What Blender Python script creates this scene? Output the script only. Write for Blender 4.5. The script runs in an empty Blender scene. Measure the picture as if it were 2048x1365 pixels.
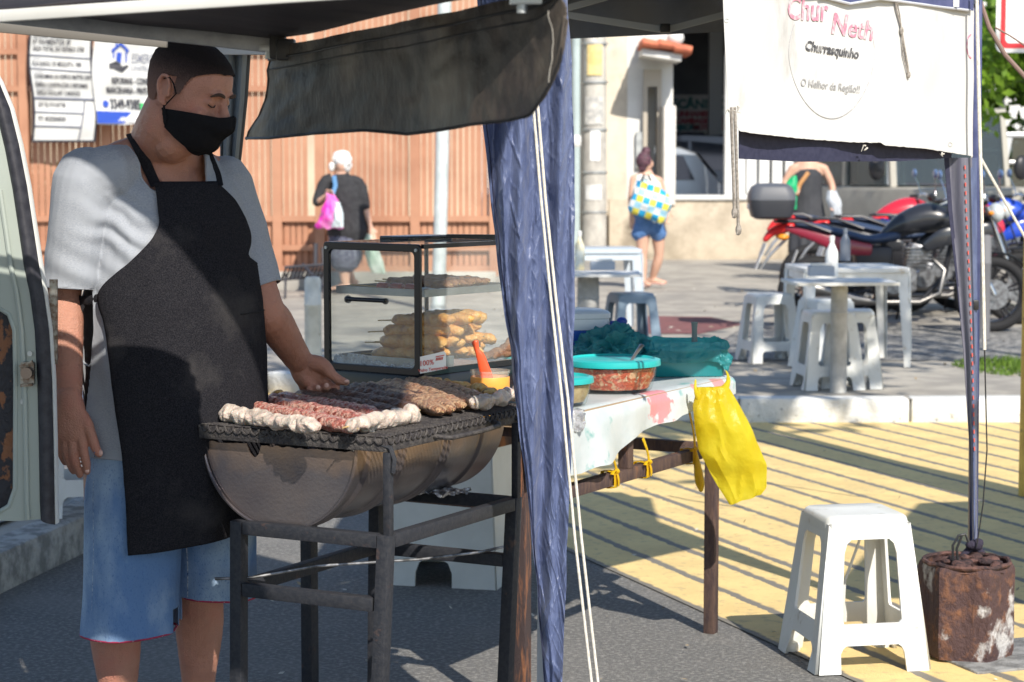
import bpy, bmesh, math, random
from mathutils import Vector, Matrix, noise, Quaternion
from mathutils.bvhtree import BVHTree
R = math.radians
random.seed(7)
sc = bpy.context.scene
COL = sc.collection
# ------------------------------------------------------------------ camera
FP = 4200.0; CH = 1.486; TH = math.atan((682.5-325)/FP)
cam = bpy.data.cameras.new('camera'); co = bpy.data.objects.new('camera', cam); COL.objects.link(co)
co.location = (0, 0, CH); co.rotation_euler = (math.pi/2-TH, 0, 0)
cam.lens = 36*FP/2048; cam.sensor_width = 36; cam.clip_end = 2000; cam.clip_start = .05
cam.dof.use_dof = True; cam.dof.focus_distance = 5.1; cam.dof.aperture_fstop = 7.2
sc.camera = co
# ------------------------------------------------------------------ sky, sun, exposure
SUN_AZ = Vector((.347, -.938, 0)).normalized(); SUN_EL = R(40)
w = bpy.data.worlds.new('World'); sc.world = w; w.use_nodes = True
wn = w.node_tree.nodes; wl = w.node_tree.links
sky = wn.new('ShaderNodeTexSky'); sky.sky_type = 'NISHITA'; sky.sun_disc = False
sky.sun_elevation = SUN_EL; sky.sun_rotation = math.atan2(SUN_AZ.x, SUN_AZ.y); sky.dust_density = .4
wl.new(sky.outputs[0], wn['Background'].inputs[0]); wn['Background'].inputs[1].default_value = .14
sl = bpy.data.lights.new('sun', 'SUN'); sl.energy = 5.0; sl.angle = R(.5); sl.color = (1, .93, .82)
so = bpy.data.objects.new('sun', sl); COL.objects.link(so)
sdir = Vector((SUN_AZ.x*math.cos(SUN_EL), SUN_AZ.y*math.cos(SUN_EL), math.sin(SUN_EL)))
so.rotation_euler = sdir.to_track_quat('Z', 'Y').to_euler(); so.location = sdir*30
sc.view_settings.view_transform = 'Standard'; sc.view_settings.look = 'None'
sc.view_settings.exposure = 0.42; sc.view_settings.gamma = 1
sc.render.engine = 'CYCLES'
sc.cycles.max_bounces = 8; sc.cycles.transparent_max_bounces = 16; sc.cycles.use_denoising = True
sc.cycles.caustics_reflective = False; sc.cycles.caustics_refractive = False

# ------------------------------------------------------------------ helpers
def ray(px, py):
    x = (px-1024)/FP; y = -(py-682.5)/FP
    return Vector((x, math.cos(TH)+y*math.sin(TH), -math.sin(TH)+y*math.cos(TH)))
def P(px, py, Y):
    d = ray(px, py); return Vector((0, 0, CH)) + d*(Y/d.y)
def G(px, py, z=0.0):
    d = ray(px, py); return Vector((0, 0, CH)) + d*((z-CH)/d.z)
def V(*a): return Vector(a)
def lerp(a, b, t): return a+(b-a)*t
def tab(t, x):
    """piecewise-linear table [(x, v...)]"""
    if x <= t[0][0]: return t[0][1:]
    for a, b in zip(t, t[1:]):
        if x <= b[0]:
            k = (x-a[0])/(b[0]-a[0]); return tuple(lerp(p, q, k) for p, q in zip(a[1:], b[1:]))
    return t[-1][1:]
def srgb(r, g, b):
    f = lambda c: (c/255/12.92) if c <= 10 else ((c/255+.055)/1.055)**2.4
    return (f(r), f(g), f(b))

def wloc(o):
    v = Vector((0, 0, 0))
    while o is not None: v += o.location; o = o.parent
    return v
def thing(name, label, cat, loc=(0, 0, 0), group=None):
    o = bpy.data.objects.new(name, None); COL.objects.link(o); o.location = loc
    o.empty_display_size = .1
    o['label'] = label; o['category'] = cat
    if group: o['group'] = group
    return o
def tag(o, label, cat, group=None):
    o['label'] = label; o['category'] = cat
    if group: o['group'] = group
    return o
def copy_tree(o, parent=None):
    c = o.copy(); COL.objects.link(c); c.parent = parent
    for ch in list(o.children): copy_tree(ch, c)
    return c
def place(me, name, m, parent=None, smooth=True, origin=None):
    """link mesh with world-coordinate vertices as one object"""
    off = wloc(parent) if parent is not None else (Vector(origin) if origin is not None else Vector((0, 0, 0)))
    if off.length > 0: me.transform(Matrix.Translation(-off))
    o = bpy.data.objects.new(name, me); COL.objects.link(o)
    if parent is not None: o.parent = parent
    elif origin is not None: o.location = origin
    me.materials.clear()
    for mm in (m if isinstance(m, (list, tuple)) else [m]): me.materials.append(mm)
    if smooth:
        me.polygons.foreach_set('use_smooth', [True]*len(me.polygons))
        if smooth != 'full':
            try: me.set_sharp_from_angle(angle=R(smooth if smooth is not True else 40))
            except Exception: pass
    me.update()
    return o

class MB:
    def __init__(s): s.bm = bmesh.new()
    def box(s, c, size, rot=None, bev=0):
        r = bmesh.ops.create_cube(s.bm, size=1)
        vs = r['verts']
        for v in vs: v.co = Vector((v.co.x*size[0], v.co.y*size[1], v.co.z*size[2]))
        if bev: 
            es = list({e for v in vs for e in v.link_edges})
            r2 = bmesh.ops.bevel(s.bm, geom=es, offset=bev, segments=2, affect='EDGES', profile=.5)
            vs = list({v for f in r2['faces'] for v in f.verts} | {v for v in vs if v.is_valid})
        M_ = rot if rot is not None else Matrix.Identity(3)
        c = Vector(c)
        for v in vs: v.co = M_ @ v.co + c
        return s
    def beam(s, a, b, wd, ht=None, up=V(0, 0, 1), bev=0, ext=0):
        a = Vector(a); b = Vector(b); ht = ht or wd
        d = (b-a); L = d.length; d.normalize()
        x = d.cross(up)
        if x.length < 1e-4: x = d.cross(V(1, 0, 0))
        x.normalize(); z = x.cross(d).normalized()
        m = Matrix((x, d, z)).transposed()
        return s.box((a+b)/2, (wd, L+2*ext, ht), m, bev)
    def quad(s, *pts):
        vs = [s.bm.verts.new(p) for p in pts]; s.bm.faces.new(vs); return s
    def tube(s, pts, rad, n=10, side=None, cap=True, closed=False):
        pts = [Vector(p) for p in pts]; N = len(pts)
        if not isinstance(rad, (list, tuple)): rad = [rad]*N
        rings = []; prev = None
        for i, p in enumerate(pts):
            if closed: t = pts[(i+1) % N]-pts[i-1]
            else: t = pts[min(i+1, N-1)]-pts[max(i-1, 0)]
            if t.length < 1e-9: t = V(0, 0, 1)
            t.normalize()
            if side is not None: x = Vector(side) - t*t.dot(Vector(side))
            elif prev is None:
                x = t.cross(V(0, 0, 1))
                if x.length < .05: x = t.cross(V(1, 0, 0))
            else: x = prev - t*t.dot(prev)
            if x.length < 1e-6: x = t.orthogonal()
            x.normalize(); prev = x; y = t.cross(x)
            r = rad[i]; ra, rb = r if isinstance(r, (tuple, list)) else (r, r)
            rings.append([s.bm.verts.new(p + x*ra*math.cos(2*math.pi*k/n) + y*rb*math.sin(2*math.pi*k/n)) for k in range(n)])
        m = N if closed else N-1
        for i in range(m):
            A = rings[i]; B = rings[(i+1) % N]
            for k in range(n): s.bm.faces.new((A[k], A[(k+1) % n], B[(k+1) % n], B[k]))
        if cap and not closed:
            s.bm.faces.new(rings[0][::-1]); s.bm.faces.new(rings[-1])
        return s
    def limb(s, pts, rad, n=16, side=None):
        """closed tube with rounded ends (for remeshed bodies)"""
        pts = [Vector(p) for p in pts]
        rad = [r if isinstance(r, (tuple, list)) else (r, r) for r in rad]
        d0 = (pts[0]-pts[1]).normalized(); d1 = (pts[-1]-pts[-2]).normalized()
        def cap(p, d, r):
            out = []
            for a in (80, 60, 35):
                q = math.sin(R(a)); e = math.cos(R(a))
                out.append((p + d*min(r)*q, (r[0]*e, r[1]*e)))
            return out
        A = cap(pts[0], d0, rad[0]); B = cap(pts[-1], d1, rad[-1])[::-1]
        seq = A + list(zip(pts, rad)) + B
        # densify with catmull-rom
        out = []; M_ = 4
        for i in range(len(seq)-1):
            p0 = seq[max(i-1, 0)]; p1 = seq[i]; p2 = seq[i+1]; p3 = seq[min(i+2, len(seq)-1)]
            k_ = M_ if 2 < i < len(seq)-4 else 1
            for j in range(k_):
                t = j/k_
                f = lambda a, b, c, e: .5*((2*b)+(c-a)*t+(2*a-5*b+4*c-e)*t*t+(3*b-a-3*c+e)*t**3)
                out.append((Vector([f(p0[0][q], p1[0][q], p2[0][q], p3[0][q]) for q in range(3)]),
                            tuple(max(f(p0[1][q], p1[1][q], p2[1][q], p3[1][q]), .0008) for q in range(2))))
        out.append(seq[-1])
        return s.tube([o[0] for o in out], [o[1] for o in out], n, side)
    def ball(s, c, r, rot=None, u=20, v=12):
        r = r if isinstance(r, (tuple, list)) else (r, r, r)
        q = bmesh.ops.create_uvsphere(s.bm, u_segments=u, v_segments=v, radius=1)
        M_ = rot if rot is not None else Matrix.Identity(3); c = Vector(c)
        for vv in q['verts']: vv.co = M_ @ Vector((vv.co.x*r[0], vv.co.y*r[1], vv.co.z*r[2])) + c
        return s
    def cyl(s, a, b, r, n=20, r2=None):
        return s.tube([a, b], [r, r if r2 is None else r2], n)
    def lathe(s, c, prof, n=32, rot=None):
        """prof = [(r, z)]"""
        c = Vector(c); M_ = rot if rot is not None else Matrix.Identity(3)
        rings = []
        for r, z in prof:
            if r < 1e-5: rings.append([s.bm.verts.new(M_ @ V(0, 0, z)+c)])
            else: rings.append([s.bm.verts.new(M_ @ V(r*math.cos(2*math.pi*k/n), r*math.sin(2*math.pi*k/n), z)+c) for k in range(n)])
        for A, B in zip(rings, rings[1:]):
            for k in range(n):
                if len(A) == 1 and len(B) == 1: continue
                if len(A) == 1: s.bm.faces.new((A[0], B[(k+1) % n], B[k]))
                elif len(B) == 1: s.bm.faces.new((A[k], A[(k+1) % n], B[0]))
                else: s.bm.faces.new((A[k], A[(k+1) % n], B[(k+1) % n], B[k]))
        return s
    def grid(s, fn, nu, nv, thick=0, closed_u=False):
        vs = [[s.bm.verts.new(fn(i/nu, j/nv)) for j in range(nv+1)] for i in range(nu+(0 if closed_u else 1))]
        fs = []
        for i in range(nu):
            for j in range(nv):
                a = vs[i]; b = vs[(i+1) % len(vs)]
                fs.append(s.bm.faces.new((a[j], b[j], b[j+1], a[j+1])))
        if thick:
            s.bm.normal_update()
            bmesh.ops.solidify(s.bm, geom=fs, thickness=thick)
        return s
    def plate(s, outlines, thick, fn, bev=0, res=1):
        """flat plate with holes (2-D outlines), mapped by fn(x, y, z)"""
        cu = bpy.data.curves.new('t', 'CURVE'); cu.dimensions = '2D'; cu.fill_mode = 'BOTH'
        cu.extrude = max(thick/2-bev, 0); cu.bevel_depth = bev; cu.bevel_resolution = 1
        if bev: cu.offset = -bev
        for ol in outlines:
            sp = cu.splines.new('POLY'); sp.points.add(len(ol)-1); sp.use_cyclic_u = True
            for i, p in enumerate(ol): sp.points[i].co = (p[0], p[1], 0, 1)
        ob = bpy.data.objects.new('t', cu); COL.objects.link(ob)
        dg = bpy.context.evaluated_depsgraph_get(); dg.update()
        me = bpy.data.meshes.new_from_object(ob.evaluated_get(dg))
        bpy.data.objects.remove(ob); bpy.data.curves.remove(cu)
        for v in me.vertices: v.co = fn(*v.co)
        s.bm.from_mesh(me); bpy.data.meshes.remove(me)
        return s
    def warp(s, fn):
        for v in s.bm.verts: v.co = fn(v.co)
        return s
    def mesh(s, name='m', merge=0):
        if merge: bmesh.ops.remove_doubles(s.bm, verts=s.bm.verts, dist=merge)
        bmesh.ops.recalc_face_normals(s.bm, faces=s.bm.faces)
        me = bpy.data.meshes.new(name); s.bm.to_mesh(me); s.bm.free(); return me
    def build(s, name, m, parent=None, smooth=True, origin=None, merge=0, fuse=0, it=3, fn=None):
        me = s.mesh(name, merge)
        if fuse: me = remesh(me, fuse, it, fn)
        return place(me, name, m, parent, smooth, origin)

def remesh(me, voxel, it=3, fn=None):
    ob = bpy.data.objects.new('t', me); COL.objects.link(ob)
    md = ob.modifiers.new('r', 'REMESH'); md.mode = 'VOXEL'; md.voxel_size = voxel; md.use_smooth_shade = True
    if it:
        sm = ob.modifiers.new('s', 'SMOOTH'); sm.factor = .5; sm.iterations = it
    dg = bpy.context.evaluated_depsgraph_get(); dg.update()
    out = bpy.data.meshes.new_from_object(ob.evaluated_get(dg))
    bpy.data.objects.remove(ob); bpy.data.meshes.remove(me)
    if fn:
        nr = [v.normal.copy() for v in out.vertices]
        for v, n_ in zip(out.vertices, nr): v.co = fn(v.co.copy(), n_)
    return out

def rrect(x0, y0, x1, y1, r, n=5):
    o = []
    for cx, cy, a in ((x1-r, y1-r, 0), (x0+r, y1-r, 90), (x0+r, y0+r, 180), (x1-r, y0+r, 270)):
        for k in range(n+1):
            t = R(a+90*k/n); o.append((cx+r*math.cos(t), cy+r*math.sin(t)))
    return o
def text(s, size, m, parent, fn, name='lettering', align='LEFT', xs=1.0, bold=0, shear=0, origin=None, sub=0):
    cu = bpy.data.curves.new('t', 'FONT'); cu.body = s; cu.size = size; cu.align_x = align
    cu.offset = bold; cu.shear = shear; cu.resolution_u = 3
    ob = bpy.data.objects.new('t', cu); COL.objects.link(ob)
    dg = bpy.context.evaluated_depsgraph_get(); dg.update()
    me = bpy.data.meshes.new_from_object(ob.evaluated_get(dg))
    bpy.data.objects.remove(ob); bpy.data.curves.remove(cu)
    if sub:
        bm = bmesh.new(); bm.from_mesh(me)
        bmesh.ops.subdivide_edges(bm, edges=bm.edges, cuts=sub, use_grid_fill=True); bmesh.ops.triangulate(bm, faces=bm.faces)
        bm.to_mesh(me); bm.free()
    for v in me.vertices: v.co = fn(v.co.x*xs, v.co.y)
    return place(me, name, m, parent, False, origin)

# ------------------------------------------------------------------ materials
_M = {}
def thin_glass(name, tint=(.96, .98, .97), refl=1.0, rough=.02, haze=0.0):
    if name in _M: return _M[name]
    m = bpy.data.materials.new(name); m.use_nodes = True; nt = m.node_tree; N = nt.nodes; L = nt.links; N.clear(); _M[name] = m
    out = N.new('ShaderNodeOutputMaterial'); t = N.new('ShaderNodeBsdfTransparent'); t.inputs[0].default_value = (*tint, 1)
    g = N.new('ShaderNodeBsdfGlossy'); g.inputs['Roughness'].default_value = rough
    f = N.new('ShaderNodeLayerWeight'); f.inputs[0].default_value = .5
    pw = N.new('ShaderNodeMath'); pw.operation = 'POWER'; pw.inputs[1].default_value = 4; L.new(f.outputs['Facing'], pw.inputs[0])
    mu = N.new('ShaderNodeMath'); mu.operation = 'MULTIPLY_ADD'; mu.inputs[1].default_value = .25*refl; mu.inputs[2].default_value = .03*refl; L.new(pw.outputs[0], mu.inputs[0])
    mx = N.new('ShaderNodeMixShader'); L.new(mu.outputs[0], mx.inputs[0]); L.new(t.outputs[0], mx.inputs[1]); L.new(g.outputs[0], mx.inputs[2])
    last = mx
    if haze:
        d = N.new('ShaderNodeBsdfDiffuse'); d.inputs[0].default_value = (*tint, 1); m2 = N.new('ShaderNodeMixShader'); m2.inputs[0].default_value = haze
        L.new(mx.outputs[0], m2.inputs[1]); L.new(d.outputs[0], m2.inputs[2]); last = m2
    L.new(last.outputs[0], out.inputs[0]); return m
def mat(name, col, rough=.6, metal=0, c2=None, vs=6, lo=.4, hi=.6, bump=0, bs=60, c3=None, vs3=2, lo3=.5, hi3=.6,
        stretch=(1, 1, 1), spec=.5, trans=0, alpha=1, coat=0, sss=0, emis=0, sheen=0, ior=1.45, det=6, bstretch=None, r2=None, dist=0, transl=0):
    if name in _M: return _M[name]
    m = bpy.data.materials.new(name); m.use_nodes = True; nt = m.node_tree; N = nt.nodes; L = nt.links
    b = N['Principled BSDF']; _M[name] = m
    b.inputs['Base Color'].default_value = (*col, 1); b.inputs['Roughness'].default_value = rough
    b.inputs['Metallic'].default_value = metal; b.inputs['Specular IOR Level'].default_value = spec
    b.inputs['Transmission Weight'].default_value = trans; b.inputs['Alpha'].default_value = alpha
    b.inputs['Coat Weight'].default_value = coat; b.inputs['IOR'].default_value = ior
    if sss: b.inputs['Subsurface Weight'].default_value = sss; b.inputs['Subsurface Radius'].default_value = (.012, .005, .003); b.inputs['Subsurface Scale'].default_value = 1
    if sheen: b.inputs['Sheen Weight'].default_value = sheen; b.inputs['Sheen Roughness'].default_value = .5
    if emis: b.inputs['Emission Color'].default_value = (*col, 1); b.inputs['Emission Strength'].default_value = emis
    tc = N.new('ShaderNodeTexCoord')
    def nz(scale, st, detail=det, d=0):
        mp = N.new('ShaderNodeMapping'); mp.inputs['Scale'].default_value = st; L.new(tc.outputs['Object'], mp.inputs[0])
        t = N.new('ShaderNodeTexNoise'); t.inputs['Scale'].default_value = scale; t.inputs['Detail'].default_value = detail
        t.inputs['Roughness'].default_value = .6; t.inputs['Distortion'].default_value = d
        L.new(mp.outputs[0], t.inputs[0]); return t.outputs[0]
    def step(v, a, c):
        r = N.new('ShaderNodeMapRange'); r.inputs[1].default_value = a; r.inputs[2].default_value = c; L.new(v, r.inputs[0]); return r.outputs[0]
    def mix(f, A, B):
        x = N.new('ShaderNodeMix'); x.data_type = 'RGBA'; L.new(f, x.inputs[0])
        for s_, v_ in ((6, A), (7, B)):
            if isinstance(v_, tuple): x.inputs[s_].default_value = (*v_, 1)
            else: L.new(v_, x.inputs[s_])
        return x.outputs[2]
    cur = col; f1 = None
    if c2 is not None:
        f1 = step(nz(vs, stretch, d=dist), lo, hi); cur = mix(f1, cur, c2)
    if c3 is not None:
        f3 = step(nz(vs3, stretch, d=dist), lo3, hi3); cur = mix(f3, cur, c3)
        if r2 is not None:
            rr = N.new('ShaderNodeMapRange'); rr.inputs[3].default_value = rough; rr.inputs[4].default_value = r2; L.new(f3, rr.inputs[0]); L.new(rr.outputs[0], b.inputs['Roughness'])
    if not isinstance(cur, tuple): L.new(cur, b.inputs['Base Color'])
    if bump:
        bp = N.new('ShaderNodeBump'); bp.inputs['Strength'].default_value = min(bump, 1); bp.inputs['Distance'].default_value = .01*max(bump, 1) if bump > 1 else .01
        L.new(nz(bs, bstretch or stretch), bp.inputs['Height']); L.new(bp.outputs[0], b.inputs['Normal'])
    if transl:
        tr = N.new('ShaderNodeBsdfTranslucent'); mx = N.new('ShaderNodeMixShader'); mx.inputs[0].default_value = transl
        if isinstance(cur, tuple): tr.inputs[0].default_value = (*cur, 1)
        else: L.new(cur, tr.inputs[0])
        L.new(b.outputs[0], mx.inputs[1]); L.new(tr.outputs[0], mx.inputs[2]); L.new(mx.outputs[0], N['Material Output'].inputs[0])
    m['_b'] = 1
    return m
# ------------------------------------------------------------------ material library
asphalt = mat('asphalt', (.145, .142, .138), .85, c2=(.32, .31, .29), vs=60, lo=.47, hi=.70, c3=(.26, .25, .235), vs3=1.6, lo3=.5, hi3=.9, bump=1, bs=110)
concrete = mat('concrete', (.40, .37, .32), .9, c2=(.28, .26, .23), vs=3, c3=(.17, .165, .16), vs3=.55, lo3=.52, hi3=.72, bump=.5, bs=40)
rubble = mat('rubble', (.19, .185, .18), .9, c2=(.09, .09, .09), vs=16, lo=.45, hi=.55, bump=2.5, bs=22)
kerb_white = mat('kerb_white', (.66, .66, .64), .8, c2=(.55, .54, .5), vs=9, lo=.5, hi=.8, c3=(.3, .3, .29), vs3=30, lo3=.62, hi3=.7, bump=.8, bs=50)
kerb_grey = mat('kerb_grey', (.45, .44, .42), .9, c2=(.22, .22, .21), vs=14, bump=2, bs=25)
tan_wall = mat('tan_wall', (.68, .61, .50), .9, c2=(.58, .52, .43), vs=2.5, c3=(.33, .29, .24), vs3=1.1, lo3=.55, hi3=.75, bump=.6, bs=20)
dirty_wall = mat('dirty_wall', (.58, .50, .39), .9, c2=(.40, .34, .26), vs=2.2, lo=.42, hi=.62, c3=(.2, .17, .13), vs3=1.6, lo3=.55, hi3=.7, bump=.8, bs=12)
grey_wall = mat('grey_wall', (.42, .40, .36), .9, c2=(.33, .31, .28), vs=2, c3=(.25, .24, .22), vs3=1, lo3=.5, hi3=.7)
white_paint = mat('white_paint', (.72, .72, .70), .7, c2=(.62, .62, .6), vs=2)
dark_int = mat('dark_int', (.10, .11, .13), .8, c2=(.16, .17, .2), vs=.8)
galv = mat('galv', (.55, .57, .57), .45, .6, c2=(.40, .42, .43), vs=12)
pole_conc = mat('pole_conc', (.52, .50, .45), .9, c2=(.38, .36, .33), vs=6, c3=(.68, .66, .62), vs3=3, lo3=.58, hi3=.66, stretch=(1, 1, .6), bump=.4)
fence_paint = mat('fence_paint', (.41, .20, .12), .6, c2=(.34, .16, .095), vs=3, c3=(.47, .25, .155), vs3=.8, lo3=.45, hi3=.7)
leafm = mat('leafm', (.10, .20, .025), .5, c2=(.045, .11, .018), vs=2.5, transl=.45)
bark = mat('bark', (.16, .12, .09), .9, bump=1)
black_pl = mat('black_pl', (.02, .02, .022), .4)
white_pl = mat('white_pl', (.66, .67, .655), .38, c2=(.58, .59, .57), vs=5, lo=.45, hi=.8, c3=(.46, .44, .39), vs3=22, lo3=.61, hi3=.72, spec=.5)

def structure(o): o['kind'] = 'structure'; return o
# ------------------------------------------------------------------ ground
m = MB(); m.quad((-150, -20, 0), (150, -20, 0), (150, 320, 0), (-150, 320, 0))
structure(m.build('road', asphalt, None, False))
# yellow hatched zone: paint with parallel unpainted joints
ym = mat('yellow_paint', (.77, .575, .25), .75, c2=(.68, .50, .22), vs=4, c3=(.46, .38, .20), vs3=1.5, lo3=.6, hi3=.85, bump=.4, bs=120)
nt = ym.node_tree; N = nt.nodes; L = nt.links
base_in = N['Principled BSDF'].inputs['Base Color']; src = base_in.links[0].from_socket
tc = N.new('ShaderNodeTexCoord'); dp = N.new('ShaderNodeVectorMath'); dp.operation = 'DOT_PRODUCT'
dp.inputs[1].default_value = (.936/.215, .353/.215, 0); L.new(tc.outputs['Object'], dp.inputs[0])
nz_ = N.new('ShaderNodeTexNoise'); nz_.inputs['Scale'].default_value = 18; L.new(tc.outputs['Object'], nz_.inputs[0])
ad = N.new('ShaderNodeMath'); ad.operation = 'MULTIPLY_ADD'; L.new(nz_.outputs[0], ad.inputs[0]); ad.inputs[1].default_value = .14; L.new(dp.outputs['Value'], ad.inputs[2])
fr = N.new('ShaderNodeMath'); fr.operation = 'FRACT'; L.new(ad.outputs[0], fr.inputs[0])
lt = N.new('ShaderNodeMapRange'); lt.inputs[1].default_value = .20; lt.inputs[2].default_value = .15; L.new(fr.outputs[0], lt.inputs[0])
nz2 = N.new('ShaderNodeTexNoise'); nz2.inputs['Scale'].default_value = 26; nz2.inputs['Detail'].default_value = 4; L.new(tc.outputs['Object'], nz2.inputs[0])
wr = N.new('ShaderNodeMapRange'); wr.inputs[1].default_value = .56; wr.inputs[2].default_value = .70; wr.inputs[4].default_value = .35; L.new(nz2.outputs[0], wr.inputs[0])
mxm = N.new('ShaderNodeMath'); mxm.operation = 'MAXIMUM'; L.new(lt.outputs[0], mxm.inputs[0]); L.new(wr.outputs[0], mxm.inputs[1])
mx = N.new('ShaderNodeMix'); mx.data_type = 'RGBA'; L.new(mxm.outputs[0], mx.inputs[0]); L.new(src, mx.inputs[6]); mx.inputs[7].default_value = (.19, .175, .15, 1)
L.new(mx.outputs[2], base_in)
# boundary line .936X+.353Y = 3.008
def bx(Y, k=3.008): return (k-.353*Y)/.936
m = MB(); m.quad((bx(2), 2, .004), (9, 2, .004), (9, 12.0, .004), (bx(14.2), 14.2, .004))
structure(m.build('yellow_marking', ym, None, False))

# raised pavement and kerbs
KL = [V(-14, -3, 0), V(-2.6, 3.2, 0), V(-1.80, 7.0, 0), V(-1.62, 8.0, 0), V(-1.58, 13.45, 0), V(.4, 12.15, 0), V(1.3, 11.93, 0), V(14, 11.93, 0)]
m = MB()
top = [m.bm.verts.new((p.x, p.y, .136)) for p in KL] + [m.bm.verts.new(q) for q in ((120, 60, .136), (120, 300, .136), (-120, 300, .136), (-120, -3, .136))]
f = m.bm.faces.new(top); bmesh.ops.triangulate(m.bm, faces=[f])
structure(m.build('pavement', concrete, None, False))
def kerb(a, b, mt, k):
    d = (b-a); L_ = d.length; d.normalize(); n_ = max(1, round(L_/.95)); nrm = V(-d.y, d.x, 0)
    m = MB()
    for i in range(n_):
        p = a+d*(L_*i/n_+.006); q = a+d*(L_*(i+1)/n_-.006)
        m.beam(p+nrm*.07+V(0, 0, .062), q+nrm*.07+V(0, 0, .062), .145, .165, bev=.015)
    me_ = m.mesh('kerb')
    for v in me_.vertices:
        v.co += noise.noise_vector(v.co*4)*.006
    structure(place(me_, 'kerb', mt, None, True))
kerb(KL[1], KL[2], kerb_grey, 0); kerb(KL[2], KL[3], kerb_grey, 0); kerb(KL[3], KL[4], kerb_grey, 0)
kerb(KL[4], KL[5], kerb_white, 0); kerb(KL[5], KL[6], kerb_white, 0); kerb(KL[6], KL[7], kerb_white, 0)
# rubble paving on the left behind the kerb
m = MB(); rr_ = random.Random(3)
m.grid(lambda u, v: V(lerp(-3.6, -1.79, u)-(.0 if v > .3 else (.3-v)*1.2), lerp(6.4, 12.8, v), .150+.012*noise.noise(V(u*40, v*90, 0))), 60, 120)
structure(m.build('stone_paving', rubble, None, True))
# red painted patch + patch repair + dark patches
redp = mat('red_patch', (.22, .085, .085), .85, c2=(.15, .07, .07), vs=8)
pts = [G(1285, 632, .14), G(1420, 634, .14), G(1490, 648, .14), G(1400, 668, .14), G(1270, 668, .14)]
m = MB(); m.quad(*pts); structure(m.build('painted_patch', redp, None, False))
mos = mat('mosaic', (.30, .29, .27), .9, c2=(.12, .12, .12), vs=14, lo=.48, hi=.52, bump=1.5, bs=20)
pts = [G(1500, 645, .14), G(2300, 660, .14), G(2300, 722, .14), G(1380, 722, .14)]
m = MB(); m.quad(*pts); structure(m.build('mosaic_paving', mos, None, False))
# grass tuft
m = MB(); gr = random.Random(5)
c0 = G(2012, 735, .14)
for i in range(900):
    a = gr.random()*6.28; r_ = gr.random()**.5
    p = c0+V(math.cos(a)*.33*r_, math.sin(a)*.6*r_, 0); h_ = gr.uniform(.03, .10)*(1.2-r_)
    d = V(gr.uniform(-1, 1), gr.uniform(-1, 1), 0)*.03; s_ = V(gr.uniform(-1, 1), gr.uniform(-1, 1), 0).normalized()*.008
    m.quad(p-s_, p+s_, p+d+V(0, 0, h_))
grassm = mat('grass', (.16, .26, .03), .6, c2=(.08, .16, .02), vs=20, transl=.3)
o = m.build('grass', grassm, None, False); o['kind'] = 'stuff'

# ------------------------------------------------------------------ slatted fence
FY = 22.4
def fence():
    t = thing('slatted_fence', 'tall brown vertical slat fence on a low concrete wall behind the grill', 'fence', (-3, FY, .14))
    x0, x1 = P(-260, 400, FY).x, P(992, 400, FY).x
    zb = P(500, 543, FY).z; zt = 3.25
    zr = [P(0, y, FY).z for y in (496, 438, 178, 104)]
    posts = [P(x, 400, FY).x for x in (-230, -95, 52, 215, 385, 555, 640, 830, 988)]
    for x in posts:
        MB().box((x, FY, (zb+zt)/2), (.10, .10, zt-zb+.1)).build('post', fence_paint, t)
    for z in [zb+.03]+zr:
        MB().box(((x0+x1)/2, FY-.012, z), (x1-x0, .05, .06)).build('rail', fence_paint, t)
    rg = random.Random(11)
    for a, b in zip(posts, posts[1:]):
        m = MB(); n_ = int((b-a)/.062); pitch = (b-a)/n_
        for i in range(n_):
            x = a+pitch*(i+.5)
            if P(600, 0, FY).x < x < P(628, 0, FY).x and i % 2: continue
            m.box((x, FY+.03, (zb+zt)/2), (pitch*rg.choice((.76, .82, .86, .9)), .02, zt-zb))
        # lower close-boarded band
        m.box(((a+b)/2, FY+.055, (zb+zr[1])/2), (b-a, .012, (zr[1]-zb)))
        m.build('slat_panel', fence_paint, t, False)
    m = MB(); m.box(((x0+x1)/2, FY+.02, (zb+.13)/2), (x1-x0, .22, zb-.13), bev=.01)
    m.build('base_wall', grey_wall, t)
fence()
# pale house wall behind the fence, shrub between
m = MB(); m.box((-7.2, 27.5, 2.2), (13.6, .3, 4.3))
tag(m.build('house_wall', mat('cream', (.66, .54, .40), .9, c2=(.5, .4, .3), vs=1), None, False), 'cream rendered house wall glimpsed through the gaps of the brown fence', 'wall')
def leaves(m, c, r, n, size, rg, clumps=14):
    cl = [Vector(c)+V(rg.gauss(0, .5)*r[0], rg.gauss(0, .5)*r[1], rg.gauss(0, .5)*r[2]) for _ in range(clumps)]
    for i in range(n):
        cc = rg.choice(cl); d = V(rg.gauss(0, 1), rg.gauss(0, 1), rg.gauss(0, 1)).normalized()*(rg.random()**.4)
        p = cc+V(d.x*r[0]*.42, d.y*r[1]*.42, d.z*r[2]*.36)
        q = Quaternion(V(rg.gauss(0, 1), rg.gauss(0, 1), rg.gauss(0, 1)).normalized(), rg.uniform(0, 6.28))
        s_ = size*rg.uniform(.6, 1.3)
        a = q @ V(s_, 0, 0); b = q @ V(0, s_*.45, 0)
        m.quad(p-a, p+b, p+a, p-b)
    return cl
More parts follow.
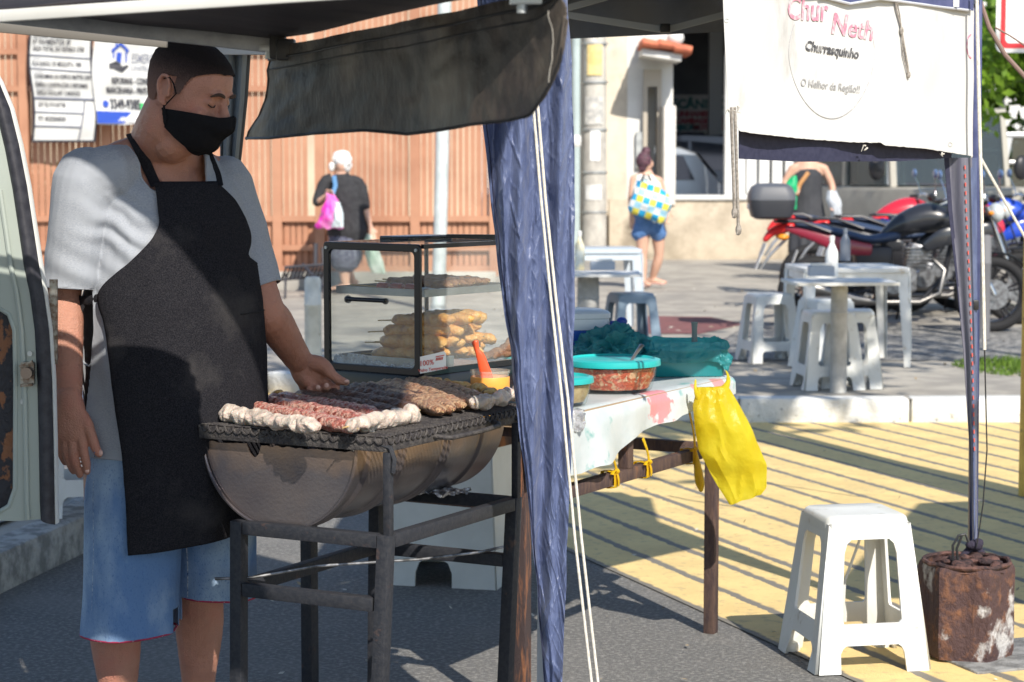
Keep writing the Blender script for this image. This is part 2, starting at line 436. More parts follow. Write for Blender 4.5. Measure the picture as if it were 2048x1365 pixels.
def tree(name, label, base, trunk_h, crown_c, r, n, size, seed, mt=leafm, tr=.12, cat='tree', clumps=14):
    rg = random.Random(seed); t = thing(name, label, cat, base)
    m = MB(); cl = leaves(m, crown_c, r, n, size, rg, clumps); m.build('crown', mt, t, False)
    m = MB(); b = Vector(base); top_ = Vector((lerp(b.x, crown_c[0], .5), lerp(b.y, crown_c[1], .5), b.z+trunk_h))
    m.tube([b-V(0, 0, .1), b.lerp(top_, .5)+V(.03, 0, 0), top_], [tr*1.2, tr, tr*.7], 10)
    for c in cl[:8]: m.tube([top_-V(0, 0, .15), top_.lerp(c, .5)+V(0, 0, .1), c], [tr*.5, tr*.3, tr*.1], 6)
    m.build('trunk', bark, t); return t
sh = P(130, 380, 24.5)
flower = mat('flower', (.5, .06, .12), .6)
t = thing('flowering_shrub', 'green shrub with pink flowers behind the fence under the banners', 'shrub', (sh.x, 24.5, .14))
m = MB(); rg = random.Random(2); leaves(m, (sh.x, 24.5, 1.1), (1.3, .5, .9), 2600, .06, rg); m.build('foliage', leafm, t, False)
for i in range(22):
    m = MB(); leaves(m, (sh.x+rg.uniform(-1.1, 1.1), 24.1, rg.uniform(.9, 2.0)), (.05, .03, .04), 6, .05, rg, 1); m.build('blossom', flower, t, False)
m = MB(); m.tube([(sh.x, 24.5, .1), (sh.x+.05, 24.5, .8)], [.05, .03]); m.tube([(sh.x, 24.5, .5), (sh.x+.5, 24.5, 1.2)], [.03, .01]); m.tube([(sh.x, 24.5, .4), (sh.x-.6, 24.5, 1.1)], [.03, .01]); m.build('stem', bark, t)

# trees: one beyond the vehicles, one just outside the frame that dapples the pavement
tree('street_tree', 'bright green leafy tree behind the red bordered sign at the right', (G(2120, 470, 0).x+3.2, 33, .1), 2.6, (8.7, 33, 3.35), (2.4, 1.6, 1.9), 19000, .13, 4, clumps=46, mt=mat('leaf_lime', (.26, .42, .04), .5, c2=(.08, .18, .02), vs=1.3, transl=.5))
tree('hanging_tree', 'lime green low branches hanging between the right tent leg and the road sign', (7.4, 20.5, .1), 2.2, (5.45, 20, 2.95), (1.15, .8, .95), 7000, .075, 23, clumps=30, mt=_M['leaf_lime'])
tree('pavement_tree', 'broad tree standing at the kerb right of the stall', (2.85, 7.7, 0), 3.6, (2.6, 7.4, 5.6), (3.0, 2.4, 1.4), 2600, .13, 9, tr=.17, clumps=26)
# ------------------------------------------------------------------ utility pole, pipe
b = G(1188, 520, .14)
t = thing('utility_pole', 'thick concrete utility pole with posters wired on, beside the blue curtain', 'utility pole', (b.x, b.y, .13))
MB().cyl((b.x, b.y, .05), (b.x, b.y, 8.5), .175, 24, .13).build('shaft', pole_conc, t)
sB = FP/b.y
def zpx(y, Y): return P(0, y, Y).z
def poster(x0, x1, y0, y1, mt, nm, lab=None):
    X0 = P(x0, 0, b.y).x-b.x; X1 = P(x1, 0, b.y).x-b.x; rr = .178
    cl = lambda q: max(-.98, min(.98, q/rr))
    a0 = math.asin(cl(X0)); a1 = math.asin(cl(X1))
    m = MB(); m.grid(lambda u, v: V(b.x+rr*math.sin(lerp(a0, a1, u)), b.y-rr*math.cos(lerp(a0, a1, u)), lerp(zpx(y1, b.y), zpx(y0, b.y), v)), 8, 1, .002)
    o = m.build(nm, mt, t); 
    if lab: o['label'] = lab
poster(1174, 1204, 90, 152, mat('ylw_paper', (.75, .6, .28), .8, c2=(.65, .5, .2), vs=8), 'poster', 'faded yellow poster')
poster(1180, 1200, 262, 322, mat('wht_paper', (.82, .82, .8), .8), 'poster', 'small white notice')
poster(1170, 1206, 195, 250, mat('scr_paper', (.6, .58, .54), .8, c2=(.35, .35, .34), vs=14), 'poster', 'torn grey poster')
poster(1172, 1204, 370, 400, mat('wht2', (.74, .74, .72), .8, c2=(.6, .6, .58), vs=9), 'poster', 'whitewashed patch')
for y in (88, 165, 260, 345, 424):
    MB().lathe((b.x, b.y, zpx(y, b.y)), [(.172, -.012), (.186, -.012), (.186, .012), (.172, .012)], 24).build('steel_band', galv, t)
bp_ = P(1152, 520, b.y-.3)
t = thing('conduit_pipe', 'thin grey conduit pipe running up beside the utility pole', 'pipe', (bp_.x, b.y-.1, .13))
MB().cyl((bp_.x, b.y-.1, .1), (bp_.x, b.y-.1, 6), .06, 16).build('pipe', mat('pipe_grey', (.42, .50, .50), .5, c2=(.36, .43, .43), vs=4), t)
MB().lathe((bp_.x, b.y-.1, zpx(283, b.y)), [(.06, -.08), (.075, -.06), (.075, .06), (.06, .08)], 16).build('clamp', white_paint, t)
# grey sign post in front of the fence
px_ = P(889, 400, 19.0); q0 = P(876, 560, 19.0)
t = thing('sign_post', 'pale grey metal post standing before the brown fence behind the display case', 'post', (q0.x, 19.0, .14))
MB().tube([(q0.x, 19, .12), (q0.x+.04, 19, 1.5), (q0.x+.07, 19, 3.2)], [.062, .062, .06], 16).build('tube', mat('postgrey', (.62, .66, .66), .45, .2, c2=(.5, .54, .54), vs=7), t)
MB().lathe((q0.x, 19, .14), [(.12, 0), (.12, .02), (.07, .03), (.07, .06), (.06, .06)], 20).build('base_collar', galv, t)

# ------------------------------------------------------------------ buildings behind the girl
BY = 29.8
def X(px, Y=BY): return P(px, 325, Y).x
def Z(py, Y=BY): return P(1024, py, Y).z
t = thing('plaster_building', 'rough tan plaster building corner right behind the utility pole', 'building', (X(1180), BY, .13))
MB().box(((X(990)+X(1254))/2, BY+2, 2.8), (X(1254)-X(990), 4, 5.6)).build('wall', tan_wall, t)
MB().box(((X(990)+X(1256))/2, BY-.03, .45), (X(1256)-X(990), .06, .7)).build('plinth', dirty_wall, t)
t = thing('white_building', 'narrow white building with an orange tiled canopy over its doorway', 'building', (X(1300), BY, .13))
xa, xb = X(1254), X(1345); d0, d1 = X(1285), X(1321); dz = Z(140)
m = MB()
m.box(((xa+d0)/2, BY+.2, 2.7), (d0-xa, .4, 5.2)); m.box(((d1+xb)/2, BY+.2, 2.7), (xb-d1, .4, 5.2))
m.box(((d0+d1)/2, BY+.2, (dz+5.3)/2), (d1-d0, .4, 5.3-dz)); m.build('wall', white_paint, t, False)
MB().box(((xa+xb)/2, BY+5.0, 2.7), (xb-xa-.05, .2, 5.2)).build('rear_wall', white_paint, t, False)
m = MB()
m.box((d0+.03, BY+.05, dz/2), (.06, .34, dz)); m.box((d1-.03, BY+.05, dz/2), (.06, .34, dz)); m.box(((d0+d1)/2, BY+.05, dz-.12), (d1-d0-.12, .34, .24))
m.build('door_frame', mat('frame_beige', (.42, .38, .32), .8), t, False)
m = MB(); m.box(((d0+d1)/2, BY+.36, dz/2-.1), (d1-d0-.12, .05, dz-.3)); dr = m.build('door', white_paint, t, False)
m = MB()
for i in range(4): m.box(((d0+d1)/2, BY+.325, .5+i*.62), (d1-d0-.3, .02, .45))
m.build('door_panels', mat('paint2', (.7, .7, .68), .6), dr, False)
MB().box((X(1333), BY-.35, Z(395)/2+Z(228)/2), (X(1345)-X(1321), .5, Z(228)-Z(395)+.2), bev=.02).build('gate_pillar', mat('pillar', (.74, .71, .66), .8, c2=(.6, .58, .54), vs=3), t)
m = MB(); m.box((X(1280), BY-.04, Z(300)), (.12, .08, .5)); m.build('meter_box', galv, t)
# tiled canopy
m = MB(); cx0, cx1 = X(1274), X(1368); z0 = Z(92)
m.box(((cx0+cx1)/2-.05, BY-.45, z0-.17), (cx1-cx0-.12, .9, .09), Matrix.Rotation(R(9), 3, 'Y')); m.build('canopy_slab', white_paint, t, False)
m = MB(); rot = Matrix.Rotation(R(9), 3, 'Y')
for i in range(6):
    y_ = BY-.95+i*.17
    for j in range(3):
        c_ = V((cx0+cx1)/2, y_, z0-.06+.02*(j % 2)); a_ = rot @ V(-(cx1-cx0)/2+.33*(j)*0, 0, 0)
        m.tube([c_+rot @ V((cx1-cx0)*(j/3-.5), 0, 0), c_+rot @ V((cx1-cx0)*((j+1.1)/3-.5), 0, 0)], [(.085, .07), (.075, .06)], 10, V(0, 1, 0))
m.build('roof_tiles', mat('terracotta', (.55, .17, .09), .8, c2=(.42, .12, .07), vs=9), t)
MB().ball((X(1347), BY-.2, Z(78)), (.12, .12, .12)).build('porch_lamp', white_paint, t)

# open garage workshop
GX0, GX1 = X(1345)+.02, X(1800); GB = 37.0
t = thing('garage_building', 'open dark garage workshop with a grey ceiling behind the low wall', 'building', (X(1500), BY, .13))
m = MB(); m.box(((GX0+GX1)/2, (BY+GB)/2, 4.05), (GX1-GX0, GB-BY, .3)); m.build('ceiling', mat('ceil', (.30, .32, .35), .8, c2=(.2, .22, .25), vs=.6), t, False)
m = MB(); m.box(((GX0+GX1)/2, GB+.1, 2.0), (GX1-GX0, .2, 4.1)); m.build('back_wall', dark_int, t, False)
m = MB(); m.box((GX0+.1, GB-1.3, 2.0), (.16, 2.2, 3.8)); m.box((GX1-.1, (BY+GB)/2, 2.0), (.2, GB-BY-.1, 3.8)); m.build('side_wall', mat('sw', (.26, .28, .31), .8), t, False)
MB().box(((GX0+GX1)/2, BY+.05, 4.75), (GX1-GX0, .3, 1.1)).build('fascia', white_paint, t, False)
m = MB(); m.box((X(1425), BY-.2, 4.2), (1.0, .5, .16), Matrix.Rotation(R(-14), 3, 'Y')); m.build('teal_gutter', mat('teal_gut', (.05, .35, .30), .6), t, False)
for x_ in (X(1500), X(1640)): MB().box((x_, GB-2, 2.0), (.22, .22, 3.8)).build('column', mat('sw', (.2, .2, .2)), t, False)
for i in range(3): MB().box((GX0+1.2+i*1.6, BY+2.2, 3.86), (.9, .16, .06)).build('lamp_fitting', white_paint, t, False)
# sign with lettering on the rear wall
SY = GB-.06; sx0, sx1 = X(1338, SY), X(1560, SY); sz0, sz1 = Z(268, SY), Z(190, SY)
t = thing('workshop_sign', 'long pale sign with teal and red lettering on the garage back wall', 'sign', ((sx0+sx1)/2, SY, sz0))
MB().box(((sx0+sx1)/2, SY, (sz0+sz1)/2), (sx1-sx0, .06, sz1-sz0)).build('board', mat('signb', (.62, .63, .68), .7), t, False)
tl = mat('teal_txt', (.04, .20, .24), .6); rd = mat('red_txt', (.42, .07, .12), .6)
def sgn(s, px, py, size, mt, xs=1):
    x0 = X(px, SY); z0 = Z(py, SY)
    text(s, size, mt, t, lambda x, y: V(x0+x, SY-.035, z0+y), xs=xs, bold=.008)
sgn('MECÂNICO E ELETRICISTA', 1322, 217, .22, tl, 1.0)
sgn('ALINHAMENTO, BALANCEAMENTO', 1342, 233, .125, rd)
sgn('CAMBAGEM E SUSPENSÃO', 1350, 247, .125, rd)
sgn('INJEÇÃO', 1344, 260, .12, tl); sgn('MOTORES EM GERAL', 1385, 260, .12, rd)
# blue workshop roller cabinet / window under the sign
t = thing('workshop_window', 'blue office window under the workshop sign', 'window', (X(1378, SY), SY, Z(316, SY)))
MB().box((X(1378, SY), SY-.02, Z(290, SY)), (.52, .08, .44)).build('frame', mat('navy_fr', (.02, .03, .09), .5), t, False)
MB().box((X(1378, SY), SY-.07, Z(290, SY)), (.42, .02, .34)).build('pane', mat('bluepane', (.02, .10, .30), .2, c2=(.06, .25, .5), vs=4), t, False)
# low boundary wall with white cap, railing bars
t = thing('boundary_wall', 'low stained tan wall with a white cap in front of the garage', 'wall', (X(1500), BY-.5, .13))
wx0, wx1 = X(1215), X(1815)
WY = BY-.55; wz = zpx(400, WY)
MB().box(((wx0+wx1)/2, WY+.12, (wz+.1)/2), (wx1-wx0, .24, wz-.1), bev=.01).build('wall', dirty_wall, t)
MB().box(((X(1345)+wx1)/2, WY+.11, wz+.03), (wx1-X(1345), .30, .07), bev=.01).build('cap', white_paint, t)
t = thing('white_railing', 'white upright bars on the low wall beside the garage opening', 'railing', (X(1530), WY, wz+.06))
for x_, w_ in ((1466, .22), (1487, .10), (1503, .16), (1530, .14), (1556, .14), (1582, .14)):
    MB().box((X(x_, WY), WY+.1, wz+1.02), (w_, .08 if w_ < .2 else .22, 1.95)).build('bar', white_paint, t, False)
MB().box((X(1530, WY), WY+.1, wz+2.0), (1.1, .1, .1)).build('top_rail', white_paint, t, False)

# scattered litter and dry leaves
m = MB(); rg = random.Random(12)
def flake(x, y, z, s_):
    q = Quaternion(V(rg.gauss(0, .25), rg.gauss(0, .25), 1).normalized(), rg.uniform(0, 6.28)); a = q @ V(s_, 0, 0); b = q @ V(0, s_*.5, 0); p = V(x, y, z+.004+s_*.15)
    m.quad(p-a, p+b, p+a, p-b)
for i in range(150): flake(rg.uniform(-1.4, 2.6), rg.uniform(5.6, 11.8), .005, rg.uniform(.005, .014))
for i in range(260): flake(rg.uniform(-1.4, 6), rg.uniform(12.4, 24), .138, rg.uniform(.01, .03))
o = m.build('dry_leaves', mat('litter', (.34, .27, .18), .9, c2=(.55, .52, .46), vs=3, lo=.48, hi=.52), None, False); o['kind'] = 'stuff'
# ------------------------------------------------------------------ awning (dark canopy over the vendor)
charcoal_cloth = mat('charcoal_cloth', (.028, .025, .03), .55, c2=(.05, .042, .045), vs=4, bump=.25, bs=30, stretch=(1, 4, 1), spec=.4)
vinyl = mat('vinyl', (.022, .019, .021), .5, c2=(.09, .068, .055), vs=9, lo=.45, hi=.8, c3=(.24, .20, .155), vs3=4.2, lo3=.50, hi3=.85, stretch=(1.6, 1, .7), bump=.35, bs=55, spec=.5)
alu = mat('alu', (.36, .38, .40), .5, .5, c2=(.27, .29, .31), vs=30, lo=.4, hi=.7)
navy_cloth = mat('navy_cloth', (.060, .082, .175), .36, c2=(.12, .15, .275), vs=30, lo=.4, hi=.75, bump=.5, bs=45, stretch=(2.2, 1, .4), spec=.6, sheen=.15)
navy_dark = mat('navy_dark', (.018, .02, .05), .7, c2=(.028, .03, .065), vs=60)
grey_cloth = mat('grey_cloth', (.19, .20, .23), .8, c2=(.15, .16, .19), vs=6, transl=.25)
rope_m = mat('rope', (.74, .70, .62), .8, c2=(.5, .47, .42), vs=300, stretch=(1, 1, .3))
dirty_rope = mat('dirty_rope', (.33, .30, .27), .9, c2=(.2, .18, .16), vs=120)
A_ = P(-300, -2, 4.12); B_ = P(546, 92, 4.06); D_ = P(-300, 54, 3.70); C_ = P(1128, -26, 3.15)
aw = thing('awning', 'dark vinyl awning with a grey metal bar hanging over the vendor', 'awning', B_)
m = MB()
def awf(u, v):
    p = A_.lerp(B_, u).lerp(D_.lerp(C_, u), v)
    return p+V(0, 0, .012*math.sin(math.pi*v)*math.sin(math.pi*u)+.006*noise.noise(p*5))+V(0, 0, .012)
m.grid(awf, 40, 20, .006); m.build('roof_sheet', charcoal_cloth, aw)
MB().beam(A_, B_, .022, .028, bev=.002).build('metal_bar', alu, aw)
MB().beam(D_+V(0, -.01, .0), C_+V(0, -.01, .012), .012, .02, bev=.002).build('white_hem', white_paint, aw)
MB().beam(P(-300, 28, 4.2), P(335, 86, 4.14), .010, .02, bev=.002).build('beige_trim', mat('beige_trim', (.16, .15, .135), .7), aw)
MB().beam(P(330, 92, 5.25), P(560, 92, 5.3), .02, .045, bev=.002).build('rear_bar', mat('lgrey', (.42, .44, .46), .6), aw)
MB().tube([P(443, 84, 5.2), P(449, 92, 5.2)], .008).build('red_lamp', mat('red_lamp', (.6, .02, .03), .3), aw)
def YP(px):
    k = (px-1024)/FP; dx, dy = C_.x-B_.x, C_.y-B_.y; t = (B_.y*k-B_.x)/(dx-k*dy); return B_.y+dy*t
def valf(u, v):
    tx = lerp(546, 1126, u); ty = lerp(97, -21, u)
    bxp, byp = tab([(0, 508, 279), (.09, 560, 279), (.2, 625, 270), (.33, 720, 263), (.45, 800, 271), (.6, 890, 262), (.74, 966, 252), (.86, 1030, 244), (.93, 1070, 234), (.96, 1095, 190), (.985, 1118, 118), (1, 1126, 40)], u)
    x = lerp(tx, bxp, v) - 22*math.sin(math.pi*v*.5)*0
    y = lerp(ty, byp, v)
    if u < .2: x -= (1-u/.2)*-16*math.sin(math.pi*v)
    Y = YP(x); p = P(x, y, Y)
    n_ = V(-.945, -.325, 0)
    return p+n_*(.016*math.sin(u*9+1)*v+.010*noise.noise(V(u*7, v*2, 3))+.004*noise.noise(V(u*25, v*6, 0)))
m = MB(); m.grid(valf, 90, 24, .003); vo = m.build('valance', vinyl, aw)
off = V(-.945, -.325, 0)*.003
MB().tube([valf(i/40, lerp(.24, .20, i/40))+off for i in range(41)], .0016, 6).build('seam', black_pl, vo)
MB().tube([valf(i/40, lerp(.13, .10, i/40))+off*2 for i in range(41)], .0022, 6).build('fold', black_pl, vo)
MB().tube([valf(i/60, .99)+off for i in range(61)], .003, 6).build('hem', black_pl, vo)
MB().tube([valf(0.003, i/12)+off for i in range(13)], .0025, 6).build('hem', black_pl, vo)
MB().tube([valf(.965, .2+.75*i/16)+off for i in range(17)], .0013, 6).build('seam', mat('stitch', (.35, .33, .3), .8), vo)
m = MB(); m.box(P(556, 92, 4.02), (.03, .03, .05), bev=.003); m.box(P(572, 100, 4.0), (.035, .03, .04), bev=.003); m.build('corner_bracket', black_pl, aw)
m = MB(); m.tube([P(541, 100, 4.02), P(541, 118, 4.02)], .010, 12); m.box(P(546, 97, 4.02), (.05, .02, .012), bev=.001); m.build('clamp', galv, aw)
m = MB(); m.tube([P(1044, -6, 3.2), P(1044, 27, 3.2)], .0085, 14); m.box(P(1052, 2, 3.2), (.05, .02, .012), bev=.001); m.build('hook_stub', galv, aw)
# awning support arm reaching back out of the picture
MB().beam(D_+V(-.02, 0, 0), D_+V(-.3, -.6, .02), .03).build('arm', alu, aw)
# grey side curtain behind the vendor
sc_ = thing('side_curtain', 'narrow grey cloth curtain with a black edge hanging behind the vendor', 'curtain', P(470, 330, 5.35))
def scf(u, v):
    y = lerp(96, 760, v); xl = 440; xr = tab([(96, 497), (200, 490), (330, 476), (500, 465), (760, 455)], y)[0]
    return P(lerp(xl, xr, u), y, 5.35+.012*math.sin(u*14))
MB().grid(scf, 24, 20, .003).build('cloth', mat('gcloth2', (.20, .22, .235), .85, c2=(.15, .17, .18), vs=10, stretch=(4, 1, .3)), sc_)
MB().tube([scf(1, i/20) for i in range(21)], .007, 8).build('edge_binding', black_pl, sc_)

# unseen sheets added overhead, outside the frame, only to cast shade
def shade_sheet(label, pts, cat='shade sheet'):
    c = sum((Vector(p) for p in pts), Vector())/len(pts)
    m = MB(); m.grid(lambda u, v: Vector(pts[0]).lerp(Vector(pts[1]), u).lerp(Vector(pts[3]).lerp(Vector(pts[2]), u), v)+V(0, 0, .03*math.sin(u*6)*math.sin(v*3.1)), 12, 12, .004)
    return tag(m.build('overhead_shade_sheet', mat('shade_sheet_m', (.16, .17, .20), .8), None, True, c), label, cat)
SHADE_SHEETS = [
 ('unseen sheet added overhead in front of the vendor to cast shade', [(-3.0, .6, 2.35), (.5, .6, 2.35), (.36, 2.28, 2.35), (-3.0, 4.06, 2.35)]),
 ('unseen sheet added overhead above the vendor to cast shade', [(-2.4, 4.98, 2.65), (.46, 2.86, 2.65), (.42, 4.6, 2.65), (-1.9, 7.2, 2.65)]),
 ('unseen sheet added overhead at the right to shade the ground', [(2.02, 4.55, 2.3), (3.6, 4.2, 2.3), (4.4, 6.9, 2.3), (2.72, 6.5, 2.3)]),
]
for l_, p_ in SHADE_SHEETS: shade_sheet(l_, p_)

# ------------------------------------------------------------------ folding tent
E0 = V(.05, 4.92, 0); E1 = V(1.405, 6.4, 0)
def YL(px):
    k = (px-1024)/FP; d = E1-E0; t = (E0.y*k-E0.x)/(d.x-k*d.y); return E0.y+d.y*t
tent = thing('folding_tent', 'navy folding tent with a wrinkled blue leg curtain beside the grill', 'tent', (E1.x, E1.y, .29))
frame_m = mat('tent_frame', (.06, .07, .10), .4, .4)
frame_l = mat('tent_frame_light', (.33, .35, .38), .5, .3)
zt = 2.0
m = MB(); R4 = [V(E0.x, E0.y, zt), V(E1.x, E1.y, zt), V(1.44, 6.95, 2.06), V(.16, 7.0, 2.06)]
m.grid(lambda u, v: R4[0].lerp(R4[1], u).lerp(R4[3].lerp(R4[2], u), v)+V(0, 0, .28*(1-abs(2*u-1))*(1-abs(2*v-1))), 16, 16, .003)
m.build('roof', grey_cloth, tent)
pole_a = V(.085, 4.93, 0)
MB().beam(pole_a+V(-.012, 0, 0), pole_a+V(0, 0, zt), .03, .03).build('leg', frame_l, tent)
pr0 = P(1945, 1175, 6.40); pr1 = P(1949, 300, 6.40)
lg = MB().beam(pr0, V(pr1.x, pr1.y, zt), .026, .026, up=V(0, 1, 0), bev=.002).build('leg', mat('leg_blue', (.035, .045, .12), .4, .3, c2=(.06, .07, .16), vs=20), tent)
MB().beam(P(1948.5, 600, 6.375), P(1947.5, 1120, 6.375), .008, .008).build('inner_tube', alu, lg)
m = MB(); m.box(P(1945, 610, 6.37), (.034, .03, .03), bev=.003); m.box(P(1947, 1092, 6.37), (.036, .03, .02), bev=.003); m.build('slide_catch', black_pl, lg)
MB().beam(V(.16, 7.0, 0), V(.16, 7.0, 2.06), .026).build('leg', frame_m, tent)
for a, b in ((R4[0], R4[1]), (R4[1], R4[2]), (R4[3], R4[0])): MB().beam(a-V(0, 0, .03), b-V(0, 0, .03), .022).build('roof_beam', frame_m, tent)
# rear valance and truss
m = MB()
def bvf(u, v):
    x = lerp(1120, 1860, u); yb = tab([(1120, 79), (1450, 64), (1860, 50)], x)[0]
    return P(x, lerp(yb, -70, v), 7.0+.01*math.sin(u*30))
m.grid(bvf, 40, 6, .002); m.build('rear_valance', grey_cloth, tent)
for a, b in (((1120, 28), (1328, 60)), ((1334, 60), (1470, 24)), ((1130, 18), (1215, -6))):
    MB().beam(P(*a, 6.7), P(*b, 6.7), .014, .020).build('truss_bar', frame_l, tent)
MB().box(P(1330, 57, 6.68), (.032, .03, .028), bev=.003).build('truss_joint', black_pl, tent)
# front valance (navy) behind the banner and its folded top
def fv(x, y, off): return P(x, y, YL(x)+off)
m = MB(); m.grid(lambda u, v: fv(lerp(1477, 1902, u), lerp(-60, tab([(1477, 318), (1600, 324), (1800, 323), (1902, 316)], lerp(1477, 1902, u))[0], v), .035+.008*math.sin(u*12)), 60, 10, .002)
m.build('front_valance', navy_dark, tent)
m = MB(); m.grid(lambda u, v: fv(lerp(1440, 1946, u), lerp(-90, tab([(1440, -30), (1650, -4), (1700, 8), (1760, -2), (1880, 14), (1946, 22)], lerp(1440, 1946, u))[0], v), -.04-.006*math.sin(u*9)), 50, 5, .002)
m.build('top_valance', mat('navy_mid', (.05, .06, .15), .6, c2=(.08, .09, .2), vs=12), tent)
MB().tube([fv(x, tab([(1440, -30), (1650, -4), (1700, 8), (1760, -2), (1880, 14), (1946, 22)], x)[0], -.045) for x in range(1640, 1948, 10)], .004, 6).build('grey_piping', mat('piping', (.5, .52, .58), .6), tent)
m = MB(); m.box(fv(1908, 4, -.05), (.03, .004, .03)); m.build('white_patch', white_paint, tent, False)
# leg curtain (blue wrinkled)
LX = [(-60, 950), (255, 966), (420, 984), (560, 999), (700, 1019), (850, 1037), (1000, 1057), (1200, 1075), (1365, 1089), (1480, 1093)]
RX = [(-60, 1133), (0, 1137), (300, 1149), (560, 1149), (760, 1147), (900, 1143), (1000, 1138), (1100, 1133), (1200, 1130), (1365, 1124), (1480, 1112)]
def cur(u, v):
    y = lerp(-60, 1480, v); xl = tab(LX, y)[0]; xr = tab(RX, y)[0]; x = lerp(xl, xr, u); p = P(x, y, 4.85)
    s_ = (x-1060)*.01
    d = .018*math.sin(s_*7+.6*math.sin(y*.006))+.010*math.sin(s_*17+y*.004)
    q = V(p.x*14, p.z*3.2, 1.7)
    d += .006*(abs(noise.noise(q))*2-.5)
    def rg_(a, b, s3): return max(0, 1-abs(noise.noise(V(p.x*a+p.z*b, p.z*abs(b)*.45-p.x*a*.3, s3)))*7)
    d -= .0045*rg_(24, 5, 4.1)+.003*rg_(40, -14, 2.2)+.002*rg_(70, 20, 7.7)
    d += .003*noise.noise(V(p.x*70-p.z*6, p.z*14, 2))
    return p+V(.004*noise.noise(V(p.z*9, 5, u*3)), d, 0)
m = MB(); m.grid(cur, 84, 560, 0); cu_ = m.build('leg_curtain', navy_cloth, tent, 80)
MB().tube([cur(.045, i/200)+V(0, -.003, 0) for i in range(201)], .0012, 5).build('seam', navy_dark, cu_)
# right leg wrap
def wrp(u, v):
    y = lerp(316, 1090, v); xl = tab([(316, 1888), (420, 1896), (560, 1912), (700, 1926), (900, 1939), (1090, 1944)], y)[0]; xr = tab([(316, 1953), (600, 1954), (800, 1954), (1090, 1953)], y)[0]
    return P(lerp(xl, xr, u), y, 6.365+.008*math.sin(u*8)-.012*math.sin(u*3.1))
m = MB(); m.grid(wrp, 20, 120, .002); wr_ = m.build('leg_wrap', [mat('wrap_grey', (.15, .15, .19), .55, c2=(.10, .10, .14), vs=30, stretch=(3, 1, .2), sheen=.2), navy_cloth, navy_dark], tent)
for p_ in wr_.data.polygons:
    c_ = wr_.matrix_world @ p_.center
    mi = 0; i_ = (c_+wloc(wr_))
    # strip colours by position across the wrap
    y_ = i_.z; 
    pxx = 1024+i_.x/i_.y*FP; yy = 325+(CH-i_.z)/i_.y*FP
    xl = tab([(316, 1888), (420, 1896), (560, 1912), (700, 1926), (900, 1939), (1090, 1944)], yy)[0]; u_ = (pxx-xl)/(1954-xl)
    p_.material_index = 2 if u_ < .12 else (1 if u_ > .78 else 0)
m = MB()
for i in range(34):
    v = .02+i*.022; m.tube([wrp(.62, v)+V(0, -.006, 0), wrp(.62, v+.010)+V(0, -.006, 0)], .0022, 5)
m.build('red_stitching', mat('red_thread', (.6, .12, .10), .7), wr_)

# ------------------------------------------------------------------ banner
ban = thing('banner', 'white vinyl banner with faded pink and black lettering tied to the tent', 'banner', P(1700, 290, YL(1700)))
vin_w = mat('vin_w', (.60, .60, .60), .5, c2=(.56, .56, .56), vs=3, c3=(.38, .37, .36), vs3=7, lo3=.60, hi3=.78, stretch=(1, 1, .5), bump=.25, bs=14)
def wave(px, py): return .007*math.sin(px*.016+py*.004)+.005*math.sin(px*.037-py*.008)+.014*noise.noise(V(px*.008, py*.006, 1))+.006*noise.noise(V(px*.03, py*.008, 4))
def onB(px, py, lift=0): return P(px, py, YL(px)-.022-lift+wave(px, py))
def banf(u, v):
    x = lerp(1443, 1946, u)+6*v*u+ (12*v if u < .05 else 12*v*(1-u)*.9)
    yb = tab([(0, 222), (.02, 238), (.045, 262), (.1, 267), (.3, 278), (.5, 285), (.62, 286), (.63, 291), (.8, 298), (1, 314)], u)[0]
    return onB(x, lerp(-60, yb+1.2*noise.noise(V(u*60, 0, 0)), v))
MB().grid(banf, 110, 40, .0012).build('sheet', vin_w, ban)
pink = mat('pink_ink', (.55, .21, .30), .6, c2=(.60, .52, .54), vs=45, lo=.42, hi=.62)
inkb = mat('black_ink', (.07, .07, .08), .6, c2=(.42, .42, .42), vs=60, lo=.5, hi=.66)
inkg = mat('grey_ink', (.30, .30, .31), .6, c2=(.56, .56, .56), vs=50, lo=.5, hi=.7)
def bt(s, x0, y0, size, deg, mt, xs=1, bold=0, shear=0):
    c, n_ = math.cos(R(deg)), math.sin(R(deg))
    text(s, size, mt, ban, lambda x, y: onB(x0+x*c+y*n_, y0+x*n_-y*c, .007), xs=xs, bold=bold, shear=shear, sub=1)
bt('Chur', 1574, 38, 64, 3, pink, .60, 1.2); bt('N', 1661, 66, 58, 9, pink, .72, 1.6); bt('eth', 1694, 72, 54, 10, pink, .74, 1.0)
bt('Churrasquinho', 1610, 100, 27, 9.5, inkb, .66, .8); bt('O Melhor da Região!!', 1601, 172, 22, 7, inkg, .62, .15)
m = MB(); ring = [onB(1663+86*math.cos(a)*(1-.12*max(0, math.sin(a))), 112+126*math.sin(a), .002) for a in [R(-30+240*i/60) for i in range(61)]]
m.tube(ring, .0018, 5); m.build('circle_outline', inkg, ban)
m = MB(); m.tube([onB(1943-10*math.cos(a), 93+24*math.sin(a), .002) for a in [R(-80+160*i/20) for i in range(21)]], .0035, 5); m.build('pink_ring', pink, ban)
for x_, y_ in ((1453, 42), (1900, 290)):
    m = MB(); m.tube([onB(x_+4*math.cos(a), y_+4*math.sin(a), .002) for a in [i*.63 for i in range(10)]], .0015, 5, closed=True)
    m.build('eyelet', galv, ban)
m = MB(); rg = random.Random(8)
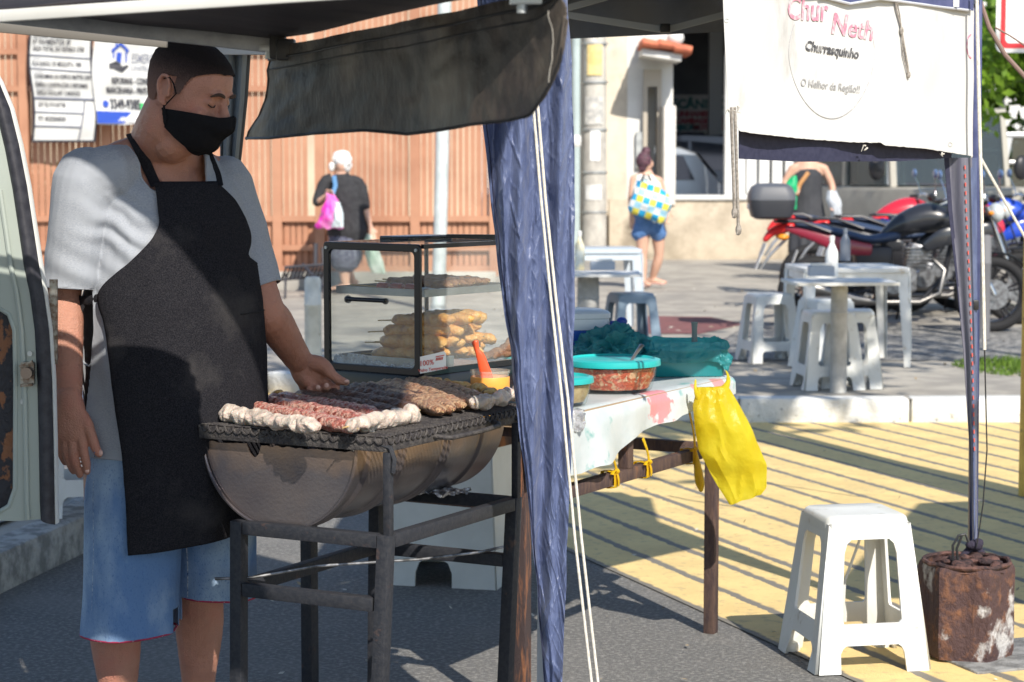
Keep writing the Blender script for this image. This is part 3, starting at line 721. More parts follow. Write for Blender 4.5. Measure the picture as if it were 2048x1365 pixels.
for x_, y_ in ((1459, 222), (1470, 214), (1476, 212), (1731, 292), (1735, 296), (1884, 305), (1888, 308), (1944, 314)):
    p_ = onB(x_, y_, .004); m.tube([p_, p_+V(rg.uniform(-.01, .01), -.005, rg.uniform(-.012, .004)), p_+V(rg.uniform(-.015, .015), -.004, rg.uniform(-.02, -.004))], [.003, .002, .0008], 5)
m.build('frayed_threads', mat('fray', (.5, .48, .44), .9), ban)
# cords
def cord(label, pts, r, mt, name='cord', cat='cord', nst=None):
    m = MB(); m.tube(pts, r, 8); return tag(m.build(name, mt, None, True, pts[-1]), label, cat)
cord('grey cord looped over the banner and hanging in front of its right half', [onB(1786, -30, .02), onB(1793, 20, .012), onB(1803, 60, .01), onB(1808, 90, .01), onB(1815, 130, .01), onB(1818, 156, .01)], .0028, dirty_rope)
m = MB(); kn = onB(1803, 62, .014); m.ball(kn, (.006, .005, .012)); m.ball(onB(1817, 150, .012), (.006, .005, .010)); m.tube([onB(1786, -30, .02), onB(1799, 28, .016), kn, onB(1806, 110, .012), onB(1816, 150, .012)], .0022, 6)
tag(m.build('cord', dirty_rope, None, True, kn), 'thin knotted cord with two knots dangling over the banner', 'cord')
for k, (x0, x1, y1) in enumerate(((1462, 1469, 432), (1469, 1477, 466))):
    m = MB(); pts = [fv(x0, 215, -.03), fv(lerp(x0, x1, .4), 300, -.03), fv(x1-1, y1-40, -.03), fv(x1, y1, -.03)]
    m.tube(pts, .0042, 8); m.ball(fv(x1, y1-6, -.03), (.008, .007, .015)); m.tube([fv(x1, y1-10, -.03), fv(x1-4, y1+4, -.03)], [.004, .002], 6)
    tag(m.build('cord', dirty_rope, None, True, pts[-1]), ('shorter frayed grey cord hanging from the banner\'s left corner', 'longer knotted grey cord hanging from the banner\'s left corner')[k], 'cord')
for k, pts_ in enumerate(([(1066, 205), (1082, 400), (1102, 600), (1124, 800), (1150, 1080), (1183, 1365), (1197, 1500)], [(1075, 205), (1091, 400), (1112, 600), (1136, 800), (1163, 1080), (1196, 1365), (1210, 1500)])):
    pp = [P(x, y, 4.62-.0*i) for i, (x, y) in enumerate(pts_)]
    dense = [pp[i].lerp(pp[i+1], j/5) for i in range(len(pp)-1) for j in range(5)]+[pp[-1]]
    m = MB(); m.tube(dense, .0033, 8)
    tag(m.build('guy_rope', rope_m, None, True, pp[-1]), ('white guy rope, the left one of the pair crossing the blue curtain', 'white guy rope, the right one of the pair crossing the blue curtain')[k], 'rope')
pts = [P(1953, -20, 6.3), P(1958, 200, 6.3), P(1963, 400, 6.3), P(1969, 700, 6.3)]
cord('white rope hanging straight down behind the right tent leg', pts, .0055, rope_m, 'tent_rope', 'rope')
cord('thin dark string running down to the rusty can', [P(1969, 690, 6.32), P(1974, 900, 6.32), P(1966, 1010, 6.32), P(1953, 1095, 6.32)], .0022, black_pl, 'string', 'string')
cord('white strap slanting down towards the blue motorcycle', [P(1962, 318, 8.0), P(2005, 395, 8.0), P(2075, 520, 8.0)], .0055, rope_m, 'strap', 'strap')
cord('brown cable sagging across the upper right corner', [P(1956, -10, 7), P(1978, 55, 7), P(2010, 110, 7), P(2060, 165, 7)], .008, mat('brown_cable', (.22, .15, .13), .7), 'cable', 'cable')
cord('thin dark wire below the brown cable in the upper right corner', [P(1990, 55, 7.1), P(2020, 72, 7.1), P(2070, 105, 7.1)], .003, mat('brown_cable', (.22, .15, .13), .7), 'wire', 'wire')

# ------------------------------------------------------------------ rusty can holding the tent leg
rust = mat('rust', (.065, .036, .036), .8, c2=(.19, .085, .045), vs=30, lo=.50, hi=.70, c3=(.44, .43, .43), vs3=7, lo3=.56, hi3=.62, stretch=(1, 1, .75), bump=1.0, bs=60)
cb = G(1930, 1305, .012)
can = thing('rusty_can', 'rusty dented steel can weighing down the right tent leg', 'can', cb)
m = MB(); nn = 72
def canr(a, z):
    q_ = ((a+.25) % (math.pi/3))-math.pi/6; r_ = .132*(.05+.95*.95/math.cos(q_))*(1-.035*math.exp(-(q_/.14)**2)); 
    if z > .255: r_ *= 1-.10*((z-.255)/.03)**2
    if z < .02: r_ *= .97
    return r_*(1+.03*noise.noise(V(math.cos(a)*2, math.sin(a)*2, z*9)))
zs = [0, .004, .02, .06, .1, .14, .18, .22, .25, .262, .272, .278]
rings = [[m.bm.verts.new(cb+V(canr(2*math.pi*k/nn, z)*math.cos(2*math.pi*k/nn), canr(2*math.pi*k/nn, z)*math.sin(2*math.pi*k/nn), z)) for k in range(nn)] for z in zs]
for A, B in zip(rings, rings[1:]):
    for k in range(nn): m.bm.faces.new((A[k], A[(k+1) % nn], B[(k+1) % nn], B[k]))
m.bm.faces.new(rings[0][::-1])
top = [[m.bm.verts.new(cb+V(.125*q*math.cos(2*math.pi*k/nn), .125*q*math.sin(2*math.pi*k/nn), .262+.012*noise.noise(V(q*3, k*.4, 0)))) for k in range(nn)] for q in (1, .7, .4, .1)]
for A, B in zip([rings[-1]]+top, top):
    for k in range(nn): m.bm.faces.new((A[k], A[(k+1) % nn], B[(k+1) % nn], B[k]))
m.bm.faces.new(top[-1]); m.build('can_body', rust, can)
rimm = mat('rustdark', (.03, .018, .02), .8, c2=(.12, .06, .05), vs=30, bump=1, bs=60)
m = MB(); m.tube([cb+V(.127*math.cos(a), .127*math.sin(a), .280+.006*noise.noise(V(a*3, 0, 0))) for a in [i*.1309 for i in range(48)]], .007, 6, closed=True); m.build('rim', rimm, can)
m = MB(); rg = random.Random(3)
for i in range(26):
    a = rg.uniform(0, 6.28); r_ = rg.uniform(.02, .10); m.ball(cb+V(r_*math.cos(a), r_*math.sin(a), .278), (rg.uniform(.012, .026), rg.uniform(.012, .022), rg.uniform(.006, .014)), Matrix.Rotation(a, 3, 'Z'), 10, 8)
m.build('cement_fill', rimm, can, fuse=.006)
m = MB(); h0 = cb+V(0, -.02, .27)
m.tube([h0+V(-.045, 0, 0), h0+V(-.047, 0, .06), h0+V(-.03, 0, .09), h0+V(-.01, 0, .095), h0+V(.0, 0, .07)], .004, 8)
m.tube([h0+V(-.03, .0, 0), h0+V(-.035, 0, .05), h0+V(-.02, 0, .09)], .004, 8)
m.build('wire_loop', black_pl, can)
pk = P(1946, 1092, 6.36)
m = MB(); rg = random.Random(6)
for i in range(7): m.ball(pk+V(rg.uniform(-.02, .02), rg.uniform(-.02, .01), rg.uniform(-.02, .02)), (.02, .016, .014), None, 10, 8)
m.limb([pk, pk+V(-.04, -.01, -.04), pk+V(-.05, -.01, -.09)], [.012, .01, .007], 10); m.limb([pk, pk+V(.035, -.01, -.03), pk+V(.05, 0, -.055)], [.013, .011, .009], 10)
tag(m.build('rag', mat('rag', (.03, .025, .045), .9, bump=1), None, True, pk, fuse=.005), 'dark rag knotted round the tent leg above the rusty can', 'rag')
m = MB(); m.box((cb.x+.16, cb.y+.0, .006), (.50, .34, .012), Matrix.Rotation(.35, 3, 'Z'), bev=.004)
structure(m.build('ground_slab', mat('slab', (.26, .26, .26), .9, c2=(.14, .14, .14), vs=16, bump=1, bs=40), None))

# ------------------------------------------------------------------ open van door
DYv = 4.72
def dp_(x, y, z=0): return P(x, y, DYv)+V(0, z, 0)
vd = thing('van_door', 'open white van door with chipped paint and a rusty inner panel', 'van door', dp_(60, 1050))
vpaint = mat('van_paint', (.36, .40, .37), .35, c2=(.29, .33, .30), vs=2, c3=(.10, .07, .05), vs3=28, lo3=.70, hi3=.73, stretch=(1, 1, .4), coat=.2)
edge = [(-60, 60), (-2, 165), (20, 218), (38, 290), (54, 372), (66, 452), (78, 530), (88, 590), (98, 660), (104, 760), (107, 880), (109, 1000), (110, 1048)]
inner = [(-75, 60), (-24, 175), (-2, 228), (15, 300), (30, 380), (42, 460), (52, 530), (64, 585), (74, 660), (79, 760), (82, 880), (84, 1000), (86, 1036)]
ol = [(x, y) for x, y in inner]+[(40, 1040), (-420, 1028), (-420, 60)]
hole = [(-300, 620), (-300, 1000), (-280, 1022), (-5, 1026), (22, 1010), (34, 975), (35, 760), (33, 660), (22, 628), (-4, 612), (-280, 606)]
m = MB(); m.plate([ol, hole], .036, lambda x, y, z: dp_(x, y, z-.0), bev=.0)
m.build('door_panel', vpaint, vd)
m = MB(); m.grid(lambda u, v: dp_(lerp(-310, 42, u), lerp(600, 1032, v), .010), 2, 2, .004)
m.build('inner_panel', mat('rust_panel', (.012, .012, .02), .5, c2=(.22, .085, .035), vs=16, lo=.52, hi=.55, c3=(.30, .14, .06), vs3=7, lo3=.6, hi3=.64, bump=.6, stretch=(1, 1, .7)), vd, False)
m = MB(); m.tube([dp_(x, y, -.016) for x, y in hole], .006, 8, closed=True); m.build('recess_lip', vpaint, vd)
# raised fold between recess and seal
m = MB(); m.tube([dp_(x-26-.0*i, y, -.020) for i, (x, y) in enumerate(inner[4:])], .006, 8); m.build('pressed_rib', vpaint, vd)
m = MB(); m.grid(lambda u, v: (lambda a, b: dp_(lerp(a[0], b[0], u), lerp(a[1], b[1], u), -.012-.016*math.sin(math.pi*u)))(tab([(i, *q) for i, q in enumerate(inner)], v*12), tab([(i, *q) for i, q in enumerate(edge)], v*12)), 8, 96, .004)
m.build('rubber_seal', mat('rubber', (.018, .018, .026), .55, c2=(.035, .035, .045), vs=40), vd)
m = MB(); m.tube([dp_(x+2, y, .012) for x, y in edge], [(.0035, .018)]*len(edge), 10, V(1, 0, 0)); m.build('outer_skin', mat('skin_white', (.75, .76, .74), .35), vd)
m = MB(); m.grid(lambda u, v: dp_(lerp(96, 112, math.sin(u*3.14/2)), lerp(560, 730, v), .02), 6, 2, .006)
m.plate([rrect(48, 722, 75, 768, 4)], .012, lambda x, y, z: dp_(x, y, z-.03)); lt_ = m.build('latch', mat('latch_m', (.28, .27, .25), .4, .8, c2=(.12, .08, .06), vs=60), vd)
m = MB(); m.tube([dp_(64, 742, -.036), dp_(64, 742, -.058)], .013, 16); m.build('striker', mat('striker', (.20, .16, .14), .35, .8), lt_)
m = MB(); m.beam(dp_(48, 730, -.042), dp_(74, 720, -.042), .008, .006); m.beam(dp_(50, 768, -.042), dp_(74, 766, -.042), .008, .006); m.build('latch_arm', mat('latch_m', (.2, .2, .2)), lt_)
for x_, y_ in ((64, 706), (50, 802)): MB().tube([dp_(x_, y_, -.018), dp_(x_, y_, -.023)], .006, 12).build('bolt', galv, vd)
# ------------------------------------------------------------------ drum grill
NG = V(-.28, 4.62, 0); Wd = V(-.88, .475, 0); Ld = V(.475, .88, 0)
def GP(w, t, z): return NG+Wd*w+Ld*t+V(0, 0, z)
steel_dark = mat('steel_dark', (.020, .022, .029), .62, 0, c2=(.032, .033, .039), vs=90, c3=(.09, .055, .045), vs3=25, lo3=.62, hi3=.74, bump=.2, bs=220, spec=.35)
drum_m = mat('drum_m', (.15, .15, .17), .30, .75, c2=(.22, .175, .16), vs=3.0, lo=.35, hi=.72, c3=(.065, .065, .09), vs3=2.2, lo3=.40, hi3=.75, bump=.07, bs=120, det=3)
# heat-tanned colour towards the rim
nt = drum_m.node_tree; N = nt.nodes; L = nt.links; bi = N['Principled BSDF'].inputs['Base Color']; srcd = bi.links[0].from_socket
tc = N.new('ShaderNodeTexCoord'); sx = N.new('ShaderNodeSeparateXYZ'); L.new(tc.outputs['Object'], sx.inputs[0])
nz_ = N.new('ShaderNodeTexNoise'); nz_.inputs['Scale'].default_value = 14; L.new(tc.outputs['Object'], nz_.inputs[0])
ma = N.new('ShaderNodeMath'); ma.operation = 'MULTIPLY_ADD'; L.new(nz_.outputs[0], ma.inputs[0]); ma.inputs[1].default_value = .12; L.new(sx.outputs[2], ma.inputs[2])
mr = N.new('ShaderNodeMapRange'); mr.inputs[1].default_value = .83; mr.inputs[2].default_value = .93; L.new(ma.outputs[0], mr.inputs[0])
mxd = N.new('ShaderNodeMix'); mxd.data_type = 'RGBA'; L.new(mr.outputs[0], mxd.inputs[0]); L.new(srcd, mxd.inputs[6]); mxd.inputs[7].default_value = (.32, .22, .155, 1); L.new(mxd.outputs[2], bi)
gr = thing('drum_grill', 'charcoal grill made of a half oil drum on a black steel stand', 'grill', NG+V(-.15, .25, 0))
DW, DR, DZ = .297, .208, .848
def drum(u, v, rr_=1.0):
    a = math.pi*(1+u); t = .015+.70*v
    rib = 0
    for tr in (.07, .21, .228, .42, .438, .60): rib += .008*math.exp(-((t-tr)/.006)**2)
    r_ = DR+rib*rr_+.0025*noise.noise(V(u*5, v*7, 0))
    return GP(DW+r_*math.cos(a), t, DZ+r_*.96*math.sin(a))
m = MB(); m.grid(drum, 48, 160, .004); dm = m.build('drum', drum_m, gr)
# end plates with a ragged cut edge and a notch
for t_ in (.02, .705):
    ol = [(DR*.995*math.cos(a), DR*.955*math.sin(a)) for a in [math.pi*(1+i/40) for i in range(41)]]
    topl = []
    for i in range(60):
        x = lerp(DR*.99, -DR*.99, (i+.5)/60); y = -.012+.005*noise.noise(V(x*60, t_*9, 0))
        if .052 < x < .088: y -= .026*math.sqrt(max(0, 1-((x-.07)/.018)**2))+.002
        topl.append((x, y))
    MB().plate([ol+topl], .004, lambda x, y, z: GP(DW+x, t_+z, DZ+y)).build('end_plate', drum_m, dm)
MB().tube([GP(DW+(DR+.004)*math.cos(a), .012, DZ+(DR+.004)*.96*math.sin(a)) for a in [math.pi*(1+i/40) for i in range(41)]], .0045, 8).build('rim', drum_m, dm)
m = MB(); rg = random.Random(4)
for i in range(170): m.ball(GP(DW+rg.uniform(-.17, .17), rg.uniform(.05, .68), DZ-.07+rg.uniform(-.01, .015)), (rg.uniform(.012, .03), rg.uniform(.012, .025), rg.uniform(.01, .02)), Matrix.Rotation(rg.uniform(0, 3), 3, 'Z'), 6, 4)
m.build('charcoal_bed', mat('coal', (.02, .02, .02), .9, c2=(.2, .19, .18), vs=30, lo=.55, hi=.7), gr)
# stand
def leg(w, t, dw, dt, ztop, nm='leg'): MB().beam(GP(w+dw, t+dt, 0), GP(w, t, ztop), .031, .031, up=Ld, bev=.002).build(nm, steel_dark, gr)
SW, SL = .40, .60
leg(.0, .0, .035, .0, .66); leg(SW, 0, .01, 0, .66); leg(0, SL, .035, .0, .66); leg(SW, SL, .01, 0, .66)
for t_ in (0, SL): MB().beam(GP(-.006, t_, .655), GP(-.006, t_, .845), .018, .018, up=Ld, bev=.002).build('upright', steel_dark, gr)
def rail(a, b, z, nm='rail'): MB().beam(GP(*a, z), GP(*b, z), .028, .031, bev=.002).build(nm, steel_dark, gr)
rail((.018, 0), (SW-.018, 0), .645); rail((0, .018), (0, SL-.018), .645); rail((.018, SL), (SW-.018, SL), .645); rail((SW, .018), (SW, SL-.018), .645)
rail((.03, 0), (SW-.015, 0), .50); rail((SW+.003, .018), (SW+.003, SL-.018), .50); rail((.025, SL), (SW-.015, SL), .50)
for t_ in (.0, SL): MB().tube([GP(-.018, t_, .80), GP(-.022, t_, .83), GP(-.012, t_, .855), GP(.01, t_, .86)], .006, 8).build('hook', steel_dark, gr)
# foil scrap under the drum
foil = mat('foil', (.75, .76, .78), .22, 1.0, c2=(.6, .6, .62), vs=30, bump=3, bs=35)
m = MB(); m.grid(lambda u, v: GP(.12+.14*u, .5+.10*v, .668+.016*noise.noise(V(u*6, v*6, 0))), 20, 14, 0)
tag(m.build('foil_scrap', foil, None, 60, GP(.15, .5, .66)), 'crumpled foil scrap under the far end of the drum', 'foil')
# poker lying on the lower rails
pk_ = [GP(SW+.05, -.03, .523), GP(SW-.02, .02, .524), GP(.32, .2, .526), GP(.15, .40, .524), GP(.07, .55, .524), GP(.035, .66, .528)]
tag(MB().tube(pk_, .0035, 8).build('poker_rod', mat('rod', (.4, .4, .41), .4, .8, c2=(.1, .1, .1), vs=20), None, True, pk_[2]), 'thin bent steel poker lying across the lower rails of the stand', 'poker')

# ------------------------------------------------------------------ grate
GZ = .868
gt = thing('grill_grate', 'blackened wire grill grate with a side handle lying on the drum', 'grill grate', GP(.25, .35, GZ))
grate_m = mat('grate_m', (.05, .045, .048), .6, .4, c2=(.10, .09, .085), vs=50, bump=.6, bs=160)
GWd, GL = .505, .71
m = MB()
for a, b in (((0, 0), (GWd, 0)), ((GWd, 0), (GWd, GL)), ((GWd, GL), (0, GL)), ((0, GL), (0, 0))):
    m.beam(GP(*a, GZ-.008), GP(*b, GZ-.008), .010, .030, bev=.002, ext=.004)
m.build('grate_frame', grate_m, gt)
m = MB()
k = 0
while k*.0145 < GL: m.tube([GP(-.002, k*.0145+.004, GZ+.010), GP(GWd+.002, k*.0145+.004, GZ+.010)], .0024, 6); k += 1
for w_ in (.08, .20, .32, .44): m.tube([GP(w_, 0, GZ+.005), GP(w_, GL, GZ+.005)], .003, 6)
o = m.build('grid_wires', grate_m, gt)
m = MB()
def scal(a, b, out):
    a = Vector(a); b = Vector(b); n_ = int((b-a).length/.0235); d = (b-a)/n_; o_ = Vector(out)*.007
    for i in range(n_):
        p = a+d*i
        m.tube([p+o_+V(0, 0, .012)+d*(.5-.5*math.cos(q)) + V(0, 0, -.015*math.sin(q)) for q in [math.pi*j/7 for j in range(8)]], .0028, 5)
scal(GP(0, 0, GZ-.002), GP(0, GL, GZ-.002), -Wd); scal(GP(0, 0, GZ-.002), GP(GWd, 0, GZ-.002), -Ld)
m.build('scalloped_edge', grate_m, gt)
m = MB(); m.tube([GP(.0, .20, GZ-.008), GP(-.028, .205, GZ-.012), GP(-.040, .225, GZ-.014), GP(-.042, .35, GZ-.014), GP(-.038, .455, GZ-.012), GP(-.025, .475, GZ-.010), GP(.0, .48, GZ-.006)], .0058, 10)
m.build('handle', grate_m, gt)

# ------------------------------------------------------------------ meat
kraw = mat('kraw', (.58, .17, .13), .27, c2=(.78, .46, .37), vs=75, lo=.42, hi=.56, c3=(.30, .06, .04), vs3=50, lo3=.58, hi3=.64, bump=3, bs=95, sss=.15, spec=.6)
kmid = mat('kmid', (.44, .20, .11), .36, c2=(.74, .48, .28), vs=70, lo=.42, hi=.58, c3=(.10, .045, .025), vs3=48, lo3=.57, hi3=.66, bump=3, bs=95, spec=.6)
kdark = mat('kdark', (.12, .06, .04), .4, c2=(.24, .12, .08), vs=110, lo=.42, hi=.62, c3=(.03, .02, .015), vs3=60, lo3=.60, hi3=.7, bump=3, bs=95, spec=.6)  # grilled brown with the shade over these skewers put into the colour
kgold = mat('kgold', (.74, .34, .05), .4, c2=(.82, .58, .25), vs=60, lo=.4, hi=.62, c3=(.14, .06, .02), vs3=45, lo3=.60, hi3=.7, bump=1.5, bs=90, spec=.6)
chick = mat('chick', (.50, .41, .35), .30, c2=(.60, .52, .45), vs=25, c3=(.62, .42, .36), vs3=18, lo3=.56, hi3=.72, bump=.9, bs=60, sss=.3, spec=.6)
wood = mat('skewer_wood', (.55, .38, .18), .7, c2=(.42, .28, .13), vs=60)
def lumpy(pts, rad, seed, n=22, k=44, amp=.0048, fr=62, flat=.78):
    """closed lumpy roll along a polyline"""
    m = MB(); dense = []; rr2 = []
    for i in range(k+1):
        s_ = i/k; q = s_*(len(pts)-1); j = min(int(q), len(pts)-2); p = pts[j].lerp(pts[j+1], q-j)
        e = math.sqrt(max(.02, 1-(abs(2*s_-1))**8)) ; dense.append(p); rr2.append((rad*e, rad*flat*e))
    m.tube(dense, rr2, n, V(pts[-1].y-pts[0].y, -(pts[-1].x-pts[0].x), 0))
    for v in m.bm.verts:
        c = v.co; q = c*fr+V(seed*7, 0, 0); d = noise.noise_vector(q)*amp+noise.noise_vector(q*2.7)*amp*.5; v.co = c+d
    return m
def skewer(kind, label, group, a, b, seed, z=None, stick0=.06, stick1=.02, mt=None, rad=.017, key=None):
    """a, b in photo pixels at height z, or world points"""
    A = G(*a, z) if len(a) == 2 else Vector(a); B = G(*b, z) if len(b) == 2 else Vector(b)
    d = (B-A).normalized()
    t = thing('meat_skewer', label, 'skewer', (A+B)/2, group)
    MB().tube([A-d*stick0, B+d*stick1], [.0022, .0018], 6).build('stick', wood, t)
    if kind == 'roll':
        lumpy([A, (A+B)/2+V(0, 0, .002), B], rad, seed).build('meat', mt, t, 70)
    else:
        m = MB(); L_ = (B-A).length; n_ = max(3, int(L_/.042)); rg = random.Random(seed)
        for i in range(n_):
            c = A+d*(L_*(i+.5)/n_); m.ball(c+V(rg.uniform(-.003, .003), 0, rg.uniform(-.002, .004)), (L_/n_*rg.uniform(.62, .8), rad*rg.uniform(.85, 1.2), rad*rg.uniform(.75, 1.05)), Matrix.Rotation(math.atan2(d.y, d.x)+rg.uniform(-.25, .25), 3, 'Z'), 14, 10)
        def f(p, n_2): return p+noise.noise_vector(p*38+V(seed, 0, 0))*.0075+n_2*(.0022*noise.noise(p*120))
        m.build('meat', mt, t, 'full', fuse=.0028, it=1, fn=f)
    return t
MZ = GZ+.013+.017
G1 = 'minced meat skewers on the grate'; G2 = 'chicken skewers on the grate'; G3 = 'golden skewers on the grate'
S = [((482, 812), (712, 857), kraw, 'raw pink minced meat skewer nearest the front left of the grate'),
     ((512, 802), (741, 844), kraw, 'raw pink minced meat skewer, second from the front left'),
     ((540, 795), (770, 834), kraw, 'half raw minced meat skewer beside the dark ones'),
     ((590, 791), (802, 829), kdark, 'dark grilled, shade-toned minced meat skewer next to the raw ones'),
     ((640, 789), (836, 820), kdark, 'dark grilled, shade-toned minced meat skewer in the shade below the fingers'),
     ((668, 782), (858, 811), kdark, 'dark grilled, shade-toned minced meat skewer just past the fingertips'),
     ((700, 774), (878, 806), kdark, 'dark grilled, shade-toned minced meat skewer with a rounded end by the thumb'),
     ((735, 772), (884, 824), kmid, 'browned minced meat skewer, front one of the sunlit batch'),
     ((760, 768), (905, 820), kmid, 'browned minced meat skewer, second of the sunlit batch'),
     ((785, 766), (925, 814), kmid, 'browned minced meat skewer, third of the sunlit batch'),
     ((812, 764), (945, 808), kmid, 'browned minced meat skewer, fourth of the sunlit batch'),
     ((838, 763), (962, 800), kmid, 'browned minced meat skewer, rearmost of the sunlit batch')]
for i, (a, b, mt_, lb) in enumerate(S): skewer('roll', lb, G1, a, b, i, MZ, .03, .008, mt_, .0222+.001*(i % 3))
skewer('lump', 'golden grilled chicken skewer at the back of the grate', G3, (848, 762), (985, 786), 31, MZ+.006, .03, .01, kgold, .017)
skewer('lump', 'short golden skewer showing between the raw and the dark meat', G3, (545, 793), (615, 800), 33, MZ+.002, .0, .0, kgold, .015)
skewer('lump', 'raw white chicken skewer lying on the left front edge of the grate', G2, (452, 826), (632, 857), 41, GZ+.032, .055, .0, chick, .022)
skewer('lump', 'raw white chicken skewer on the front corner with its stick towards us', G2, (722, 848), (832, 828), 42, GZ+.032, .035, .0, chick, .023)
skewer('lump', 'short raw white chicken skewer crossing the front corner', G2, (700, 853), (752, 842), 43, GZ+.036, .03, .0, chick, .017)
skewer('lump', 'raw white chicken skewer by the blue curtain', G2, (952, 808), (1040, 786), 44, GZ+.034, .01, .0, chick, .020)

# ------------------------------------------------------------------ table
T0 = V(.027, 5.47, 0); TLd = V(.486, .874, 0); TWd = V(-.874, .486, 0)
def TP(l, w_, z): return T0+TLd*l+TWd*w_+V(0, 0, z)
TZ = .805
rusty_steel = mat('rusty_steel', (.07, .045, .045), .75, .2, c2=(.12, .075, .06), vs=30, c3=(.36, .15, .06), vs3=7, lo3=.60, hi3=.70, stretch=(2, 2, .5), bump=.4, bs=200)
very_rusty = mat('very_rusty', (.06, .04, .04), .85, c2=(.26, .11, .055), vs=22, lo=.5, hi=.64, stretch=(3, 3, .4), bump=.8, bs=180)
tb = thing('food_table', 'rusty steel framed table carrying the food containers', 'table', TP(.6, .3, 0))
TLn, TWn = 1.24, .68
for l_, w_, mt_ in ((0, 0, very_rusty), (TLn, 0, rusty_steel), (0, TWn, steel_dark), (TLn, TWn, rusty_steel)):
    MB().beam(TP(l_-(.0 if l_ else -.0), w_, 0), TP(l_, w_, TZ-.035), .036, .036, up=TWd, bev=.002).build('leg', mt_, tb)
for a, b, z in (((.018, 0), (TLn-.018, 0), .588), ((.018, TWn), (TLn-.018, TWn), .588), ((0, .018), (0, TWn-.018), .588), ((TLn, .018), (TLn, TWn-.018), .588)):
    MB().beam(TP(*a, z), TP(*b, z), .03, .036, bev=.002).build('rail', rusty_steel, tb)
for a, b in (((0, 0), (TLn, 0)), ((0, TWn), (TLn, TWn)), ((0, 0), (0, TWn)), ((TLn, 0), (TLn, TWn))):
    MB().beam(TP(*a, TZ-.022), TP(*b, TZ-.022), .034, .03, bev=.002, ext=.017).build('top_rail', rusty_steel, tb)
MB().beam(TP(.62, 0, .606), TP(.62, 0, TZ-.038), .034, .034, up=TWd, bev=.002).build('post', rusty_steel, tb)
m = MB(); m.box(TP(TLn/2+.02, TWn/2, TZ-.002), (TLn+.12, TWn+.06, .012), Matrix((TLd, TWd, V(0, 0, 1))).transposed()); m.build('table_top', mat('plywood', (.35, .25, .16), .8), tb, False)
# tablecloth
cloth_m = mat('oilcloth', (.50, .54, .56), .35, c2=(.42, .49, .51), vs=9, lo=.45, hi=.7, c3=(.22, .40, .40), vs3=14, lo3=.60, hi3=.68, bump=.3, bs=20, spec=.6)
nt = cloth_m.node_tree; N = nt.nodes; L = nt.links; bi = N['Principled BSDF'].inputs['Base Color']; s0 = bi.links[0].from_socket
tc = N.new('ShaderNodeTexCoord')
for (px, py, Y, r_, colr) in ((1318, 800, 6.12, .085, (.62, .16, .18)), (1440, 762, 6.5, .05, (.62, .2, .2)), (1395, 772, 6.35, .03, (.6, .25, .25))):
    c_ = P(px, py, Y)
    vm = N.new('ShaderNodeVectorMath'); vm.operation = 'DISTANCE'; L.new(tc.outputs['Object'], vm.inputs[0]); vm.inputs[1].default_value = c_
    nzz = N.new('ShaderNodeTexNoise'); nzz.inputs['Scale'].default_value = 38; L.new(tc.outputs['Object'], nzz.inputs[0])
    a1 = N.new('ShaderNodeMath'); a1.operation = 'MULTIPLY_ADD'; L.new(nzz.outputs[0], a1.inputs[0]); a1.inputs[1].default_value = r_*1.5; L.new(vm.outputs['Value'], a1.inputs[2])
    a2 = N.new('ShaderNodeMapRange'); a2.inputs[1].default_value = r_*1.6; a2.inputs[2].default_value = r_*1.45; a2.inputs[4].default_value = .8; L.new(a1.outputs[0], a2.inputs[0])
    a3 = N.new('ShaderNodeMix'); a3.data_type = 'RGBA'; L.new(a2.outputs[0], a3.inputs[0]); L.new(s0, a3.inputs[6]); a3.inputs[7].default_value = (*colr, 1); s0 = a3.outputs[2]
L.new(s0, bi)
cz = TZ+.008
def cf(u, v):
    l = lerp(-.05, TLn+.085, u)
    if v < .55: 
        w_ = lerp(TWn+.03, -.026, v/.55); return TP(l, w_, cz+.0015*noise.noise(V(l*9, w_*9, 0)))
    q = (v-.55)/.45
    drop = tab([(-.05, .15), (.2, .165), (.40, .155), (.62, .10), (.9, .075), (1.1, .06), (1.325, .055)], l)[0]
    drop += .006*noise.noise(V(l*14, 0, 0))
    wv = .012*math.sin(l*11+.8)*q+.006*math.sin(l*29)*q
    return TP(l, -.030-.018*math.sin(min(q*3, 1)*1.57)*.6-.01*q+wv, cz-.004-drop*q)
m = MB(); m.grid(cf, 120, 44, 0)
o = m.build('tablecloth', cloth_m, None, 60); tag(o, 'pale flowered oilcloth draped over the food table', 'tablecloth')
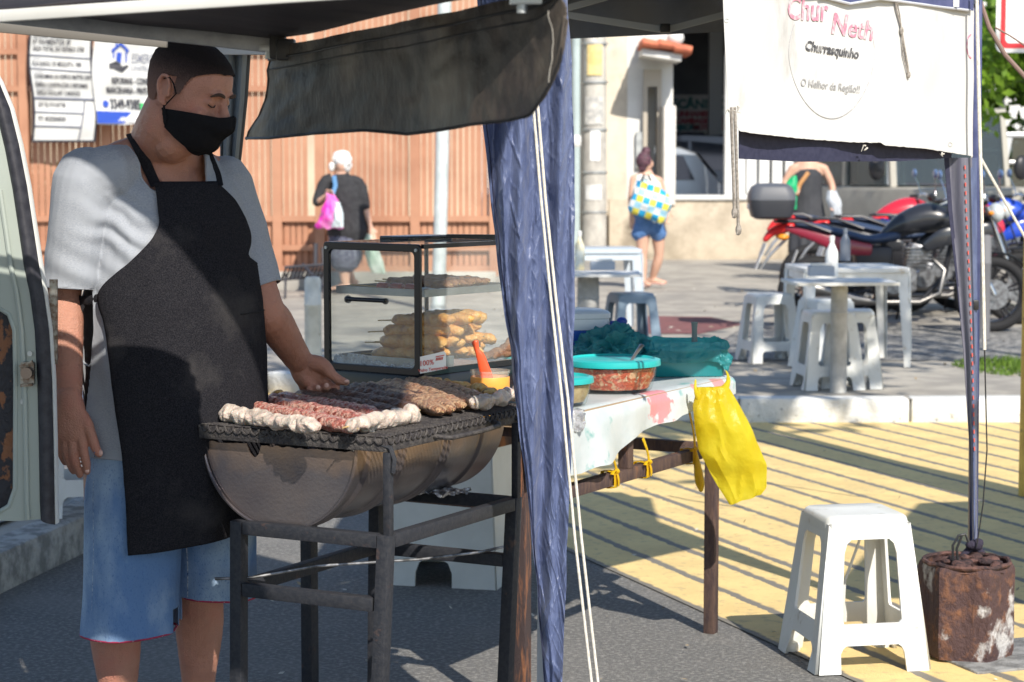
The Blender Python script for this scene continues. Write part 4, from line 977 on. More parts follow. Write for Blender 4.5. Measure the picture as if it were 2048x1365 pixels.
# other short side of the cloth
# yellow ties
yel = mat('yellow_plastic', (.80, .55, .02), .3, c2=(.72, .44, .01), vs=20, transl=.35, bump=.4, bs=40)
def tie(lb, px, ytop, yrail, l_, bow=0):
    k = (px-1024)/FP; l = (k*T0.y-T0.x)/(TLd.x-k*TLd.y); rc_ = TP(l, 0, .588)
    a = P(px, ytop, rc_.y-.05); m = MB()
    kn = rc_-TWd*.024+V(0, 0, .024)
    m.limb([a, a.lerp(kn, .5)+V(.003, 0, 0), kn], [(.0075, .0022), (.0055, .0028), (.0065, .003)], 8, TLd)
    for d_ in (-.007, .006):
        c_ = rc_+TLd*d_
        loop = [c_+TWd*x+V(0, 0, z) for x, z in ((-.021, -.022), (-.0225, 0), (-.021, .022), (0, .024), (.021, .022), (.0225, 0), (.021, -.022), (0, -.024))]
        m.tube(loop, [(.0065, .002)]*8, 8, TLd, closed=True)
    m.ball(kn, (.0095, .009, .008), None, 10, 8)
    m.limb([kn, kn+TLd*-.018+V(0, -.006, .004), kn+TLd*-.030+V(0, -.008, -.004)], [(.004, .002), (.006, .002), (.007, .0015)], 8)
    m.limb([kn, kn-TWd*.006+V(0, 0, -.02), kn-TWd*.004+TLd*.006+V(0, 0, -.042)], [(.004, .002), (.006, .002), (.007, .0015)], 8)
    if bow: m.limb([kn+V(0, -.004, -.01), kn+V(.006, -.008, -.05), kn+V(.014, -.006, -.10), kn+V(.018, -.006, -.125)], [.006, .011, .015, .008], 12)
    def f(p, n_): return p+n_*.0008*noise.noise(V(p.x*120, p.y*120, p.z*40))
    tag(m.build('yellow_tie', yel, None, 'full', kn, fuse=.0016, it=1, fn=f), lb, 'tie', 'yellow ties holding the tablecloth to the rail')
tie('yellow plastic tie knotted on the rail nearest the blue curtain', 1220, 905, 0, .22)
tie('yellow plastic tie knotted at the table\'s short middle post', 1286, 878, 0, .55)
tie('yellow plastic tie with a fat hanging tail next to the yellow bag', 1379, 826, 0, .92, 1)
# yellow bag
ybag = mat('yellow_bag', (.84, .74, .05), .3, c2=(.80, .66, .03), vs=7, transl=.6, bump=.8, bs=16, spec=.5)
BYg = 6.22
def ybg(u, v):
    y = lerp(775, 1000, v)
    xl = tab([(775, 1394), (812, 1387), (835, 1390), (900, 1398), (940, 1420), (1000, 1460)], y)[0]
    xr = tab([(775, 1458), (812, 1480), (860, 1502), (900, 1520), (935, 1533), (985, 1534), (1000, 1524)], y)[0]
    a = u*2*math.pi; cx, hw = (xl+xr)/2, (xr-xl)/2
    p = P(cx+hw*math.cos(a), y+tab([(0, 0), (.5, 0), (1, 1)], v)[0]*(-12)*(math.cos(a)), BYg)
    dep = .042*math.sin(math.pi*min(v*1.1+.08, .93))*math.sin(a)
    q = V(math.cos(a)*1.4, v*3.2, math.sin(a)*1.4)
    return p+V(0, dep, 0)+noise.noise_vector(q)*.008*min(1, 4*v*(1.15-v))+V(0, .010*(abs(noise.noise(V(math.cos(a)*2.2+v*2, v*3, 2)))*2), 0)
yb = thing('yellow_bag', 'bright yellow plastic carrier bag hanging from the right end of the food table', 'plastic bag', P(1465, 1000, BYg))
m = MB(); m.grid(ybg, 56, 50, 0, closed_u=True); m.build('bag_body', ybag, yb, 28)
m = MB()
m.limb([P(1398, 800, BYg), P(1391, 780, BYg-.01), P(1391, 760, BYg)], [.010, .006, .003], 10)
m.limb([P(1440, 790, BYg), P(1455, 768, BYg+.03), P(1456, 752, BYg+.05), P(1452, 742, BYg+.06)], [.018, .009, .005, .003], 10)
m.limb([P(1400, 790, BYg), P(1420, 782, BYg), P(1445, 780, BYg)], [.009, .010, .012], 10)
m.build('handle', ybag, yb, fuse=.003, it=2)

# ------------------------------------------------------------------ containers on the table
CZ = cz+.002
teal = mat('teal_pl', (.012, .23, .25), .3, c2=(.012, .20, .22), vs=4, spec=.5)
teal_lid = mat('teal_lid', (.02, .42, .42), .3, c2=(.02, .38, .38), vs=5)
glass = thin_glass('glass', (.93, .95, .94))
cglass = thin_glass('case_glass', (.97, .985, .975), 1.0, .01, .05)
filmg = thin_glass('clear_plastic', (.95, .93, .88), 1.2, .08, .12)
salsa = mat('salsa', (.55, .10, .05), .3, c2=(.70, .40, .25), vs=60, lo=.5, hi=.6, c3=(.75, .68, .5), vs3=45, lo3=.60, hi3=.66, bump=1, bs=70)
def bowl(c, r, h, lb, fill, lb_lid_r=1.06, spoon=False):
    c = Vector(c); t = thing('glass_bowl', lb, 'bowl', c)
    m = MB(); m.lathe(c, [(0, .0), (r*.78, .0), (r*.86, .006), (r*.95, h*.5), (r, h*.95), (r*.97, h*.95), (r*.92, h*.5), (r*.80, .010), (0, .008)], 48); m.build('bowl', glass, t)
    m = MB(); m.lathe(c, [(0, .011), (r*.79, .011), (r*.915, h*.5), (r*.95, h*.82), (r*.9, h*.86), (0, h*.88)], 48); m.build('contents', fill, t)
    m = MB(); m.lathe(c, [(r*1.0, h*.88), (r*lb_lid_r, h*.88), (r*lb_lid_r*1.005, h*.93), (r*lb_lid_r*.99, h+.006), (r*.93, h+.010), (r*.90, h+.004), (0, h+.004)], 56); m.build('lid', teal_lid, t)
    return t
c1 = TP(.0, 0, CZ); 
bw = V((1226-1024)/FP*6.16, 6.16, CZ)
bowl(bw, .134, .088, 'large glass bowl of red tomato salsa under a teal lid', salsa)
bowl(V((1112-1024)/FP*5.80, 5.80, CZ), .100, .072, 'small glass bowl of beige sauce with a teal lid, half behind the curtain', mat('beige_food', (.55, .42, .26), .5, c2=(.4, .28, .16), vs=40))
bowl(V((1062-1024)/FP*6.28, 6.28, CZ), .085, .10, 'glass jar with a teal lid glimpsed left of the curtain', mat('dkgreen_food', (.15, .2, .1), .5), 1.05)
# spoon lying on the lid
sp = bw+V(0, 0, .100)
m = MB(); m.limb([P(1262, 722, 6.14), P(1270, 710, 6.16), P(1284, 690, 6.2)], [(.004, .002), (.005, .002), (.007, .002)], 8, V(1, 0, 0)); m.ball(P(1250, 728, 6.13), (.025, .016, .004), Matrix.Rotation(.6, 3, 'Z'), 14, 8)
tag(m.build('spoon', mat('steel_spoon', (.6, .58, .55), .25, .9), None, True, sp), 'steel spoon resting with its bowl on the large teal lid', 'spoon')
# teal rectangular tub wrapped in a thin bag
tcn = V((1366-1024)/FP*6.66, 6.66, CZ); rotT = Matrix.Rotation(R(5), 3, 'Z')
tt = thing('teal_tub', 'deep rectangular teal plastic tub at the right end of the table', 'tub', tcn)
def rbox(c, prof, rot, n=6, ry=None):
    """rounded-rectangle lathe; prof=[(hx, hy, r, z)]"""
    m = MB(); rings = []
    for hx, hy, r_, z in prof:
        rings.append([m.bm.verts.new(Vector(c)+rot @ V(x, y, z)) for x, y in rrect(-hx, -hy, hx, hy, min(r_, hx*.99, hy*.99), n)])
    for A, B in zip(rings, rings[1:]):
        k_ = len(A)
        for k in range(k_): m.bm.faces.new((A[k], A[(k+1) % k_], B[(k+1) % k_], B[k]))
    m.bm.faces.new(rings[0][::-1]); m.bm.faces.new(rings[-1])
    return m
rbox(tcn, [(.115, .10, .02, 0), (.118, .103, .022, .004), (.125, .11, .025, .075), (.131, .116, .027, .080), (.131, .116, .027, .086), (.121, .106, .024, .086), (.115, .10, .022, .02)], rotT).build('tub', teal, tt)
bagm = mat('teal_bag', (.03, .30, .35), .16, c2=(.05, .38, .42), vs=10, transl=.5, bump=2.0, bs=26, spec=.9)
m = MB()
def bgf(u, v):
    a = u*2*math.pi; hx, hy = .136+.004*math.sin(v*9), .121
    e = 5; cx = abs(math.cos(a))**(2/e)*math.copysign(1, math.cos(a)); sy = abs(math.sin(a))**(2/e)*math.copysign(1, math.sin(a))
    z = lerp(.046, .108, v) + .012*noise.noise(V(math.cos(a)*3, math.sin(a)*3, 1))*(1-v) - (.03*math.exp(-((a-5.5)/.35)**2))*(1-v)
    k = 1.03+.03*math.sin(v*6.3)-.10*max(0, v-.75)*2
    p = V(hx*cx*k, hy*sy*k, z)
    p += noise.noise_vector(V(math.cos(a)*7, math.sin(a)*7, z*60))*.007
    return tcn+rotT @ p
m.grid(bgf, 120, 22, 0, closed_u=True)
m.build('bag_cover', bagm, tt, 30)
m = MB(); m.limb([P(1389, 690, 6.7), P(1389, 660, 6.7), P(1389, 645, 6.7)], [(.010, .002), (.0085, .002), (.011, .002)], 10, V(1, 0, 0)); tag(m.build('ladle', mat('grey_pl', (.16, .22, .22), .4), None, True, P(1389, 690, 6.7)), 'dark plastic ladle handle standing up from the teal tub', 'ladle')
# bunched teal bag
def crumple(name, c, r, mt, lb, cat, seed, amp=.35, origin=None, fr=1.9, sub=5):
    bm = bmesh.new(); bmesh.ops.create_icosphere(bm, subdivisions=sub, radius=1)
    for v in bm.verts:
        p = v.co.copy(); q = p*fr+V(seed, seed*2, 0)
        d = (1-abs(noise.noise(q))*2.2)*.5+(1-abs(noise.noise(q*2.3+V(3, 0, 0)))*2)*.28+(1-abs(noise.noise(q*5.1))*2)*.12
        k = 1-amp*.5+amp*d
        v.co = V(p.x*r[0]*k, p.y*r[1]*k, max(p.z*r[2]*k, -r[2]*.75))+Vector(c)
    me = bpy.data.meshes.new(name); bm.to_mesh(me); bm.free()
    return tag(place(me, name, mt, None, 28, c), lb, cat)
crumple('plastic_bag', V((1228-1024)/FP*6.62, 6.62, CZ+.068), (.115, .09, .088), bagm, 'crumpled teal plastic bag bundle beside the cooler', 'plastic bag', 3, .55)
# cooler
cc = V((1150-1024)/FP*6.78, 6.78, CZ); rc = Matrix.Rotation(R(12), 3, 'Z')
cl = thing('cooler', 'blue drinks cooler with a white lid standing behind the curtain', 'cooler', cc)
rbox(cc, [(.080, .08, .03, 0), (.088, .088, .034, .01), (.095, .09, .036, .135)], rc).build('body', mat('cooler_blue', (.015, .09, .42), .35), cl)
rbox(cc+V(0, 0, .136), [(.098, .093, .036, 0), (.100, .095, .036, .012), (.098, .093, .036, .034), (.103, .098, .04, .037), (.103, .098, .04, .052), (.095, .09, .04, .060), (.06, .06, .04, .064)], rc).build('lid', mat('cooler_lid', (.62, .68, .74), .35), cl)
m = MB(); kp = cc+rc @ V(.102, -.07, .15); m.tube([kp, kp+V(.03, -.008, .0)], .014, 14); m.ball(kp+V(.035, -.008, .012), (.018, .016, .014)); m.ball(kp+V(-.02, -.02, -.02), (.010, .01, .008)); m.build('blue_tap', mat('tap_blue', (.015, .06, .35), .35), cl)
# foil packet hanging at the table edge behind the curtain
m = MB(); m.grid(lambda u, v: P(lerp(1128, 1168, u), lerp(818, 862, v), 5.64)+noise.noise_vector(V(u*4, v*4, 3))*.012, 20, 20, 0)
tag(m.build('foil_packet', foil, None, 40, P(1148, 840, 5.64)), 'crumpled foil packet tucked at the table edge by the curtain', 'foil')
# plastic tray between the bowls
rbox(V((1160-1024)/FP*6.4, 6.4, CZ), [(.10, .07, .02, 0), (.11, .08, .02, .02), (.105, .075, .02, .02)], rc).build('serving_tray', mat('tray_clear', (.45, .45, .43), .3), None)
tag(bpy.data.objects['serving_tray'], 'thin grey tray under the crumpled teal bag', 'tray')

# ------------------------------------------------------------------ sauce cup and brush
sc0 = V((980-1024)/FP*5.50, 5.50, CZ)
t = thing('sauce_cup', 'clear plastic tub of orange sauce beside the display case', 'sauce tub', sc0)
m = MB(); m.lathe(sc0, [(0, 0), (.040, 0), (.046, .03), (.050, .118), (.053, .120), (.053, .126), (.050, .126), (.0485, .118), (.0445, .03), (0, .003)], 40); m.build('tub', filmg, t)
m = MB(); m.lathe(sc0, [(0, .004), (.042, .004), (.0478, .105), (0, .105)], 40); m.build('sauce', mat('orange_sauce', (.85, .30, .03), .3, c2=(.8, .42, .12), vs=14, sss=.2), t)
MB().lathe(sc0, [(.0505, .074), (.0515, .076), (.0515, .108), (.0505, .11)], 40).build('orange_band', mat('or_band', (.85, .35, .06), .5), t)
m = MB(); m.limb([sc0+V(-.006, 0, .10), P(962, 716, 5.5), P(954, 700, 5.5), P(950, 684, 5.5)], [(.016, .005), (.012, .005), (.007, .004), (.009, .004)], 12, V(1, 0, 0))
o = m.build('basting_brush', mat('red_sil', (.68, .09, .03), .35), None, True, sc0+V(0, 0, .1)); tag(o, 'red silicone basting brush standing in the orange sauce', 'brush')

# ------------------------------------------------------------------ heated display case
K0 = V(-.239, 5.6, 0); Ca = V(-.80, .60, 0).normalized(); Cb = V(.60, .80, 0).normalized()
CWn, CLn, cz0, cz1 = .345, .44, .915, 1.268
def CP(a, b, z): return K0+Ca*a+Cb*b+V(0, 0, z)
dc = thing('display_case', 'small glass food display case with a black frame beside the grill', 'display case', CP(CWn/2, CLn/2, CZ))
blk = mat('case_black', (.012, .013, .018), .25)
rotC = Matrix((Ca, Cb, V(0, 0, 1))).transposed()
m = MB(); m.box(CP(CWn/2, CLn/2, (CZ+cz0)/2), (CWn+.01, CLn+.01, cz0-CZ), rotC, bev=.006); m.build('base', blk, dc)
fw = .021
def fr_outline(L_, H): return [rrect(0, 0, L_, H, .012), rrect(fw, fw*.9, L_-fw, H-fw, .014)]
m = MB(); m.plate(fr_outline(CWn, cz1-cz0), .010, lambda x, y, z: CP(x, -.006+z, cz0+y), bev=.002); m.build('front_frame', blk, dc)
# side / rear frame bars
for a, b, c, d, wd in (((0, 0), (0, CLn), cz1-.006, cz1-.006, .012), ((CWn, 0), (CWn, CLn), cz1-.006, cz1-.006, .010), ((0, CLn), (CWn, CLn), cz1-.006, cz1-.006, .018), ((0, 0), (0, CLn), cz0+.008, cz0+.008, .016)):
    MB().beam(CP(*a, c), CP(*b, d), .010, wd).build('frame_bar', blk, dc)
m = MB(); m.beam(CP(0, CLn, cz0), CP(0, CLn, cz1), .012); m.beam(CP(CWn, CLn, cz0), CP(CWn, CLn, cz1), .012); m.build('rear_posts', blk, dc)
m = MB(); m.box(CP(CWn*.80, CLn*.70, cz1+.004), (CWn*.3, .20, .012), rotC, bev=.003); m.beam(CP(CWn*.55, CLn*.78, cz1+.008), CP(-.0, CLn*.98, cz1+.008), .02, .012); m.build('rear_lid_bar', blk, dc)
gl = lambda f, nm: MB().box(*f).build(nm, cglass, dc, False)
gl((CP(CWn/2, .003, (cz0+cz1)/2), (CWn-.02, .003, cz1-cz0-.02), rotC), 'front_glass')
gl((CP(.002, CLn/2, (cz0+cz1)/2), (.003, CLn-.02, cz1-cz0-.02), rotC), 'side_glass')
gl((CP(CWn-.002, CLn/2, (cz0+cz1)/2), (.003, CLn-.02, cz1-cz0-.02), rotC), 'side_glass')
gl((CP(CWn/2, CLn/2, cz1-.001), (CWn-.02, CLn-.02, .003), rotC), 'top_glass')
m = MB()
for q in ((.012, cz1-.016), (CWn-.012, cz1-.016), (CWn-.012, cz0+.012)): m.tube([CP(q[0], -.011, q[1]), CP(q[0], -.015, q[1])], .0045, 12)
m.build('screws', galv, dc)
# shelf tray (rail) with end balls
tray_m = mat('tray_m', (.30, .32, .35), .35, .7, c2=(.22, .24, .26), vs=10)
SZ = 1.126
def tray(z, a0, a1, b0, b1, h=.018):
    m = MB(); rt = .003
    m.box(CP((a0+a1)/2, (b0+b1)/2, z), (a1-a0, b1-b0, .002), rotC)
    for a, b in (((a0, b0), (a1, b0)), ((a1, b0), (a1, b1)), ((a1, b1), (a0, b1)), ((a0, b1), (a0, b0))): m.beam(CP(*a, z+h/2+.001), CP(*b, z+h/2+.001), .002, h)
    return m
MB().tube([CP(CWn-.075, -.0, SZ-.014), CP(.13, -.0, SZ-.014)], .006, 12).build('shelf_bar', blk, dc)
m = MB(); m.ball(CP(CWn-.070, .012, SZ-.016), (.011,)*3); m.ball(CP(.14, .012, SZ-.016), (.009,)*3); m.build('shelf_knobs', black_pl, dc)
o = tray(SZ, .008, CWn-.02, .02, CLn-.02).build('tray', tray_m, None, False, CP(.17, .2, SZ)); tag(o, 'steel tray on the upper level of the display case', 'tray')
o = tray(cz0+.014, .03, CWn-.02, .03, .17, .026).build('tray', tray_m, None, False, CP(.17, .1, cz0+.014)); tag(o, 'empty steel tray on the floor of the display case', 'tray')
m = MB(); m.grid(lambda u, v: CP(lerp(CWn-.004, .02, u), .010+.020*v+.006*noise.noise(V(u*30, v*5, 0)), cz0+.004+.030*v*(1+.35*math.sin(u*7))-.018*math.sin(math.pi*u)*(1-v)+.006*noise.noise(V(u*40, v*8, 3))), 90, 14, 0)
tag(m.build('foil_lining', foil, None, 25, CP(.17, .01, cz0)), 'crinkled foil strip lining the front floor of the display case', 'foil')
# sticker with lettering
st = thing('sticker', 'white sticker with red lettering on the corner of the display case', 'sticker', CP(-.004, .04, .95))
m = MB(); 
stc = [(840, 714), (888, 703), (892, 707), (892, 738), (840, 748)]
def sidep(px, py):  # point on the side glass plane seen at that pixel
    d = ray(px, py); n_ = Ca; o_ = V(0, 0, CH); t_ = ((K0-Ca*.006)-V(0, 0, 0)-o_).dot(n_)/d.dot(n_); return o_+d*t_
m.plate([[(q[0], q[1]) for q in stc]], .0, lambda x, y, z: sidep(x, y)); m.build('paper', mat('stk', (.8, .78, .76), .5), st, False)
rdi = mat('red_ink', (.6, .07, .05), .6)
for s_, x0, y0, sz_, k_ in (('100%', 838, 733, 15, .9), ('Vidro Temperado', 836, 745, 8.5, .95)):
    text(s_, sz_, rdi, st, lambda x, y: sidep(x0+x, y0-y-x*.13)-Ca*.001, xs=k_, bold=.15)
m = MB()
for k in range(5): m.plate([[(872+k*3, 716-k*.5), (874+k*3, 716-k*.5), (872.5+k*3, 722-k*.5), (870.5+k*3, 722-k*.5)]], 0, lambda x, y, z: sidep(x, y)-Ca*.001)
m.plate([[(871, 713), (888, 710), (888, 712), (871, 715)]], 0, lambda x, y, z: sidep(x, y)-Ca*.001)
m.build('logo', rdi, st, False)
# wrapped skewers piled in the case
wrapm = mat('wrapped_meat', (.58, .24, .045), .22, c2=(.66, .36, .11), vs=30, c3=(.38, .17, .07), vs3=22, lo3=.56, hi3=.68, bump=1, bs=60, spec=.7)
GI = 'wrapped skewers piled in the display case'
film = mat('film', (.9, .85, .75), .12, trans=.85, ior=1.15, bump=2, bs=60)
rows = [(0, 6, .19), (1, 6, .24), (2, 5, .28), (3, 4, .33)]
wl = ['lowest', 'second', 'third', 'top']
for row, n_, b0 in rows:
    for i in range(n_):
        b = .125+.042*i+.014*row; z = cz0+.040+row*.031; rg = random.Random(row*10+i)
        a_hi = .275-.010*row+rg.uniform(-.012, .012); a_lo = a_hi-.235
        A = CP(a_hi, b-.0, z-.004); B = CP(a_lo+rg.uniform(-.01, .03), b+rg.uniform(-.012, .03), z+rg.uniform(.0, .014))
        t = thing('meat_skewer', '%s layer wrapped golden skewer, %s from the front glass of the case' % (wl[row], ['nearest', 'second', 'third', 'fourth', 'fifth', 'farthest'][i]), 'skewer', A, GI)
        d = (B-A).normalized()
        MB().tube([A-d*.055, B], .0022, 6).build('stick', wood, t)
        lumpy([A, (A+B)/2+V(0, 0, rg.uniform(-.003, .006)), B], .0198+rg.uniform(-.002, .003), row*9+i, 16, 24, .006, 30, .92).build('meat', wrapm, t, 60)
# sausages and meat on the upper tray
saus = mat('saus', (.34, .05, .04), .25, c2=(.22, .03, .03), vs=20, spec=.7)
t = thing('sausage_skewer', 'red sausage skewer lying on the upper tray', 'skewer', CP(.18, .06, SZ+.018))
MB().tube([CP(.30, .05, SZ+.022), CP(.08, .06, SZ+.016)], .0022, 6).build('stick', wood, t)
for k in range(3): lumpy([CP(.205-.050*k, .055, SZ+.020), CP(.165-.050*k, .06, SZ+.018)], .0135, k, 14, 12, .0008, 20, .95).build('sausage', saus, t)
for k in range(6):
    t = thing('meat_skewer', 'dark meat skewer %s on the upper tray of the case' % ['nearest the middle', 'second from the middle', 'third from the middle', 'fourth from the middle', 'fifth from the middle', 'at the far end'][k], 'skewer', CP(.2, .2+.035*k, SZ+.02), 'dark skewers on the upper tray')
    A = CP(.27, .17+.034*k, SZ+.026+.003*(k % 2)); B = CP(.05, .19+.034*k, SZ+.024)
    MB().tube([A+(A-B).normalized()*.04, B], .0022, 6).build('stick', wood, t)
    lumpy([A, (A+B)/2, B], .0155, k+50, 12, 18, .006, 45).build('meat', mat('case_dark', (.16, .07, .04), .5, c2=(.26, .13, .07), vs=60, bump=1, bs=80), t, 60)
for k in range(3):
    t = thing('meat_skewer', 'dark meat skewer %s on the floor of the case' % ['at the front', 'in the middle', 'at the back'][k], 'skewer', CP(.12, .38+.02*k, cz0+.03), 'dark skewers on the case floor')
    lumpy([CP(.02+.0*k, .28+.036*k, cz0+.030), CP(.008, .42, cz0+.034+.02*k)], .015, k+70, 12, 16, .005, 45).build('meat', mat('case_dark', (.2, .1, .1)), t, 60)
# ------------------------------------------------------------------ the vendor
skin = mat('skin', (.45, .22, .155), .46, c2=(.36, .17, .12), vs=26, lo=.45, hi=.85, c3=(.47, .195, .14), vs3=9, lo3=.5, hi3=.68, bump=.5, bs=240, sss=.12, spec=.4)
tshirt = mat('tshirt', (.34, .36, .40), .9, c2=(.25, .27, .31), vs=220, lo=.35, hi=.65, stretch=(1, 1, 2.2), bump=.25, bs=400, sheen=.1, c3=(.31, .33, .37), vs3=8)
apron_m = mat('apron', (.009, .0095, .013), .9, c2=(.034, .032, .037), vs=350, lo=.4, hi=.7, bump=.5, bs=500, spec=.15, c3=(.060, .056, .056), vs3=5, lo3=.55, hi3=.8)
denim = mat('denim', (.10, .19, .37), .85, c2=(.27, .37, .51), vs=4.2, lo=.42, hi=.58, c3=(.05, .12, .28), vs3=260, lo3=.55, hi3=.75, bump=.3, bs=350, stretch=(1, 1, .55))
hair_stub = mat('hair_stub', (.018, .013, .012), .85, bump=1.0, bs=420, spec=.15)
mask_m = mat('mask', (.006, .006, .008), .8, bump=.5, bs=60, spec=.2)
VY = 5.05
F_ = V(math.sin(R(35)), -math.cos(R(35)), 0); Rt = V(-math.cos(R(35)), -math.sin(R(35)), 0)
vend = thing('person', 'man in grey T-shirt, black mask and black apron tending skewers on the grill', 'person', V(-.80, VY, 0))
#      z     px    hw    front  back
TOR = [(.36, 335, .200, .150, .160), (.60, 338, .205, .168, .165), (.74, 342, .212, .178, .170), (.83, 342, .212, .188, .160), (.95, 340, .208, .188, .155), (1.05, 337, .206, .186, .150),
       (1.16, 337, .203, .178, .145), (1.27, 338, .194, .156, .140), (1.35, 338, .190, .138, .132), (1.42, 330, .178, .112, .118), (1.47, 322, .150, .085, .095), (1.505, 322, .100, .070, .075), (1.53, 324, .075, .065, .068)]
def tsec(z):
    px, hw, fd, bd = tab(TOR, z); return V((px-1024)/FP*VY, VY, z), hw, fd, bd
def tsurf(phi, z, off=0):
    c, hw, fd, bd = tsec(z); e = 2.25
    cs, sn = math.cos(phi), math.sin(phi)
    d = (fd if cs > 0 else bd)
    k = (abs(cs/d)**e+abs(sn/hw)**e)**(-1/e)+off
    return c+F_*(cs*k)-Rt*(sn*k)
def torso(m, off, z0, z1, n=22):
    rings = []
    for i in range(n+1):
        z = lerp(z0, z1, i/n); rings.append([m.bm.verts.new(tsurf(2*math.pi*k/40, z, off)) for k in range(40)])
    for A, B in zip(rings, rings[1:]):
        for k in range(40): m.bm.faces.new((A[k], A[(k+1) % 40], B[(k+1) % 40], B[k]))
    m.bm.faces.new(rings[0][::-1]); m.bm.faces.new(rings[-1])
SR = P(176, 352, 4.94); ER = P(124, 590, 4.94); WR = P(137, 795, 4.87)
SLf = P(446, 362, 5.15); EL = P(527, 612, 5.10); WL = P(598, 722, 5.26)
# --- head frame
az, pt = R(66), R(21)
Hf = V(math.cos(pt)*math.sin(az), -math.cos(pt)*math.cos(az), -math.sin(pt)); Hu = V(math.sin(pt)*math.sin(az), -math.sin(pt)*math.cos(az), math.cos(pt)); Hl = Hu.cross(Hf)*-1
Hl = V(math.cos(az), math.sin(az), 0)   # his left
HC = P(378, 184, 4.93); HS = 1.0
def HP(f, s, h): return HC+(Hf*f+Hl*s+Hu*h)*HS
HT = [(-.124, .070, -.030, .022), (-.116, .084, .0, .040), (-.100, .092, .035, .053), (-.075, .095, .062, .063), (-.045, .095, .082, .069), (-.015, .094, .095, .073), (.010, .091, .102, .0755),
      (.040, .096, .105, .077), (.068, .087, .099, .0735), (.090, .069, .083, .061), (.106, .047, .062, .045), (.116, .026, .040, .028), (.121, .008, .016, .012)]
def hring(h, a, off=0):
    f, b, w_ = tab(HT, h); mid = (f-b)/2; ra = (f+b)/2+off; e = 2.3
    cs, sn = math.cos(a), math.sin(a); k = (abs(cs)**e+abs(sn)**e)**(-1/e)
    return (mid+ra*cs*k, (w_+off)*sn*k, h)
def headmesh(m, off=0, h0=-.124, h1=.121, n=26, na=48):
    rings = [[m.bm.verts.new(HP(*hring(lerp(h0, h1, i/n), 2*math.pi*k/na, off))) for k in range(na)] for i in range(n+1)]
    for A, B in zip(rings, rings[1:]):
        for k in range(na): m.bm.faces.new((A[k], A[(k+1) % na], B[(k+1) % na], B[k]))
    m.bm.faces.new(rings[0][::-1]); m.bm.faces.new(rings[-1])
m = MB(); headmesh(m)
hrot = Matrix((Hf, Hl, Hu)).transposed()
# nose, brow, cheeks, eyelids, lips, ears
m.limb([HP(.088, 0, .022), HP(.100, 0, -.004), HP(.112, 0, -.022)], [.009, .011, .013], 12)
for s_ in (-1, 1):
    m.ball(HP(.100, s_*.013, -.030), (.012, .009, .009), hrot, 12, 8)
    m.limb([HP(.0835, s_*.040, .025), HP(.0915, s_*.026, .028), HP(.094, s_*.010, .025)], [.006, .008, .007], 10)
    m.ball(HP(.076, s_*.033, .004), (.0155, .016, .0125), hrot, 14, 10)
    m.ball(HP(.068, s_*.040, -.030), (.024, .025, .022), hrot, 14, 10)
    e0 = HP(-.012, s_*.078, -.002)
    er = hrot @ Matrix.Rotation(s_*R(20), 3, 'Z') @ Matrix.Rotation(R(-8), 3, 'Y')
    ep = [e0+er @ V(x, s_*y, z) for x, y, z in ((.012, .0, -.012), (.013, .004, .016), (.004, .008, .031), (-.010, .011, .030), (-.018, .011, .014), (-.015, .009, -.008), (-.004, .006, -.026), (.006, .002, -.031))]
    m.limb(ep, [.0045, .0045, .005, .005, .005, .0045, .006, .006], 8)
    m.ball(e0+er @ V(-.003, s_*.001, 0), (.015, .0045, .026), er, 14, 10)
m.limb([HP(.092, -.020, -.066), HP(.101, 0, -.064), HP(.092, .020, -.066)], [.006, .009, .006], 10)
# neck, torso core
nb = P(322, 300, 5.04)
m.limb([nb+V(0, .0, -.10), nb+V(0, 0, .0), HP(-.028, 0, -.085), HP(-.02, 0, -.03)], [.085, .078, .070, .066], 24)
m.limb([HP(.03, 0, -.105), HP(.0, 0, -.120), nb+V(.03, -.045, .01)], [.042, .052, .045], 16)
m.limb([nb+V(-.02, .0, -.02), lerp(nb, SR, .55)+V(0, 0, .005), SR+V(0, 0, -.01)], [.062, .050, .045], 14)
m.limb([nb+V(.02, .0, -.02), lerp(nb, SLf, .5), SLf], [.062, .050, .045], 14)
torso(m, -.024, .62, 1.50)
# arms
m.limb([SR, SR.lerp(ER, .4), ER+V(0, .005, .02), ER.lerp(WR, .25), ER.lerp(WR, .6), WR], [(.056, .06), (.054, .056), (.044, .047), (.044, .047), (.037, .040), (.026, .033)], 18, V(0, 1, 0))
m.limb([SLf, SLf.lerp(EL, .5), EL, EL.lerp(WL, .3), EL.lerp(WL, .7), WL], [(.056, .06), (.052, .054), (.046, .047), (.046, .048), (.038, .040), (.030, .034)], 18, V(0, 1, 0))
# right hand, hanging, back of the hand to the camera
HY = 4.86
def h_(x, y, dy=0): return P(x, y, HY+dy)
m.limb([h_(137, 792), h_(139, 815), h_(141, 845), h_(142, 872)], [(.024, .031), (.024, .036), (.019, .041), (.016, .039)], 18, V(0, 1, 0))
m.limb([h_(160, 868), h_(168, 905, -.004), h_(173, 928, -.002), h_(174, 944, .006)], [.0118, .0112, .0102, .0086], 12)
m.limb([h_(144, 872), h_(147, 912, -.002), h_(154, 934, .006), h_(160, 950, .014)], [.0118, .0112, .0102, .0086], 12)
m.limb([h_(129, 872), h_(134, 908, .004), h_(141, 930, .012), h_(147, 943, .020)], [.0112, .0106, .0096, .0082], 12)
m.limb([h_(115, 868), h_(118, 896, .008), h_(124, 914, .016), h_(130, 926, .024)], [.0100, .0092, .0084, .0074], 12)
m.limb([h_(150, 815, .004), h_(171, 843, .002), h_(183, 872, -.002), h_(190, 893, -.004), h_(198, 908, -.002)], [.017, .0155, .0125, .0118, .0094], 12)
